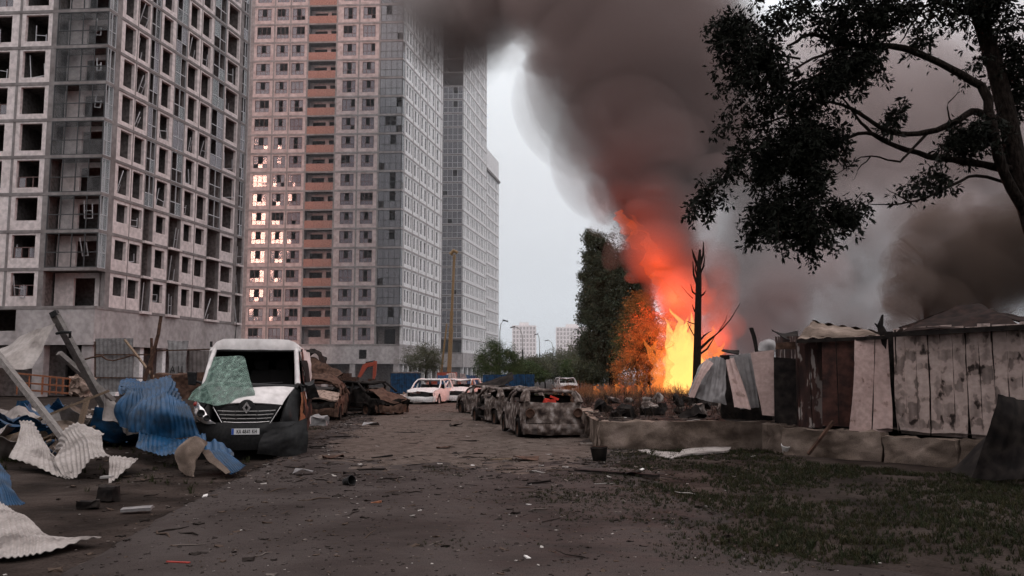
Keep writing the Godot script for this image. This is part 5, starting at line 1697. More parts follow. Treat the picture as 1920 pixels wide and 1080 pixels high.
# ---------------------------------------------------------------- torn sheets, beams and litter
func debris() -> void:
	curl = 0.45
	# leaning steel beams and the sheet hanging from them
	var b := MB.new()
	b.bar(Vector3(-8.82, 0.14, -19.6), Vector3(-9.88, 2.92, -18.4), 0.2, 0.1, 0.3)
	var o := single("steel_beam", b, M.steel_beam, "long grey beam leaning with its dark end up, over the left heap", "beam")
	b = MB.new()
	b.tube([Vector3(-9.82, 2.51, -18.4), Vector3(-9.63, 2.54, -18.3), Vector3(-9.47, 2.53, -18.3), Vector3(-9.53, 2.43, -18.4)], [0.03, 0.04, 0.04, 0.03], 6)
	part(o, "bracket", b, M.trim)
	b = MB.new()
	b.box(Vector3(-9.87, 2.93, -18.38), Vector3(0.15, 0.12, 0.13), Basis(Vector3.BACK, 0.5))
	part(o, "end_cap", b, M.trim)
	single("steel_beam", bar_mb(Vector3(-8.58, 0.37, -16.6), Vector3(-10.79, 2.15, -17.8), 0.17, 0.09, 0.3), M.steel_beam, "grey beam leaning at the far left under the hanging sheet", "beam")
	single("steel_beam", bar_mb(Vector3(-9.5, 1.01, -20.5), Vector3(-10.28, 2.12, -19.4), 0.13, 0.1, 0.2), M.steel_beam, "short grey beam crossing behind the long leaning beam", "beam")
	single("timber_strut", bar_mb(Vector3(-10.3, 0.63, -18.5), Vector3(-8.86, 1.28, -18.9), 0.06, 0.05), M.timber, "thin brown strut lying across the left heap", "strut")
	single("timber_strut", bar_mb(Vector3(-9.18, 0.44, -18.8), Vector3(-8.87, 0.88, -19.4), 0.06, 0.05), M.timber, "short pale strut propped under the long leaning beam", "strut")
	single("roofing_sheet", profiled([[Vector3(-11.34, 1.93, -18.2), Vector3(-10.68, 1.76, -17.7), Vector3(-10.05, 1.74, -17.6), Vector3(-9.95, 1.77, -17.8)], [Vector3(-11.59, 2.03, -18.6), Vector3(-10.84, 2.05, -18.3), Vector3(-10.22, 2.22, -18.1), Vector3(-9.91, 2.22, -18.1)], [Vector3(-11.96, 2.04, -19.2), Vector3(-11.09, 2.3, -18.9), Vector3(-10.29, 2.62, -18.5), Vector3(-9.85, 2.73, -18.4)]], 0, 0.0, 0.06, 2.0, 0.008, 26, 20), M.white_sheet, "white sheet draped from the leaning beam at far left", "metal sheet")
	# big white bent sheet in front
	single("roofing_sheet", profiled([[Vector3(-8.31, 0.26, -14.3), Vector3(-7.69, 0.16, -13.9), Vector3(-7.15, 0.04, -13.6), Vector3(-6.88, 0.04, -13.5)], [Vector3(-8.49, 0.45, -14.8), Vector3(-8.1, 0.33, -14.7), Vector3(-7.75, 0.2, -14.6), Vector3(-7.39, 0.08, -14.4)], [Vector3(-8.77, 0.7, -15.4), Vector3(-8.69, 0.67, -15.6), Vector3(-8.36, 0.44, -15.4), Vector3(-8.1, 0.34, -15)], [Vector3(-9.15, 0.77, -16), Vector3(-9.13, 0.74, -16.4), Vector3(-8.82, 0.51, -16.2), Vector3(-8.32, 0.33, -15.4)]], 11, 0.009, 0.05, 5.0, 0.006, 0, 30), M.white_sheet, "bent white corrugated sheet folded over at its upper corner", "metal sheet")
	single("roofing_sheet", profiled([[Vector3(-6.98, 0.04, -13.5), Vector3(-6.76, 0.05, -13.45), Vector3(-6.6, 0.29, -13.6), Vector3(-6.31, 0.33, -13.6)], [Vector3(-7.62, 0.25, -14.4), Vector3(-7.22, 0.33, -14.3), Vector3(-7.11, 0.51, -14.5), Vector3(-6.82, 0.43, -14.4)], [Vector3(-7.84, 0.34, -15), Vector3(-7.81, 0.53, -15.2), Vector3(-7.65, 0.63, -15.3), Vector3(-7.23, 0.57, -15.2)], [Vector3(-8.3, 0.2, -15.6), Vector3(-8.25, 0.61, -15.9), Vector3(-8.05, 0.74, -16), Vector3(-7.45, 0.56, -15.8)]], 11, 0.009, 0.04, 7.0, 0.006, 0, 30), M.white_sheet, "bent white corrugated sheet with a raised point over a dark hollow", "metal sheet")
	single("roofing_sheet", profiled([[Vector3(-6.08, -0.01, -13.1), Vector3(-6.03, 0.06, -13.3), Vector3(-6.15, 0.23, -14.2)], [Vector3(-6.41, 0.14, -13.8), Vector3(-6.42, 0.2, -14.2), Vector3(-6.31, 0.23, -14.6)], [Vector3(-6.69, 0.27, -14.4), Vector3(-6.73, 0.25, -14.8), Vector3(-6.54, 0.18, -15)]], 6, 0.009, 0.03, 9.0, 0.006, 0, 18), M.white_sheet, "small flat white corrugated piece beside the dark hollow", "metal sheet")
	single("roofing_sheet", profiled([[Vector3(-4.72, 0.01, -7.6), Vector3(-4.38, 0.03, -7.65), Vector3(-4.21, 0.04, -7.85), Vector3(-3.95, 0.05, -8.4)], [Vector3(-4.98, 0.12, -8), Vector3(-4.64, 0.09, -8.1), Vector3(-4.46, 0.07, -8.3), Vector3(-4.2, 0.02, -8.5)], [Vector3(-5.43, 0.22, -8.7), Vector3(-5.12, 0.18, -8.8), Vector3(-4.84, 0.09, -8.8), Vector3(-4.62, -0.02, -8.75)], [Vector3(-5.81, 0.27, -9.3), Vector3(-5.65, 0.24, -9.6), Vector3(-5.35, 0.15, -9.4), Vector3(-4.89, 0.02, -9)]], 15, 0.007, 0.04, 11.0, 0.006, 0, 30), M.white_sheet, "white corrugated sheet lying in the bottom left corner", "metal sheet")
	# blue sheets
	single("blue_sheet", profiled([[Vector3(-7.84, 0.6, -17.2), Vector3(-7.11, 0.52, -16.5), Vector3(-6.4, 0.44, -16.2), Vector3(-5.88, 0.47, -16.3)], [Vector3(-7.92, 0.91, -17.3), Vector3(-7.17, 0.83, -16.6), Vector3(-6.44, 0.93, -16.2), Vector3(-6.03, 0.78, -16.4)], [Vector3(-7.89, 1.27, -17.6), Vector3(-7.34, 1.18, -17.1), Vector3(-6.77, 1.26, -16.8), Vector3(-6.26, 0.98, -16.7)], [Vector3(-8.41, 1.45, -18.4), Vector3(-7.89, 1.41, -18.2), Vector3(-7.18, 1.52, -18), Vector3(-6.48, 1.02, -17.2)]], 18, 0.012, 0.14, 13.0, 0.006, 0, 30), M.blue_sheet, "large crumpled blue corrugated sheet standing against the van's wing", "metal sheet")
	single("blue_sheet", profiled([[Vector3(-8.31, 1.23, -18.2), Vector3(-7.7, 1.19, -18), Vector3(-7.05, 1.35, -17.8)], [Vector3(-8.61, 1.5, -18.8), Vector3(-7.9, 1.47, -18.6), Vector3(-7.34, 1.57, -18.4)], [Vector3(-8.85, 1.47, -19.4), Vector3(-8.11, 1.49, -19.2), Vector3(-7.56, 1.54, -19)]], 14, 0.01, 0.14, 15.0, 0.006, 0, 18), M.blue_sheet, "dark blue sheet curling behind the large crumpled blue one", "metal sheet")
	single("blue_sheet", profiled([[Vector3(-6.88, 0.26, -15.9), Vector3(-6.22, 0.22, -15.3), Vector3(-5.72, 0.24, -15.1), Vector3(-5.42, 0.35, -15.3)], [Vector3(-7.02, 0.41, -16.2), Vector3(-6.47, 0.34, -15.9), Vector3(-5.95, 0.38, -15.7), Vector3(-5.53, 0.42, -15.6)], [Vector3(-7.13, 0.56, -16.5), Vector3(-6.64, 0.45, -16.3), Vector3(-6.11, 0.4, -16.1), Vector3(-5.65, 0.46, -15.9)]], 16, 0.009, 0.10, 17.0, 0.006, 0, 18), M.blue_sheet, "blue corrugated strip along the ground below the crumpled sheet", "metal sheet")
	single("blue_sheet", profiled([[Vector3(-4.51, 0.03, -13.85), Vector3(-4.42, 0.07, -14), Vector3(-4.4, 0.14, -14.3)], [Vector3(-4.86, 0.19, -14.3), Vector3(-4.78, 0.23, -14.6), Vector3(-4.65, 0.16, -14.8)], [Vector3(-5.14, 0.33, -14.7), Vector3(-5.08, 0.33, -15.1), Vector3(-4.89, 0.19, -15.2)]], 9, 0.009, 0.03, 19.0, 0.006, 0, 18), M.blue_sheet, "blue corrugated piece lying on the road edge before the van", "metal sheet")
	single("torn_lining", profiled([[Vector3(-5.29, 0.03, -14), Vector3(-5.16, 0.03, -13.9), Vector3(-5.1, 0.18, -14.1)], [Vector3(-5.62, 0.24, -14.5), Vector3(-5.27, 0.34, -14.2), Vector3(-5.16, 0.32, -14.4)], [Vector3(-5.69, 0.38, -14.9), Vector3(-5.42, 0.49, -14.7), Vector3(-5.29, 0.42, -14.9)]], 0, 0.0, 0.16, 21.0, 0.012, 18, 18), M.wall_block, "torn brownish lining curled up between two blue pieces", "lining")
	single("torn_lining", profiled([[Vector3(-4.54, 0.02, -13.8), Vector3(-4.46, 0.04, -13.8)], [Vector3(-4.89, 0.16, -14.1), Vector3(-4.82, 0.2, -14.2)], [Vector3(-5.31, 0.42, -14.7), Vector3(-5.18, 0.41, -14.8)]], 0, 0.0, 0.08, 23.0, 0.012, 10, 18), M.wall_block, "pale torn edge strip along the blue piece on the road edge", "lining")
	single("blue_sheet", profiled([[Vector3(-5.32, 0.27, -15), Vector3(-5.06, 0.29, -15), Vector3(-4.87, 0.25, -15.2)], [Vector3(-5.51, 0.46, -15.4), Vector3(-5.28, 0.51, -15.4), Vector3(-5.06, 0.35, -15.5)]], 3, 0.015, 0.10, 25.0, 0.006, 0, 12), M.blue_sheet, "blue scrap propped against the van's bumper", "metal sheet")
	single("blue_sheet", profiled([[Vector3(-6.49, 0.01, -10.6), Vector3(-6.04, -0.02, -10.5), Vector3(-6.05, 0.07, -10.8)], [Vector3(-6.88, 0.23, -11.2), Vector3(-6.72, 0.24, -11.4), Vector3(-6.4, 0.12, -11.2)], [Vector3(-7.51, 0.44, -12.2), Vector3(-7.4, 0.38, -12.4), Vector3(-7, 0.21, -12)]], 12, 0.008, 0.08, 27.0, 0.006, 0, 18), M.blue_sheet, "dark blue sheet standing at the left edge above the corner sheet", "metal sheet")
	# dark lumps and small things near the kerb
	var q := [[166, 944, 0.24, 0.10], [200, 928, 0.20, 0.20]]
	for k in 2:
		b = MB.new()
		lumpy(b, Transform3D(Basis.IDENTITY, Vector3(-5.21, 0, -10.73) + Vector3(0, 0.04, 0) if k == 0 else Vector3(-5.23, 0, -11.27) + Vector3(0, 0.08, 0)), Vector3(q[k][2], q[k][3], 0.18), 6, 0.07, k * 5.0)
		single("charred_lump", b, M.char, ["flat charred lump on the dirt by the bent sheets", "upright charred lump with a pale cap on the dirt"][k], "lump")
	b = MB.new()
	b.box(Vector3(-5.77, 0, -12.37) + Vector3(0, 0.17, 0), Vector3(0.16, 0.03, 0.10), Basis(Vector3.BACK, 0.05))
	single("grey_cap", b, M.grey_plastic, "small pale cap resting on the charred lump", "cap")
	b = MB.new()
	lumpy(b, Transform3D(Basis.from_euler(Vector3(0.05, 0.2, 0.03)), Vector3(-4.49, 0, -10.43) + Vector3(0, 0.02, 0)), Vector3(0.34, 0.035, 0.15), 3, 0.01, 3.0)
	single("flat_box", b, M.grey_sheet, "flat grey box lying on the dirt near the road edge", "box")
	# plastic pot on the road
	var pot := thing("plant_pot", "small dark plastic pot tipped over in the middle of the road", "pot", Vector3(-2.39, 0, -12.66))
	b = MB.new()
	b.lathe(Transform3D(Basis.from_euler(Vector3(1.35, 0.9, 0.0)), Vector3(0, 0.075, 0)), [[0.001, -0.07], [0.05, -0.07], [0.072, 0.07], [0.08, 0.07], [0.08, 0.085], [0.068, 0.085], [0.046, -0.055], [0.001, -0.055]], 18)
	part(pot, "body", b, M.trim)
	pot = thing("bucket", "charred black bucket on the ground before the corner of the low wall", "bucket", Vector3(1.64, 0, -16.23))
	b = MB.new()
	b.lathe(Transform3D(Basis.from_euler(Vector3(0.06, 0, 0.05)), Vector3.ZERO), [[0.001, 0.0], [0.12, 0.0], [0.16, 0.26], [0.165, 0.26], [0.165, 0.28], [0.15, 0.28], [0.11, 0.02], [0.001, 0.02]], 18)
	part(pot, "body", b, M.char)
	b = MB.new()
	b.tube([Vector3(-0.16, 0.26, 0), Vector3(-0.12, 0.3, 0.08), Vector3(0, 0.29, 0.17), Vector3(0.12, 0.3, 0.08), Vector3(0.16, 0.26, 0)], [0.008, 0.008, 0.008, 0.008, 0.008], 5)
	part(pot, "handle", b, M.rust)
	pot = thing("bucket", "white plastic bucket at the foot of the footing wall", "bucket", Vector3(5.68, 0, -17.89))
	b = MB.new()
	b.lathe(Transform3D(Basis.from_euler(Vector3(0.35, 0.4, 0.25)), Vector3(0, 0.03, 0)), [[0.001, 0.0], [0.085, 0.0], [0.11, 0.17], [0.115, 0.17], [0.115, 0.185], [0.1, 0.185], [0.08, 0.012], [0.001, 0.012]], 18)
	part(pot, "body", b, M.paper)
	# wheel arch scraps by the van
	b = MB.new()
	lumpy(b, Transform3D(Basis.IDENTITY, Vector3(-6.43, 0, -28.6) + Vector3(0, 0.12, 0)), Vector3(0.6, 0.3, 0.5), 6, 0.15, 9.0)
	single("scrap_bundle", b, M.grey_sheet, "crumpled grey-blue scrap beside the van's torn side", "scrap")
	# larger pieces lying on the road
	var bits := [["plank", 812, 790, 70, 0.02, "plank"], ["plank", 905, 800, 62, 0.3, "plank"], ["plank", 720, 858, 40, -0.5, "char"], ["plank", 870, 828, 50, 0.1, "char"], ["plank", 640, 820, 46, 0.25, "char"], ["plank", 700, 880, 52, 0.05, "char"], ["plank", 940, 862, 40, 0.15, "timber"], ["plank", 600, 838, 30, -0.2, "char"], ["plank", 760, 812, 44, 0.4, "char"], ["plank", 1010, 905, 44, -0.25, "char"]]
	for k in bits.size():
		var c := road_pt(bits[k][1], bits[k][2])
		var half: float = bits[k][3] / 3200.0 * -c.z
		var d := Vector3(cos(bits[k][4]), 0, sin(bits[k][4])) * half
		single("plank", bar_mb(c - d + Vector3(0, 0.03, 0), c + d + Vector3(0, 0.03 + rf(0, 0.04), 0), rf(0.05, 0.12), 0.03), M.timber if bits[k][5] == "timber" else M.char, "charred plank lying flat across the littered road", "plank", Transform3D.IDENTITY, "charred planks on the road")
	var scraps := [[1010, 800, 0.5], [855, 800, 0.35], [985, 862, 0.4], [700, 800, 0.4], [660, 890, 0.16], [835, 842, 0.25], [970, 815, 0.45], [1180, 890, 0.2], [630, 860, 0.3], [575, 888, 0.25]]
	for k in scraps.size():
		var c := road_pt(scraps[k][0], scraps[k][1])
		var s: float = scraps[k][2]
		var net := []
		for i in 3:
			var row := []
			for j in 3:
				row.append(c + Vector3((j - 1) * s * 0.6 + rf(-0.1, 0.1) * s, 0.04 + rf(0.0, 0.35) * s, (1 - i) * s * 0.45 + rf(-0.1, 0.1) * s))
			net.append(row)
		single("sheet_scrap", profiled(net, 0, 0.0, 0.06 * s, k * 3.0, 0.01, 10, 10), [M.grey_sheet, M.char, M.rust][k % 3], "bent metal scrap lying on the littered road", "scrap", Transform3D.IDENTITY, "metal scraps on the road")
	var papers := [[887, 872], [1200, 881], [990, 944], [985, 1040], [1254, 976], [395, 929]]
	for k in papers.size():
		var c := road_pt(papers[k][0], papers[k][1])
		b = MB.new()
		lumpy(b, Transform3D(Basis.from_euler(Vector3(rf(-0.3, 0.3), rf(0, 3), rf(-0.3, 0.3))), c + Vector3(0, 0.03, 0)), Vector3(0.07, 0.014, 0.045) * rf(0.7, 1.3), 3, 0.03, k * 7.0)
		single("paper_scrap", b, M.paper, "small pale scrap on the ground", "scrap", Transform3D.IDENTITY, "pale scraps on the ground")
	single("red_strip", bar_mb(road_pt(330, 1048) + Vector3(0, 0.03, 0), road_pt(372, 1050) + Vector3(0, 0.03, 0), 0.025, 0.008), M.red_lens, "thin red plastic strip on the road at bottom left", "strip")
	var og := MB.new()
	lumpy(og, Transform3D(Basis.IDENTITY, road_pt(710, 940) + Vector3(0, 0.03, 0)), Vector3(0.12, 0.02, 0.05), 3, 0.04, 3.0)
	single("orange_scrap", og, M.orange_paint, "small orange scrap on the road among weeds", "scrap")
	# the heap under the leaning beams
	var kinds := [["plank", M.timber, "splintered brown plank in the heap under the leaning beams", "plank"], ["sheet_scrap", M.blue_sheet, "torn blue scrap in the heap under the leaning beams", "scrap"], ["sheet_scrap", M.white_sheet, "torn pale scrap in the heap under the leaning beams", "scrap"], ["rubble_chunk", M.wall_block, "dirty rubble chunk in the heap under the leaning beams", "rubble"]]
	for i in 120:
		var kk: Array = kinds[i % 4]
		var c := Vector3(rf(-12.8, -8.4), 0, rf(-22.5, -16.2))
		c.y = rf(0.05, 0.62) * (0.3 + 0.7 * smoothstep(-16.0, -19.0, c.z))
		b = MB.new()
		if i % 4 == 0:
			var d := Vector3(rf(-1, 1), rf(-0.25, 0.3), rf(-1, 1)).normalized() * rf(0.3, 0.75)
			b.bar(c - d, c + d, rf(0.07, 0.2), rf(0.02, 0.05), rf(0, 3))
		elif i % 4 == 3:
			lumpy(b, Transform3D(Basis.from_euler(Vector3(rf(0, 3), rf(0, 3), rf(0, 3))), c), Vector3(rf(0.2, 0.6), rf(0.1, 0.3), rf(0.2, 0.5)), 5, 0.14, i)
		else:
			var s := rf(0.45, 1.1)
			var bs := Basis.from_euler(Vector3(rf(-0.9, 0.5), rf(0, 6), rf(-0.6, 0.6)))
			var net := []
			for m in 3:
				var row := []
				for j in 3:
					row.append(c + Vector3(0, 0.1, 0) + bs * Vector3((j - 1) * s * 0.5, 0.3 * s * rf(-1, 1), (1 - m) * s * 0.5))
				net.append(row)
			b = profiled(net, 4, 0.012, 0.1, i, 0.006, 24, 10)
		single(kk[0], b, kk[1], kk[2], kk[3], Transform3D.IDENTITY, "heap under the leaning beams")
	curl = 1.0
	litter()

func road_pt(px: float, py: float) -> Vector3:
	var d := 2560.0 / (py - 705.0)
	return Vector3((px - 960.0) / 1600.0 * d, 0.0, -d)

# twigs, splinters and chips strewn over the ground
func litter() -> void:
	var twig := MB.new()
	twig.tube([Vector3(-0.5, 0, 0), Vector3(-0.15, 0.05, 0.06), Vector3(0.2, 0.02, -0.05), Vector3(0.5, 0.06, 0.03)], [0.02, 0.03, 0.028, 0.012], 4)
	var chip := MB.new()
	lumpy(chip, Transform3D.IDENTITY, Vector3(1, 0.22, 0.6), 2, 0.3, 1.0)
	var sets := [["twig_litter", twig, 3000, 0.05, 0.42, "dark twigs and splinters strewn over the road and dirt"], ["rubble_litter", chip, 16000, 0.006, 0.11, "dark chips and crumbs of debris strewn over the ground"], ["grit_litter", chip, 9000, 0.005, 0.035, "fine grit and crumbs over the near road"]]
	var m := plain("litter", lin(1, 1, 1), 0.9)
	m.vertex_color_use_as_albedo = true
	for s in sets:
		var mm := MultiMesh.new()
		mm.transform_format = MultiMesh.TRANSFORM_3D
		mm.use_colors = true
		mm.mesh = s[1].mesh()
		mm.instance_count = s[2]
		for i in int(s[2]):
			var z := -4.0 - 44.0 * pow(rng.randf(), 0.62)
			if s[0] == "grit_litter": z = -4.0 - 11.0 * pow(rng.randf(), 0.8)
			elif z > -13.0 and rng.randf() < 0.55: z -= 9.0
			var x := rf(-0.62, 0.45) * (-z) * 0.75 + rf(-1, 1)
			if rng.randf() < 0.5: x = lerpf(road_left(z), road_right(z), rng.randf())
			x = clampf(x, -13, 11)
			var y := 0.026 if x > road_left(z) and x < road_right(z) else ground_y(x, z) + 0.012
			if x > 2.0 and z < -19.0: y = terrace_y(x, z) + 0.01
			elif x > 5.6 and z < -13.4 - (8.05 - minf(x, 8.0)) * 1.15: y = 0.6
			var k: float = lerpf(s[3], s[4], pow(rng.randf(), 2.2))
			var t := Transform3D(Basis.from_euler(Vector3(rf(-0.15, 0.15), rf(0, TAU), rf(-0.15, 0.15))) * Basis.from_scale(Vector3(k, k * rf(0.5, 1.0), k * rf(0.6, 1.2))), Vector3(x, y, z))
			mm.set_instance_transform(i, t)
			var w := rng.randf()
			var c := Color(0.016, 0.012, 0.010) if w < 0.62 else (Color(0.06, 0.042, 0.032) if w < 0.88 else (Color(0.12, 0.10, 0.09) if w < 0.975 else Color(0.34, 0.32, 0.30)))
			mm.set_instance_color(i, c)
		var o := MultiMeshInstance3D.new()
		o.name = s[0]
		o.multimesh = mm
		o.material_override = m
		add_child(o)
		tag(o, s[5], "litter", "", "stuff")

# ---------------------------------------------------------------- trees, shrubs, weeds
func spray_mesh(leaves: int, length: float, width: float, sd: int, reach := 1.0) -> ArrayMesh:
	var r := RandomNumberGenerator.new()
	r.seed = sd
	var b := MB.new()
	for i in leaves:
		var d := Vector3(r.randf_range(-1, 1), r.randf_range(-1, 1), r.randf_range(-1, 1))
		var o := d * 0.5 * reach
		var dir := (d + Vector3(r.randf_range(-0.6, 0.6), r.randf_range(-0.9, 0.2), r.randf_range(-0.6, 0.6))).normalized()
		var side := dir.cross(Vector3(r.randf_range(-1, 1), r.randf_range(-1, 1), r.randf_range(-1, 1))).normalized()
		var k := r.randf_range(0.7, 1.2)
		var up := dir.cross(side) * length * 0.12
		var a := o
		var m1 := o + dir * length * 0.45 * k + side * width * 0.5 * k + up
		var m2 := o + dir * length * 0.45 * k - side * width * 0.5 * k + up
		var e := o + dir * length * k
		b.tri(a, m1, e)
		b.tri(a, e, m2)
	return b.mesh()

func scatter(parent: Node, called: String, mesh: Mesh, material: Material, at: Array, tint: Array) -> void:
	var mm := MultiMesh.new()
	mm.transform_format = MultiMesh.TRANSFORM_3D
	mm.use_colors = true
	mm.mesh = mesh
	mm.instance_count = at.size()
	for i in at.size():
		mm.set_instance_transform(i, at[i])
		mm.set_instance_color(i, tint[i])
	var o := MultiMeshInstance3D.new()
	o.name = called
	o.multimesh = mm
	o.material_override = material
	o.set_meta("kind", "stuff")
	parent.add_child(o, true)

# lobes: [centre, radii]; clumps fill each lobe with gaps where the noise is low
func crown(parent: Node, lobes: Array, count: int, size: float, mesh: Mesh, material: Material, gap := 0.0, freq := 0.8) -> void:
	var at := []
	var tint := []
	var weight := 0.0
	for l in lobes: weight += l[1].x * l[1].y
	for l in lobes:
		var n := int(count * l[1].x * l[1].y / weight)
		var made := 0
		var tries := 0
		while made < n and tries < n * 6:
			tries += 1
			var d := Vector3(rf(-1, 1), rf(-1, 1), rf(-1, 1))
			if d.length() > 1.0: continue
			d = d.normalized() * pow(d.length(), 0.6)
			d *= 1.0 + 0.75 * nz(d.x * 2.6 + l[0].x, d.y * 2.6 + l[0].y, d.z * 2.6)
			var p: Vector3 = l[0] + d * l[1]
			if nz(p.x * freq, p.y * freq, p.z * freq) < gap - 0.25: continue
			var s := size * rf(0.6, 1.35)
			at.append(Transform3D(Basis.from_euler(Vector3(rf(-0.8, 0.8), rf(0, TAU), rf(-0.8, 0.8))) * Basis.from_scale(Vector3.ONE * s), p))
			var k := rf(0.65, 1.3)
			tint.append(Color(k * rf(0.9, 1.15), k, k * rf(0.85, 1.05)))
			made += 1
	scatter(parent, "crown", mesh, material, at, tint)

func trunk_and_limbs(parent: Node, base: Vector3, top: Vector3, r: float, lobes: Array, material: Material) -> void:
	var b := MB.new()
	var mid := base.lerp(top, 0.5) + Vector3(rf(-1, 1), 0, rf(-1, 1)) * r
	b.tube([base - Vector3(0, 0.2, 0), base.lerp(mid, 0.3), mid, top], [r * 1.35, r, r * 0.8, r * 0.35], 8)
	part(parent, "trunk", b, material)
	var limbs := MB.new()
	for l in lobes:
		for k in 3:
			var from := base.lerp(top, rf(0.45, 0.9))
			var to: Vector3 = l[0] + Vector3(rf(-0.6, 0.6) * l[1].x, rf(-0.5, 0.6) * l[1].y, rf(-0.6, 0.6) * l[1].z)
			var m := from.lerp(to, 0.5) + Vector3(0, 0.12 * from.distance_to(to), 0)
			limbs.tube([from, m, to], [r * 0.4, r * 0.25, r * 0.08], 5)
	part(parent, "limbs", limbs, material)

func shrub(called: String, label: String, category: String, base: Vector3, lobes: Array, count: int, size: float, mesh: Mesh, material: Material, r: float, gap := 0.0) -> Node3D:
	var o := thing(called, label, category, base)
	var own := []
	var top := Vector3.ZERO
	for l in lobes:
		own.append([l[0] - base, l[1]])
		if l[0].y - base.y > top.y: top = l[0] - base
	trunk_and_limbs(o, Vector3.ZERO, Vector3(top.x * 0.4, top.y, top.z * 0.4), r, own, M.bark)
	crown(o, own, count, size, mesh, material, gap)
	return o

func greenery() -> void:
	var fine := spray_mesh(14, 0.42, 0.2, 1)
	var airy := spray_mesh(9, 0.5, 0.13, 2)
	shrub("tree", "small grey-green tree standing before the middle tower and crane", "tree", Vector3(-8.74, 0, -86.41), [[Vector3(-9, 3.34, -85), Vector3(1.9, 1.5, 1.6)], [Vector3(-8.16, 3.76, -85), Vector3(1.1, 1.2, 1.1)], [Vector3(-9.47, 2.91, -84.5), Vector3(1.0, 0.9, 1.0)], [Vector3(-7.83, 2.71, -85), Vector3(0.9, 0.9, 0.9)]], 1500, 0.30, airy, M.leaf_grey, 0.1, 0.12)
	shrub("tree", "bushy bright green tree behind the long blue fence", "tree", Vector3(-1.21, 0, -81.02), [[Vector3(-1.48, 3.22, -79), Vector3(1.7, 1.7, 1.6)], [Vector3(-0.25, 3.02, -79), Vector3(1.4, 1.3, 1.4)], [Vector3(-2.36, 2.63, -79), Vector3(1.2, 1.3, 1.2)], [Vector3(-1.87, 4.2, -79), Vector3(0.7, 0.8, 0.7)], [Vector3(0, 3.8, -79), Vector3(0.6, 0.7, 0.6)], [Vector3(-0.97, 2.08, -78), Vector3(2.2, 0.8, 1.2)]], 3000, 0.30, airy, M.leaf_green, 0.12, 0.12)
	var nth := ["second shrub from the left", "third shrub from the left", "fourth shrub from the left", "fifth shrub from the left", "tall shrub touching the dark tree", "leftmost low shrub", "low shrub in front of the tall one", "rightmost shrub under the dark tree"]
	var row := [[1000, 690, 1.7, 1.2, 96], [1022, 688, 1.9, 1.3, 104], [1046, 684, 2.6, 1.9, 118], [1070, 682, 2.6, 2.0, 112], [1092, 676, 2.4, 2.6, 104], [985, 694, 1.8, 0.9, 90], [1085, 694, 2.0, 1.1, 90], [1110, 690, 2.0, 1.5, 84]]
	for n in row.size():
		var q: Array = row[n]
		var p := flat_pt([q[0], q[1]], q[4])
		shrub("shrub", nth[n] + " in the row closing the lane", "shrub", Vector3(p.x, 0, p.z), [[p, Vector3(q[2], q[3], 1.6)], [p + Vector3(0.8, -0.5, 0.3), Vector3(q[2] * 0.8, q[3] * 0.7, 1.4)]], 800, 0.42, fine, M.leaf_green if int(q[0]) % 2 else M.leaf_grey, 0.08).set_meta("group", "shrubs closing the far end of the lane")
	# tall dark tree left of the fire
	shrub("tree", "tall dark dense tree rising left of the fire", "tree", Vector3(9.1, 0, -76), [[Vector3(9.06, 8.48, -76), Vector3(2.6, 4.6, 2.4)], [Vector3(7.9, 11.36, -76), Vector3(1.6, 2.4, 1.6)], [Vector3(7.58, 13.3, -76), Vector3(0.9, 1.2, 1.0)], [Vector3(10.81, 9.49, -76.5), Vector3(1.6, 3.2, 1.8)], [Vector3(7.56, 6.06, -75.5), Vector3(1.5, 3.0, 1.6)], [Vector3(9.43, 4.65, -75.5), Vector3(2.4, 3.0, 2.0)], [Vector3(7.06, 8.48, -76), Vector3(1.0, 1.4, 1.0)], [Vector3(11.17, 6.09, -76), Vector3(1.6, 2.8, 1.6)], [Vector3(6.92, 13.88, -76), Vector3(0.5, 0.8, 0.5)], [Vector3(7.19, 12.33, -76), Vector3(0.7, 0.7, 0.7)], [Vector3(6.6, 10.4, -76), Vector3(0.6, 0.6, 0.6)], [Vector3(6.43, 7.04, -76), Vector3(0.7, 0.9, 0.7)], [Vector3(10.15, 11.75, -76), Vector3(0.9, 0.9, 0.9)], [Vector3(11.57, 11.43, -76.5), Vector3(0.8, 1.0, 0.8)], [Vector3(6.59, 4.18, -75.5), Vector3(0.8, 1.2, 0.8)], [Vector3(11.58, 8.39, -75), Vector3(0.9, 1.6, 0.9)], [Vector3(11.61, 4.63, -75), Vector3(1.0, 1.6, 1.0)]], 9500, 0.42, fine, M.leaf_pine, 0.35, 0.08)
	# scorched bush in front of the flames
	var s := shrub("bush", "scorched orange bush glowing in front of the flames", "bush", Vector3(8.23, 0.61, -52), [[Vector3(8.28, 3.7, -52), Vector3(1.5, 2.0, 1.3)], [Vector3(7.39, 2.08, -51.6), Vector3(1.4, 1.3, 1.2)], [Vector3(8.86, 2.08, -51.6), Vector3(1.2, 1.4, 1.0)], [Vector3(9.1, 4.35, -52), Vector3(0.8, 1.6, 0.8)]], 3000, 0.26, airy, M.leaf_scorched, 0.09, 0.12)
	s.position.y = 0.5
	shrub("bush", "yellow-green bush top between the dark tree and the flames", "bush", Vector3(8.02, 0.34, -55), [[Vector3(7.99, 5.2, -55), Vector3(0.9, 1.6, 0.9)], [Vector3(8.45, 6.06, -55), Vector3(0.7, 1.0, 0.7)], [Vector3(7.55, 3.82, -55), Vector3(1.1, 1.4, 1.0)]], 1300, 0.3, airy, M.leaf_green, 0.07)
	# burnt bare trunk in front of the fire
	var t := thing("bare_tree", "burnt bare trunk with broken limbs standing before the fire", "tree", Vector3.ZERO)
	var d := 46.0
	var b := MB.new()
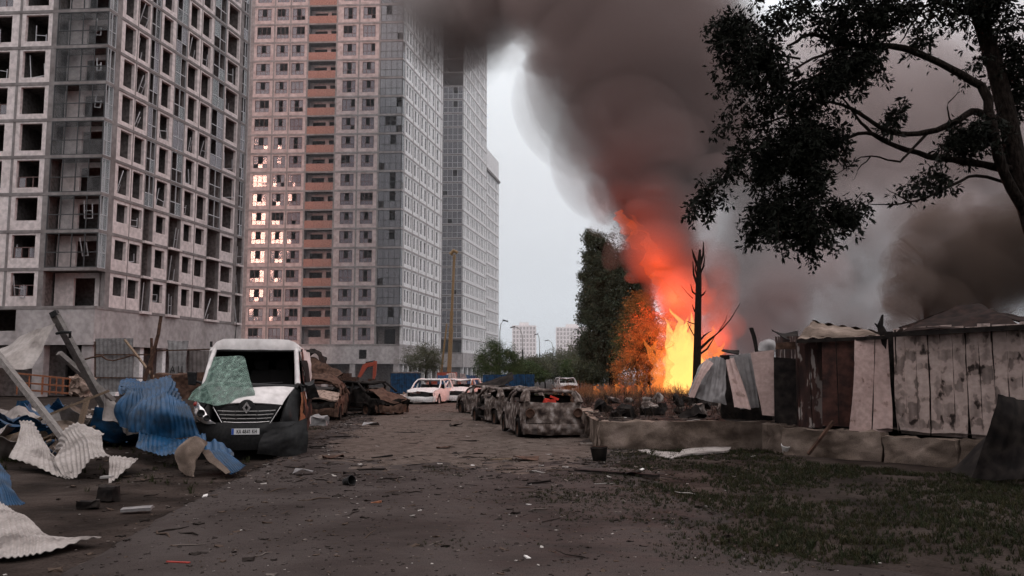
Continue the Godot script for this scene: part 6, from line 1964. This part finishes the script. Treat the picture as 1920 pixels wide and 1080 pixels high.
	b.tube([flat_pt([1303, 748], d), flat_pt([1305, 690], d), flat_pt([1309, 600], d), flat_pt([1312, 530], d), flat_pt([1314, 490], d), flat_pt([1316, 468], d)], [0.26, 0.22, 0.19, 0.16, 0.11, 0.06], 9)
	part(t, "trunk", b, M.bark)
	var limbs := [[[1314, 500], [1322, 478], [1323, 453], 0.07], [[1313, 505], [1304, 480], [1301, 468], 0.07], [[1313, 520], [1322, 500], [1325, 480], 0.06], [[1311, 540], [1303, 515], [1302, 490], 0.06], [[1310, 556], [1300, 548], [1297, 534], 0.05], [[1311, 560], [1321, 552], [1325, 546], 0.05], [[1309, 590], [1303, 584], [1299, 572], 0.05], [[1307, 645], [1320, 630], [1332, 622], 0.05], [[1306, 660], [1330, 638], [1350, 622], 0.07], [[1350, 622], [1370, 600], [1389, 570], 0.035], [[1345, 626], [1360, 604], [1365, 590], 0.02], [[1306, 668], [1325, 655], [1340, 632], 0.05], [[1306, 640], [1296, 620], [1288, 604], 0.035], [[1308, 610], [1295, 606], [1286, 602], 0.03], [[1300, 560], [1290, 550], [1279, 536], 0.02], [[1312, 530], [1306, 505], [1309, 488], 0.04]]
	for l in limbs:
		b = MB.new()
		b.tube([flat_pt(l[0], d), flat_pt(l[1], d + rf(-0.4, 0.4)), flat_pt(l[2], d + rf(-0.6, 0.6))], [l[3] * 1.2, l[3], l[3] * 0.35], 6)
		part(t, "limb", b, M.bark)
	# thin bare trees half hidden in the smoke over the sheds
	for q in [[1735, 620, 27, "bare thin tree showing faintly through smoke above the gable roof"], [1850, 600, 26, "bare thin tree showing faintly through smoke at the right edge"]]:
		var o := thing("bare_tree", q[3], "tree", Vector3.ZERO)
		b = MB.new()
		var base := flat_pt([q[0], 760], q[2])
		var top := flat_pt([q[0] + 6, 470], q[2])
		b.tube([base, base.lerp(top, 0.5), top], [0.12, 0.09, 0.03], 7)
		part(o, "trunk", b, M.bark)
		var tw := MB.new()
		for i in 34:
			var p := base.lerp(top, rf(0.35, 0.98))
			var dir := Vector3(rf(-1, 1), rf(0.2, 1.0), rf(-0.6, 0.6)).normalized() * rf(0.6, 1.6)
			tw.tube([p, p + dir * 0.5 + Vector3(0, 0.05, 0), p + dir], [0.02, 0.014, 0.004], 4)
			for k in 3:
				var p2 := p + dir * rf(0.4, 0.9)
				tw.tube([p2, p2 + dir.rotated(Vector3.FORWARD, rf(-0.9, 0.9)) * rf(0.2, 0.45)], [0.008, 0.003], 3)
		part(o, "twigs", tw, M.bark)
	weeds()

func weeds() -> void:
	# grass in the foreground and along the verges
	var r := RandomNumberGenerator.new()
	r.seed = 77
	var b := MB.new()
	for i in 9:
		var a := r.randf() * TAU
		var o := Vector3(cos(a), 0, sin(a)) * r.randf() * 0.35
		var lean := Vector3(r.randf_range(-0.7, 0.7), 0, r.randf_range(-0.7, 0.7))
		var h := r.randf_range(0.5, 1.0)
		var side := Vector3(cos(a + 1.5), 0, sin(a + 1.5)) * 0.045
		var m := o + Vector3(0, h * 0.6, 0) + lean * 0.3
		var e := o + Vector3(0, h, 0) + lean * 0.9
		b.tri(o - side, o + side, m + side * 0.7)
		b.tri(o - side, m + side * 0.7, m - side * 0.7)
		b.tri(m - side * 0.7, m + side * 0.7, e)
	var tuft := b.mesh()
	var at := []
	var tint := []
	var tries := 0
	while at.size() < 12500 and tries < 160000:
		tries += 1
		var z := -3.0 - 16.0 * pow(rng.randf(), 0.8)
		var x := rf(-2.6, 0.62 * -z + 1.0)
		if x > 5.6 and z < -13.4 - (8.05 - minf(x, 8.0)) * 1.15 + 0.4: continue
		if x > 1.9 and z < -18.8: continue
		var k := nz(x * 0.35, z * 0.35, 60.0) + 0.5 * nz(x * 1.5, z * 1.5, 61.0)
		var px := x / -z
		var want := smoothstep(-0.22, 0.28, px) * 0.95 - 0.66 + 0.10 * smoothstep(-8.0, -12.0, z)
		if z > -7.6: want -= 0.25
		if k + want < 0.0 + rf(-0.12, 0.12): continue
		var on_road := x < road_right(z)
		var h := rf(0.02, 0.06) * (1.0 + 1.0 * clampf(k + want, 0, 1)) * (0.7 if on_road else 1.0)
		at.append(Transform3D(Basis(Vector3.UP, rf(0, TAU)) * Basis.from_scale(Vector3(h * 1.5, h, h * 1.5)), Vector3(x, (0.015 if on_road else ground_y(x, z)), z)))
		var v := rf(0.6, 1.25)
		tint.append(Color(v * rf(0.9, 1.5), v, v * 0.9))
	for i in 900:
		var z := rf(-12.0, -30.0)
		var x := road_left(z) - rf(0.2, 5.0)
		if nz(x * 0.8, z * 0.8, 70.0) < 0.1: continue
		var h := rf(0.04, 0.14)
		at.append(Transform3D(Basis(Vector3.UP, rf(0, TAU)) * Basis.from_scale(Vector3(h * 1.3, h, h * 1.3)), Vector3(x, ground_y(x, z), z)))
		tint.append(Color(1.1, 1, 0.8))
	for i in 2500:
		var z := rf(-52.0, -75.0)
		var x := rf(-14, 6)
		var h := rf(0.06, 0.25)
		at.append(Transform3D(Basis(Vector3.UP, rf(0, TAU)) * Basis.from_scale(Vector3(h * 1.6, h, h * 1.6)), Vector3(x, ground_y(x, z), z)))
		tint.append(Color(1.5, 1.5, 1.1))
	var holder := Node3D.new()
	holder.name = "grass"
	add_child(holder)
	tag(holder, "short dull grass and weeds over the foreground and verges", "grass", "", "stuff")
	scatter(holder, "grass_tufts", tuft, M.grass, at, tint)
	# dry stalks and scorched brush on the burnt ground
	b = MB.new()
	r.seed = 78
	for i in 5:
		var lean := Vector3(r.randf_range(-0.5, 0.5), 0, r.randf_range(-0.5, 0.5))
		var o := Vector3(r.randf_range(-0.2, 0.2), 0, r.randf_range(-0.2, 0.2))
		var h := r.randf_range(0.5, 1.0)
		b.tube([o, o + Vector3(0, h * 0.5, 0) + lean * 0.3, o + Vector3(0, h, 0) + lean * 0.8], [0.014, 0.011, 0.004], 3, false)
		for k in 3:
			var p := o + Vector3(0, h * (0.4 + 0.18 * k), 0) + lean * (0.25 + 0.15 * k)
			b.tube([p, p + Vector3(r.randf_range(-0.25, 0.25), 0.15, r.randf_range(-0.25, 0.25))], [0.007, 0.003], 3, false)
	var stalk := b.mesh()
	at = []
	tint = []
	for i in 1100:
		var z := -20.0 - 34.0 * rng.randf()
		var x := lerpf(2.3, 0.30 * -z + 4.0, rng.randf())
		var y := terrace_y(x, z) - 0.03
		if rng.randf() < 0.25:
			x = rf(3.0, 9.0)
			z = rf(-34.0, -56.0)
			y = terrace_y(x, z) * smoothstep(-64.0, -57.0, z)
		if x > 5.6 and z > -21.0: continue
		var h := rf(0.12, 0.5) * (1.0 + 0.6 * smoothstep(-30.0, -48.0, z))
		at.append(Transform3D(Basis.from_euler(Vector3(rf(-0.2, 0.2), rf(0, TAU), rf(-0.2, 0.2))) * Basis.from_scale(Vector3(h, h, h)), Vector3(x, y, z)))
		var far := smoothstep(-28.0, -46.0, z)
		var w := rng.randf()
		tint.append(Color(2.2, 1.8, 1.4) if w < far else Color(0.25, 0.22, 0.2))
	holder = Node3D.new()
	holder.name = "dry_brush"
	add_child(holder)
	tag(holder, "dry and charred stalks standing over the burnt ground", "brush", "", "stuff")
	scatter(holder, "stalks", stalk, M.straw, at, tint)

# ---------------------------------------------------------------- the overhanging tree on the right
func big_tree() -> void:
	var o := thing("overhanging_tree", "large dark leafy tree leaning in from the right edge, limbs over the sheds", "tree", Vector3.ZERO)
	var b := MB.new()
	b.tube([Vector3(7.89, -0.06, -11.2), Vector3(7.63, 1.22, -11.2), Vector3(7.24, 2.61, -11.2), Vector3(6.95, 3.54, -11.2), Vector3(6.77, 4.33, -11.2), Vector3(6.68, 5.07, -11.2), Vector3(6.56, 5.73, -11.2), Vector3(6.4, 6.41, -11.2), Vector3(6.17, 6.97, -11.1), Vector3(6.01, 7.83, -11), Vector3(6.06, 8.9, -11)], [0.26, 0.21, 0.17, 0.145, 0.13, 0.12, 0.112, 0.105, 0.09, 0.07, 0.04], 10)
	part(o, "trunk", b, M.bark)
	var limbs := [
		[[Vector3(6.88, 3.68, -11.2), Vector3(6.46, 4.26, -11), Vector3(6.27, 4.87, -10.9), Vector3(6.22, 5.33, -10.9), Vector3(6.06, 5.46, -10.9), Vector3(5.6, 5.67, -10.8), Vector3(5.08, 5.84, -10.7), Vector3(4.56, 5.82, -10.6), Vector3(4.3, 5.85, -10.6), Vector3(3.89, 5.93, -10.5), Vector3(3.7, 5.9, -10.5), Vector3(3.51, 5.77, -10.5)], 0.15],
		[[Vector3(4.39, 5.83, -10.6), Vector3(4.07, 5.72, -10.5), Vector3(3.68, 5.51, -10.4), Vector3(3.39, 5.33, -10.3), Vector3(3.05, 5.26, -10.3)], 0.05],
		[[Vector3(4.32, 5.82, -10.6), Vector3(4.07, 5.54, -10.7), Vector3(3.78, 5.39, -10.7), Vector3(3.45, 5.18, -10.7), Vector3(3.23, 5.09, -10.7)], 0.05],
		[[Vector3(6.7, 4.96, -11.2), Vector3(6.34, 5.05, -11.1), Vector3(6.15, 5.12, -11.1), Vector3(5.82, 4.92, -11), Vector3(5.49, 4.8, -11), Vector3(5.05, 4.76, -10.9), Vector3(4.77, 4.86, -10.9), Vector3(4.41, 5.06, -10.8), Vector3(4.03, 5.16, -10.8), Vector3(3.68, 5.09, -10.8)], 0.12],
		[[Vector3(6.75, 4.35, -11.2), Vector3(6.37, 4.37, -11.1), Vector3(6.01, 4.42, -11.1), Vector3(5.58, 4.54, -11.2), Vector3(5.16, 4.68, -11.2), Vector3(4.83, 4.85, -11.2), Vector3(4.64, 5.08, -11.2), Vector3(4.43, 5.36, -11.2)], 0.12],
		[[Vector3(5.02, 4.74, -11.2), Vector3(4.72, 4.82, -11.1), Vector3(4.35, 4.7, -11), Vector3(3.98, 4.53, -10.9), Vector3(3.75, 4.26, -10.9), Vector3(3.67, 3.84, -10.9)], 0.06],
		[[Vector3(6.78, 4.12, -11.2), Vector3(6.61, 4.17, -11.2), Vector3(6.11, 4.22, -11), Vector3(5.73, 4.08, -10.9), Vector3(5.35, 3.89, -10.8), Vector3(5.07, 3.8, -10.7), Vector3(4.75, 3.77, -10.7), Vector3(4.54, 3.79, -10.7)], 0.055],
		[[Vector3(5.09, 3.81, -10.7), Vector3(4.93, 3.88, -10.7), Vector3(4.73, 3.95, -10.6)], 0.03],
		[[Vector3(5.49, 4.8, -11), Vector3(5.14, 4.46, -10.9), Vector3(4.96, 4.36, -10.8), Vector3(4.64, 4.43, -10.8), Vector3(4.45, 4.37, -10.8), Vector3(4.12, 4.14, -10.8)], 0.04],
		[[Vector3(4.64, 4.43, -10.8), Vector3(4.47, 4.24, -10.8), Vector3(4.39, 4.1, -10.8)], 0.02],
		[[Vector3(6.33, 6.49, -11.2), Vector3(6.16, 6.49, -11.1), Vector3(5.81, 6.58, -11), Vector3(5.49, 6.49, -10.9), Vector3(5.23, 6.16, -10.8), Vector3(5.1, 5.95, -10.8)], 0.07],
		[[Vector3(5.81, 6.58, -11), Vector3(5.21, 6.68, -10.8), Vector3(4.55, 6.44, -10.6), Vector3(3.96, 6.25, -10.5), Vector3(3.52, 6.24, -10.4)], 0.06],
		[[Vector3(5.82, 4.92, -11), Vector3(5.71, 5.12, -10.9), Vector3(5.82, 5.26, -10.9), Vector3(5.9, 5.41, -10.9)], 0.025],
		[[Vector3(3.63, 5.58, -10.4), Vector3(3.13, 5.61, -10.3), Vector3(2.8, 5.68, -10.3), Vector3(2.53, 5.75, -10.3)], 0.03],
		[[Vector3(3.67, 5.01, -10.8), Vector3(3.32, 4.87, -10.8), Vector3(2.98, 4.8, -10.8), Vector3(2.78, 4.83, -10.8)], 0.035],
		[[Vector3(3.32, 4.86, -10.8), Vector3(3.04, 4.52, -10.8), Vector3(2.75, 4.24, -10.8), Vector3(2.54, 3.96, -10.8), Vector3(2.44, 3.82, -10.8)], 0.025],
		[[Vector3(3.67, 3.98, -10.9), Vector3(3.59, 3.63, -10.9), Vector3(3.72, 3.35, -10.9), Vector3(3.75, 3.14, -10.9)], 0.03]]
	for l in limbs:
		var p: Array = []
		for i in (l[0].size() - 1) * 3 + 1:
			p.append(spline(l[0], i / float((l[0].size() - 1) * 3)) + Vector3(rf(-1, 1), rf(-1, 1), rf(-1, 1)) * 0.012)
		var r := []
		for i in p.size():
			r.append(0.5 * lerpf(l[1], l[1] * 0.2, i / float(p.size() - 1)) * rf(0.92, 1.08))
		b = MB.new()
		b.tube(p, r, 7)
		part(o, "limb", b, M.bark)
	# leafy masses: centre, half width, half height in metres, how many twigs
	var lobes := [[Vector3(2.99, 5.7, -10.4), 0.52, 0.45, 46], [Vector3(2.77, 5.88, -10.3), 0.25, 0.3, 12], [Vector3(3.18, 5.27, -10.5), 0.5, 0.3, 34], [Vector3(3.72, 6.17, -10.4), 0.5, 0.22, 34], [Vector3(4.55, 6.26, -10.6), 0.6, 0.22, 40], [Vector3(4.4, 6.01, -10.6), 0.4, 0.2, 16], [Vector3(4.31, 5.48, -10.7), 0.52, 0.36, 58], [Vector3(4.56, 5.69, -10.7), 0.4, 0.2, 20], [Vector3(3.82, 5.12, -10.8), 0.55, 0.24, 50], [Vector3(3.42, 4.69, -10.8), 0.62, 0.28, 64], [Vector3(2.94, 4.8, -10.8), 0.25, 0.12, 12], [Vector3(3.55, 4.33, -10.9), 0.55, 0.33, 70], [Vector3(3.97, 4.62, -10.9), 0.4, 0.25, 34], [Vector3(3.6, 3.77, -10.9), 0.48, 0.36, 66], [Vector3(3.79, 3.35, -10.9), 0.3, 0.2, 22], [Vector3(4.25, 3.66, -10.9), 0.27, 0.17, 20], [Vector3(3.31, 3.49, -10.9), 0.2, 0.15, 10], [Vector3(2.5, 3.85, -10.8), 0.18, 0.15, 9], [Vector3(2.86, 4.24, -10.8), 0.25, 0.12, 8], [Vector3(6.49, 6.52, -11.1), 0.4, 0.35, 36], [Vector3(6.87, 6, -11.3), 0.35, 0.5, 40], [Vector3(7, 5.43, -11.4), 0.3, 0.4, 26], [Vector3(5.5, 5.95, -10.9), 0.22, 0.1, 9], [Vector3(6.09, 4.79, -11), 0.45, 0.16, 22], [Vector3(5.91, 4.61, -11), 0.35, 0.12, 12], [Vector3(5.33, 4.06, -10.8), 0.22, 0.08, 8], [Vector3(5, 4.94, -10.9), 0.2, 0.06, 6], [Vector3(6.18, 5.73, -11), 0.18, 0.12, 6], [Vector3(5.34, 6.38, -10.8), 0.35, 0.2, 16], [Vector3(6.01, 6.62, -11), 0.4, 0.25, 20],
		[Vector3(5.14, 7.24, -10.6), 1.3, 0.5, 70], [Vector3(3.47, 6.88, -10.2), 1.0, 0.4, 46], [Vector3(6.91, 7.63, -11.2), 1.3, 0.6, 60], [Vector3(8.06, 6.34, -11.4), 0.9, 0.9, 60]]
	var twigs := MB.new()
	var at := []
	var tint := []
	for l in lobes:
		for i in int(l[3] * 1.3):
			var d := Vector3(rf(-1, 1), rf(-1, 1), rf(-1, 1))
			if d.length() > 1.0: d = d.normalized() * rf(0.3, 1.0)
			d *= 1.0 + 0.45 * nz(d.x * 1.5 + l[0].x * 3.0, d.y * 1.5 + l[0].y * 3.0)
			var c: Vector3 = l[0] + Vector3(d.x * l[1], d.y * l[2], d.z * 0.55)
			if nz(c.x * 2.3, c.y * 2.3, 7.0) < -0.16: continue
			var dir := Vector3(d.x + rf(-0.7, 0.3), rf(-1.3, 0.05), rf(-0.7, 0.7)).normalized()
			var length := rf(0.2, 0.5)
			var p0 := c - dir * length * 0.5
			var p1 := c + Vector3(0, 0.02, 0)
			var p2 := c + dir * length * 0.5 - Vector3(0, 0.04, 0)
			twigs.tube([p0, p1, p2], [0.006, 0.004, 0.0015], 3, false)
			for k in 9:
				var t := (k + rf(0.2, 0.8)) / 9.0
				var p := p0.lerp(p1, t * 2.0) if t < 0.5 else p1.lerp(p2, t * 2.0 - 1.0)
				at.append(Transform3D(Basis.from_euler(Vector3(rf(-1.2, 1.2), rf(0, TAU), rf(-1.2, 1.2))) * Basis.from_scale(Vector3.ONE * rf(0.085, 0.165)), p + Vector3(rf(-1, 1), rf(-1.2, 0.6), rf(-1, 1)) * 0.03))
				var v := rf(0.5, 1.2)
				tint.append(Color(v, v, v * 0.9))
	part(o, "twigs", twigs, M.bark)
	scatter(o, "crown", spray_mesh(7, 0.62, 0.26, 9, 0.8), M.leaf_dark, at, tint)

# ---------------------------------------------------------------- fire and smoke
var fog_mats := {}

func billow(parent: Node, at: Vector3, size: Vector3, density: float, tone: Color) -> void:
	var step := pow(1.12, roundf(log(density) / log(1.12)))
	var key := "%.4f %s" % [step, tone]
	if not fog_mats.has(key):
		var m := FogMaterial.new()
		m.density = step
		m.albedo = tone.linear_to_srgb()
		fog_mats[key] = m
	var f := FogVolume.new()
	f.name = "billow"
	f.shape = RenderingServer.FOG_VOLUME_SHAPE_ELLIPSOID
	f.size = size
	f.material = fog_mats[key]
	f.position = at
	f.rotation = Vector3(rf(-0.6, 0.6), rf(0, TAU), rf(-1.2, 1.2))
	parent.add_child(f, true)

# billows scattered along a path of [point, radius]; depth is the optical depth through one of them.
# Broad thin ones inside, many small drawn-out shreds towards the rim.
func puff_along(parent: Node, path: Array, count: int, size: float, depth: float, tone: Color, flat := 0.6, shreds_only := false) -> void:
	var total := path.size() - 1
	for i in count:
		var t := (i + rng.randf()) / count * total
		var k := mini(int(t), total - 1)
		var u := t - k
		var p: Vector3 = path[k][0].lerp(path[k + 1][0], u)
		var r: float = lerpf(path[k][1], path[k + 1][1], u)
		var d := Vector3(rf(-1, 1), rf(-1, 1), rf(-1, 1)).normalized()
		if i % 5 < 2 and not shreds_only:
			d *= 0.55 * rng.randf()
			var s := r * size * rf(1.3, 1.9)
			d.z *= flat
			billow(parent, p + d * r, Vector3(s * rf(0.8, 1.2), s * rf(0.7, 1.0), s * rf(0.8, 1.1)), depth * rf(0.7, 1.1) / s, tone)
		else:
			d *= pow(rng.randf(), 0.35)
			var out := d
			d.z *= flat
			var s := r * size * rf(0.28, 0.7)
			billow(parent, p + out * Vector3(1, 1, flat) * r, Vector3(s * rf(1.2, 2.4), s * rf(0.5, 0.9), s * rf(0.7, 1.4)), depth * rf(0.4, 0.85) / s, tone)

func smoke(called: String, label: String) -> Node3D:
	var o := Node3D.new()
	o.name = called
	add_child(o)
	tag(o, label, "smoke", "", "stuff")
	return o

func fire_and_smoke() -> void:
	var dark := Color(0.38, 0.325, 0.32)
	var o := smoke("smoke_plume", "thick dark grey smoke column rising from the fire and drifting over the towers")
	puff_along(o, [[Vector3(10.99, 3.74, -53), 1.2], [Vector3(10.69, 7.17, -54), 2.0], [Vector3(9.45, 10.42, -55), 3.0], [Vector3(9.14, 14.77, -57), 4.2], [Vector3(10.21, 20.96, -60), 6.4], [Vector3(9.23, 26.56, -62), 8.2], [Vector3(7.32, 33.52, -66), 9.0]], 190, 1.0, 0.75, dark)
	puff_along(o, [[Vector3(14.14, 15.86, -60), 3.5], [Vector3(14.79, 23.66, -62), 5.0], [Vector3(14.14, 29.52, -64), 5.0]], 50, 1.1, 0.6, dark)
	puff_along(o, [[Vector3(6.88, 32.63, -66), 5.5], [Vector3(2.82, 36.18, -72), 4.6], [Vector3(-1.49, 36.81, -76), 4.6]], 54, 1.1, 0.5, dark)
	puff_along(o, [[Vector3(-1.52, 37.74, -78), 4.6], [Vector3(-4.36, 37.68, -84), 5.4], [Vector3(-7.26, 38.53, -86), 5.0]], 40, 1.35, 0.42, Color(0.5, 0.44, 0.43))
	puff_along(o, [[Vector3(-8.21, 43.3, -90), 5.0], [Vector3(-11.99, 44.22, -92), 4.0]], 30, 1.2, 0.22, dark)
	# paler torn edge facing the open sky
	puff_along(o, [[Vector3(6.28, 12.18, -55), 0.9], [Vector3(5.35, 14.54, -56), 1.3], [Vector3(4.28, 19.55, -58), 1.5], [Vector3(2.32, 24.15, -60), 1.8], [Vector3(0.41, 26.93, -64), 1.6]], 80, 2.0, 0.075, Color(0.6, 0.55, 0.545), 0.6, true)
	# thin glowing smoke round the flames
	puff_along(o, [[Vector3(9.21, 2.05, -49), 0.9], [Vector3(9.86, 4.87, -50), 1.3], [Vector3(9.69, 7.5, -51), 1.6]], 26, 1.2, 0.10, dark)
	puff_along(o, [[Vector3(12.2, 2.09, -53), 0.9], [Vector3(12.75, 4.07, -53), 1.3], [Vector3(13.22, 6.49, -54), 1.7], [Vector3(12.84, 9.36, -55), 2.0]], 34, 1.1, 0.4, dark)
	# pale smoke filling the sky to the right
	var pale := Color(0.76, 0.68, 0.68)
	o = smoke("smoke_bank", "pale mauve smoke bank filling the sky behind the overhanging tree")
	puff_along(o, [[Vector3(23.53, 11.44, -85), 7.0], [Vector3(30.33, 24.22, -88), 10.0], [Vector3(40.29, 33.72, -92), 11.0], [Vector3(50.93, 26.02, -95), 13.0], [Vector3(61.03, 32.26, -95), 14.0]], 50, 1.2, 0.8, pale)
	puff_along(o, [[Vector3(16.57, 7.57, -66), 3.4], [Vector3(20.2, 12.5, -68), 4.6], [Vector3(24.66, 9.7, -70), 5.0], [Vector3(29.22, 15.45, -72), 6.0], [Vector3(33.63, 12.22, -72), 7.0], [Vector3(41.78, 11.76, -72), 7.0]], 30, 1.1, 0.45, Color(0.6, 0.53, 0.53))
	puff_along(o, [[Vector3(15.08, 3.33, -62), 2.6], [Vector3(19.19, 4.58, -64), 3.2], [Vector3(23.9, 4.26, -66), 3.6], [Vector3(30.64, 6.05, -68), 4.4], [Vector3(38.3, 6.05, -68), 6.0]], 30, 1.2, 0.6, Color(0.66, 0.58, 0.58))
	puff_along(o, [[Vector3(15.93, 3.94, -58), 2.2], [Vector3(18.13, 6.57, -59), 2.8], [Vector3(20.41, 9.31, -60), 3.0]], 22, 1.2, 0.5, Color(0.6, 0.52, 0.52))
	puff_along(o, [[Vector3(26.15, 6.76, -72), 2.6], [Vector3(29.76, 9.23, -74), 3.0], [Vector3(33.1, 12.81, -76), 3.4]], 14, 1.3, 0.45, pale)
	# black smoke rolling off the sheds on the right
	o = smoke("black_smoke", "black smoke rolling off the gable-roofed garage at the right")
	puff_along(o, [[Vector3(8.39, 2.75, -18.5), 0.3], [Vector3(9.07, 3.61, -19.5), 0.7], [Vector3(10.1, 4.76, -20.5), 1.0], [Vector3(11.05, 5.87, -21.5), 0.9]], 60, 1.0, 0.5, Color(0.25, 0.19, 0.165))
	puff_along(o, [[Vector3(9.77, 3, -19.5), 0.8], [Vector3(10.96, 3.97, -20.5), 1.3], [Vector3(12.3, 4.3, -21), 1.7], [Vector3(13.78, 4.56, -21), 2.2]], 52, 1.1, 0.62, Color(0.17, 0.125, 0.105))
	flames()

func tongue(parent: Node, base: Vector3, wide: float, high: float, lean: Vector3, m: Material, sd: float) -> void:
	var b := MB.new()
	var rows := []
	for i in 19:
		var t := i / 18.0
		var r := wide * pow(sin(PI * clampf(0.10 + 0.90 * pow(t, 0.7), 0, 1)), 0.7) * (1.0 - 0.6 * t) + 0.001
		r *= 1.0 + 0.55 * nz(t * 5.0, sd, 3.0)
		var c := base + Vector3(0, high * t, 0) + lean * t * t + Vector3(nz(t * 3.6, sd), 0, nz(t * 3.6, sd + 9)) * (wide * 1.5 * t + 0.1)
		var ring := PackedVector3Array()
		for k in 13:
			var a := -TAU * (k % 12) / 12.0
			var q := 1.0 + 0.9 * nz(cos(a) * 1.3 + sd, t * 4.5, sin(a) * 1.3)
			ring.append(c + Vector3(cos(a), 0, sin(a)) * r * maxf(q, 0.15))
		rows.append(ring)
	b.grid(rows)
	part(parent, "flame_tongue", b, m)

func flame_mat(called: String, c: Color, power: float, alpha: float) -> StandardMaterial3D:
	var m := plain(called, Color(0, 0, 0, alpha), 1.0)
	m.transparency = BaseMaterial3D.TRANSPARENCY_ALPHA
	m.specular_mode = BaseMaterial3D.SPECULAR_DISABLED
	m.emission_enabled = true
	m.emission = c.linear_to_srgb()
	m.emission_energy_multiplier = power
	return m

func flames() -> void:
	var core := flame_mat("flame_core", Color(1.0, 0.47, 0.12), 2.0, 0.26)
	var mid := flame_mat("flame_mid", Color(1.0, 0.26, 0.05), 1.4, 0.18)
	var outer := flame_mat("flame_outer", Color(1.0, 0.17, 0.04), 1.0, 0.12)
	var o := thing("fire", "tall yellow and orange flames burning behind the bare trunk", "fire", Vector3.ZERO)
	var d := 50.0
	for i in 28:
		var px := 1275.0 + rf(-1, 1) * rf(0.2, 1) * 56.0
		var near := 1.0 - absf(px - 1277.0) / 62.0
		var base := Vector3((px - 960) / 1600.0 * d, 0.5, -d - rf(-0.9, 0.9))
		tongue(o, base, rf(0.3, 0.7), rf(1.6, 3.2) + 3.0 * near * rng.randf(), Vector3(rf(-0.7, 0.5), 0, rf(-0.3, 0.3)), core if near > 0.62 else mid, i * 7.3)
	for i in 12:
		var px := 1290.0 + rf(-1, 1) * 62.0
		var base := Vector3((px - 960) / 1600.0 * (d + 1.5), 0.5 + rf(0, 1.6), -d - 1.5 - rf(-0.6, 0.6))
		tongue(o, base, rf(0.5, 1.0), rf(2.2, 4.2), Vector3(rf(-0.9, 0.5), 0, 0), outer if i % 2 else mid, i * 5.1 + 3.0)
	# low fire creeping through the brush
	var low := thing("brush_fire", "low orange flames creeping through the brush left of the main fire", "fire", Vector3.ZERO)
	for i in 26:
		var x := rf(4.6, 9.2)
		var z := -rf(46.0, 52.0)
		tongue(low, Vector3(x, terrace_y(x, z) - 0.05, z), rf(0.08, 0.2), rf(0.25, 0.8) * (0.5 + x / 12.0), Vector3(rf(-0.1, 0.1), 0, 0), mid if i % 3 else outer, i * 3.3)
	# red flames licking up inside the smoke
	var high := thing("rolling_fire", "dull red fire rolling up inside the base of the smoke column", "fire", Vector3.ZERO)
	var dull := flame_mat("flame_dull", Color(1.0, 0.13, 0.03), 1.0, 0.14)
	for q in [[Vector3(9.8, 5.56, -53), 0.8, 2.6], [Vector3(9.24, 7.85, -54), 0.9, 3.0], [Vector3(8.5, 9.71, -55), 0.9, 2.4], [Vector3(7.65, 10.77, -55), 0.7, 1.8]]:
		tongue(high, q[0], q[1], q[2], Vector3(-0.8, 0, 0), dull, q[1] * 37.0)
	for q in [[Vector3(9.89, 3.15, -50), 120.0, 1.3], [Vector3(10.04, 6.4, -53), 70.0, 1.2], [Vector3(8.78, 8.11, -52), 24.0, 0.8], [Vector3(7.17, 10.51, -51.5), 26.0, 0.8], [Vector3(11.31, 6.1, -51.5), 18.0, 0.8], [Vector3(12.51, 4.02, -52), 26.0, 1.0]]:
		var f := OmniLight3D.new()
		f.name = "flame_light"
		f.position = q[0]
		f.light_color = Color(1.0, 0.5, 0.22) if q[1] > 100.0 else Color(1.0, 0.34, 0.17)
		f.light_energy = q[1]
		f.light_size = q[2]
		f.omni_range = 200.0
		f.omni_attenuation = 2.0
		f.shadow_enabled = true
		add_child(f, true)
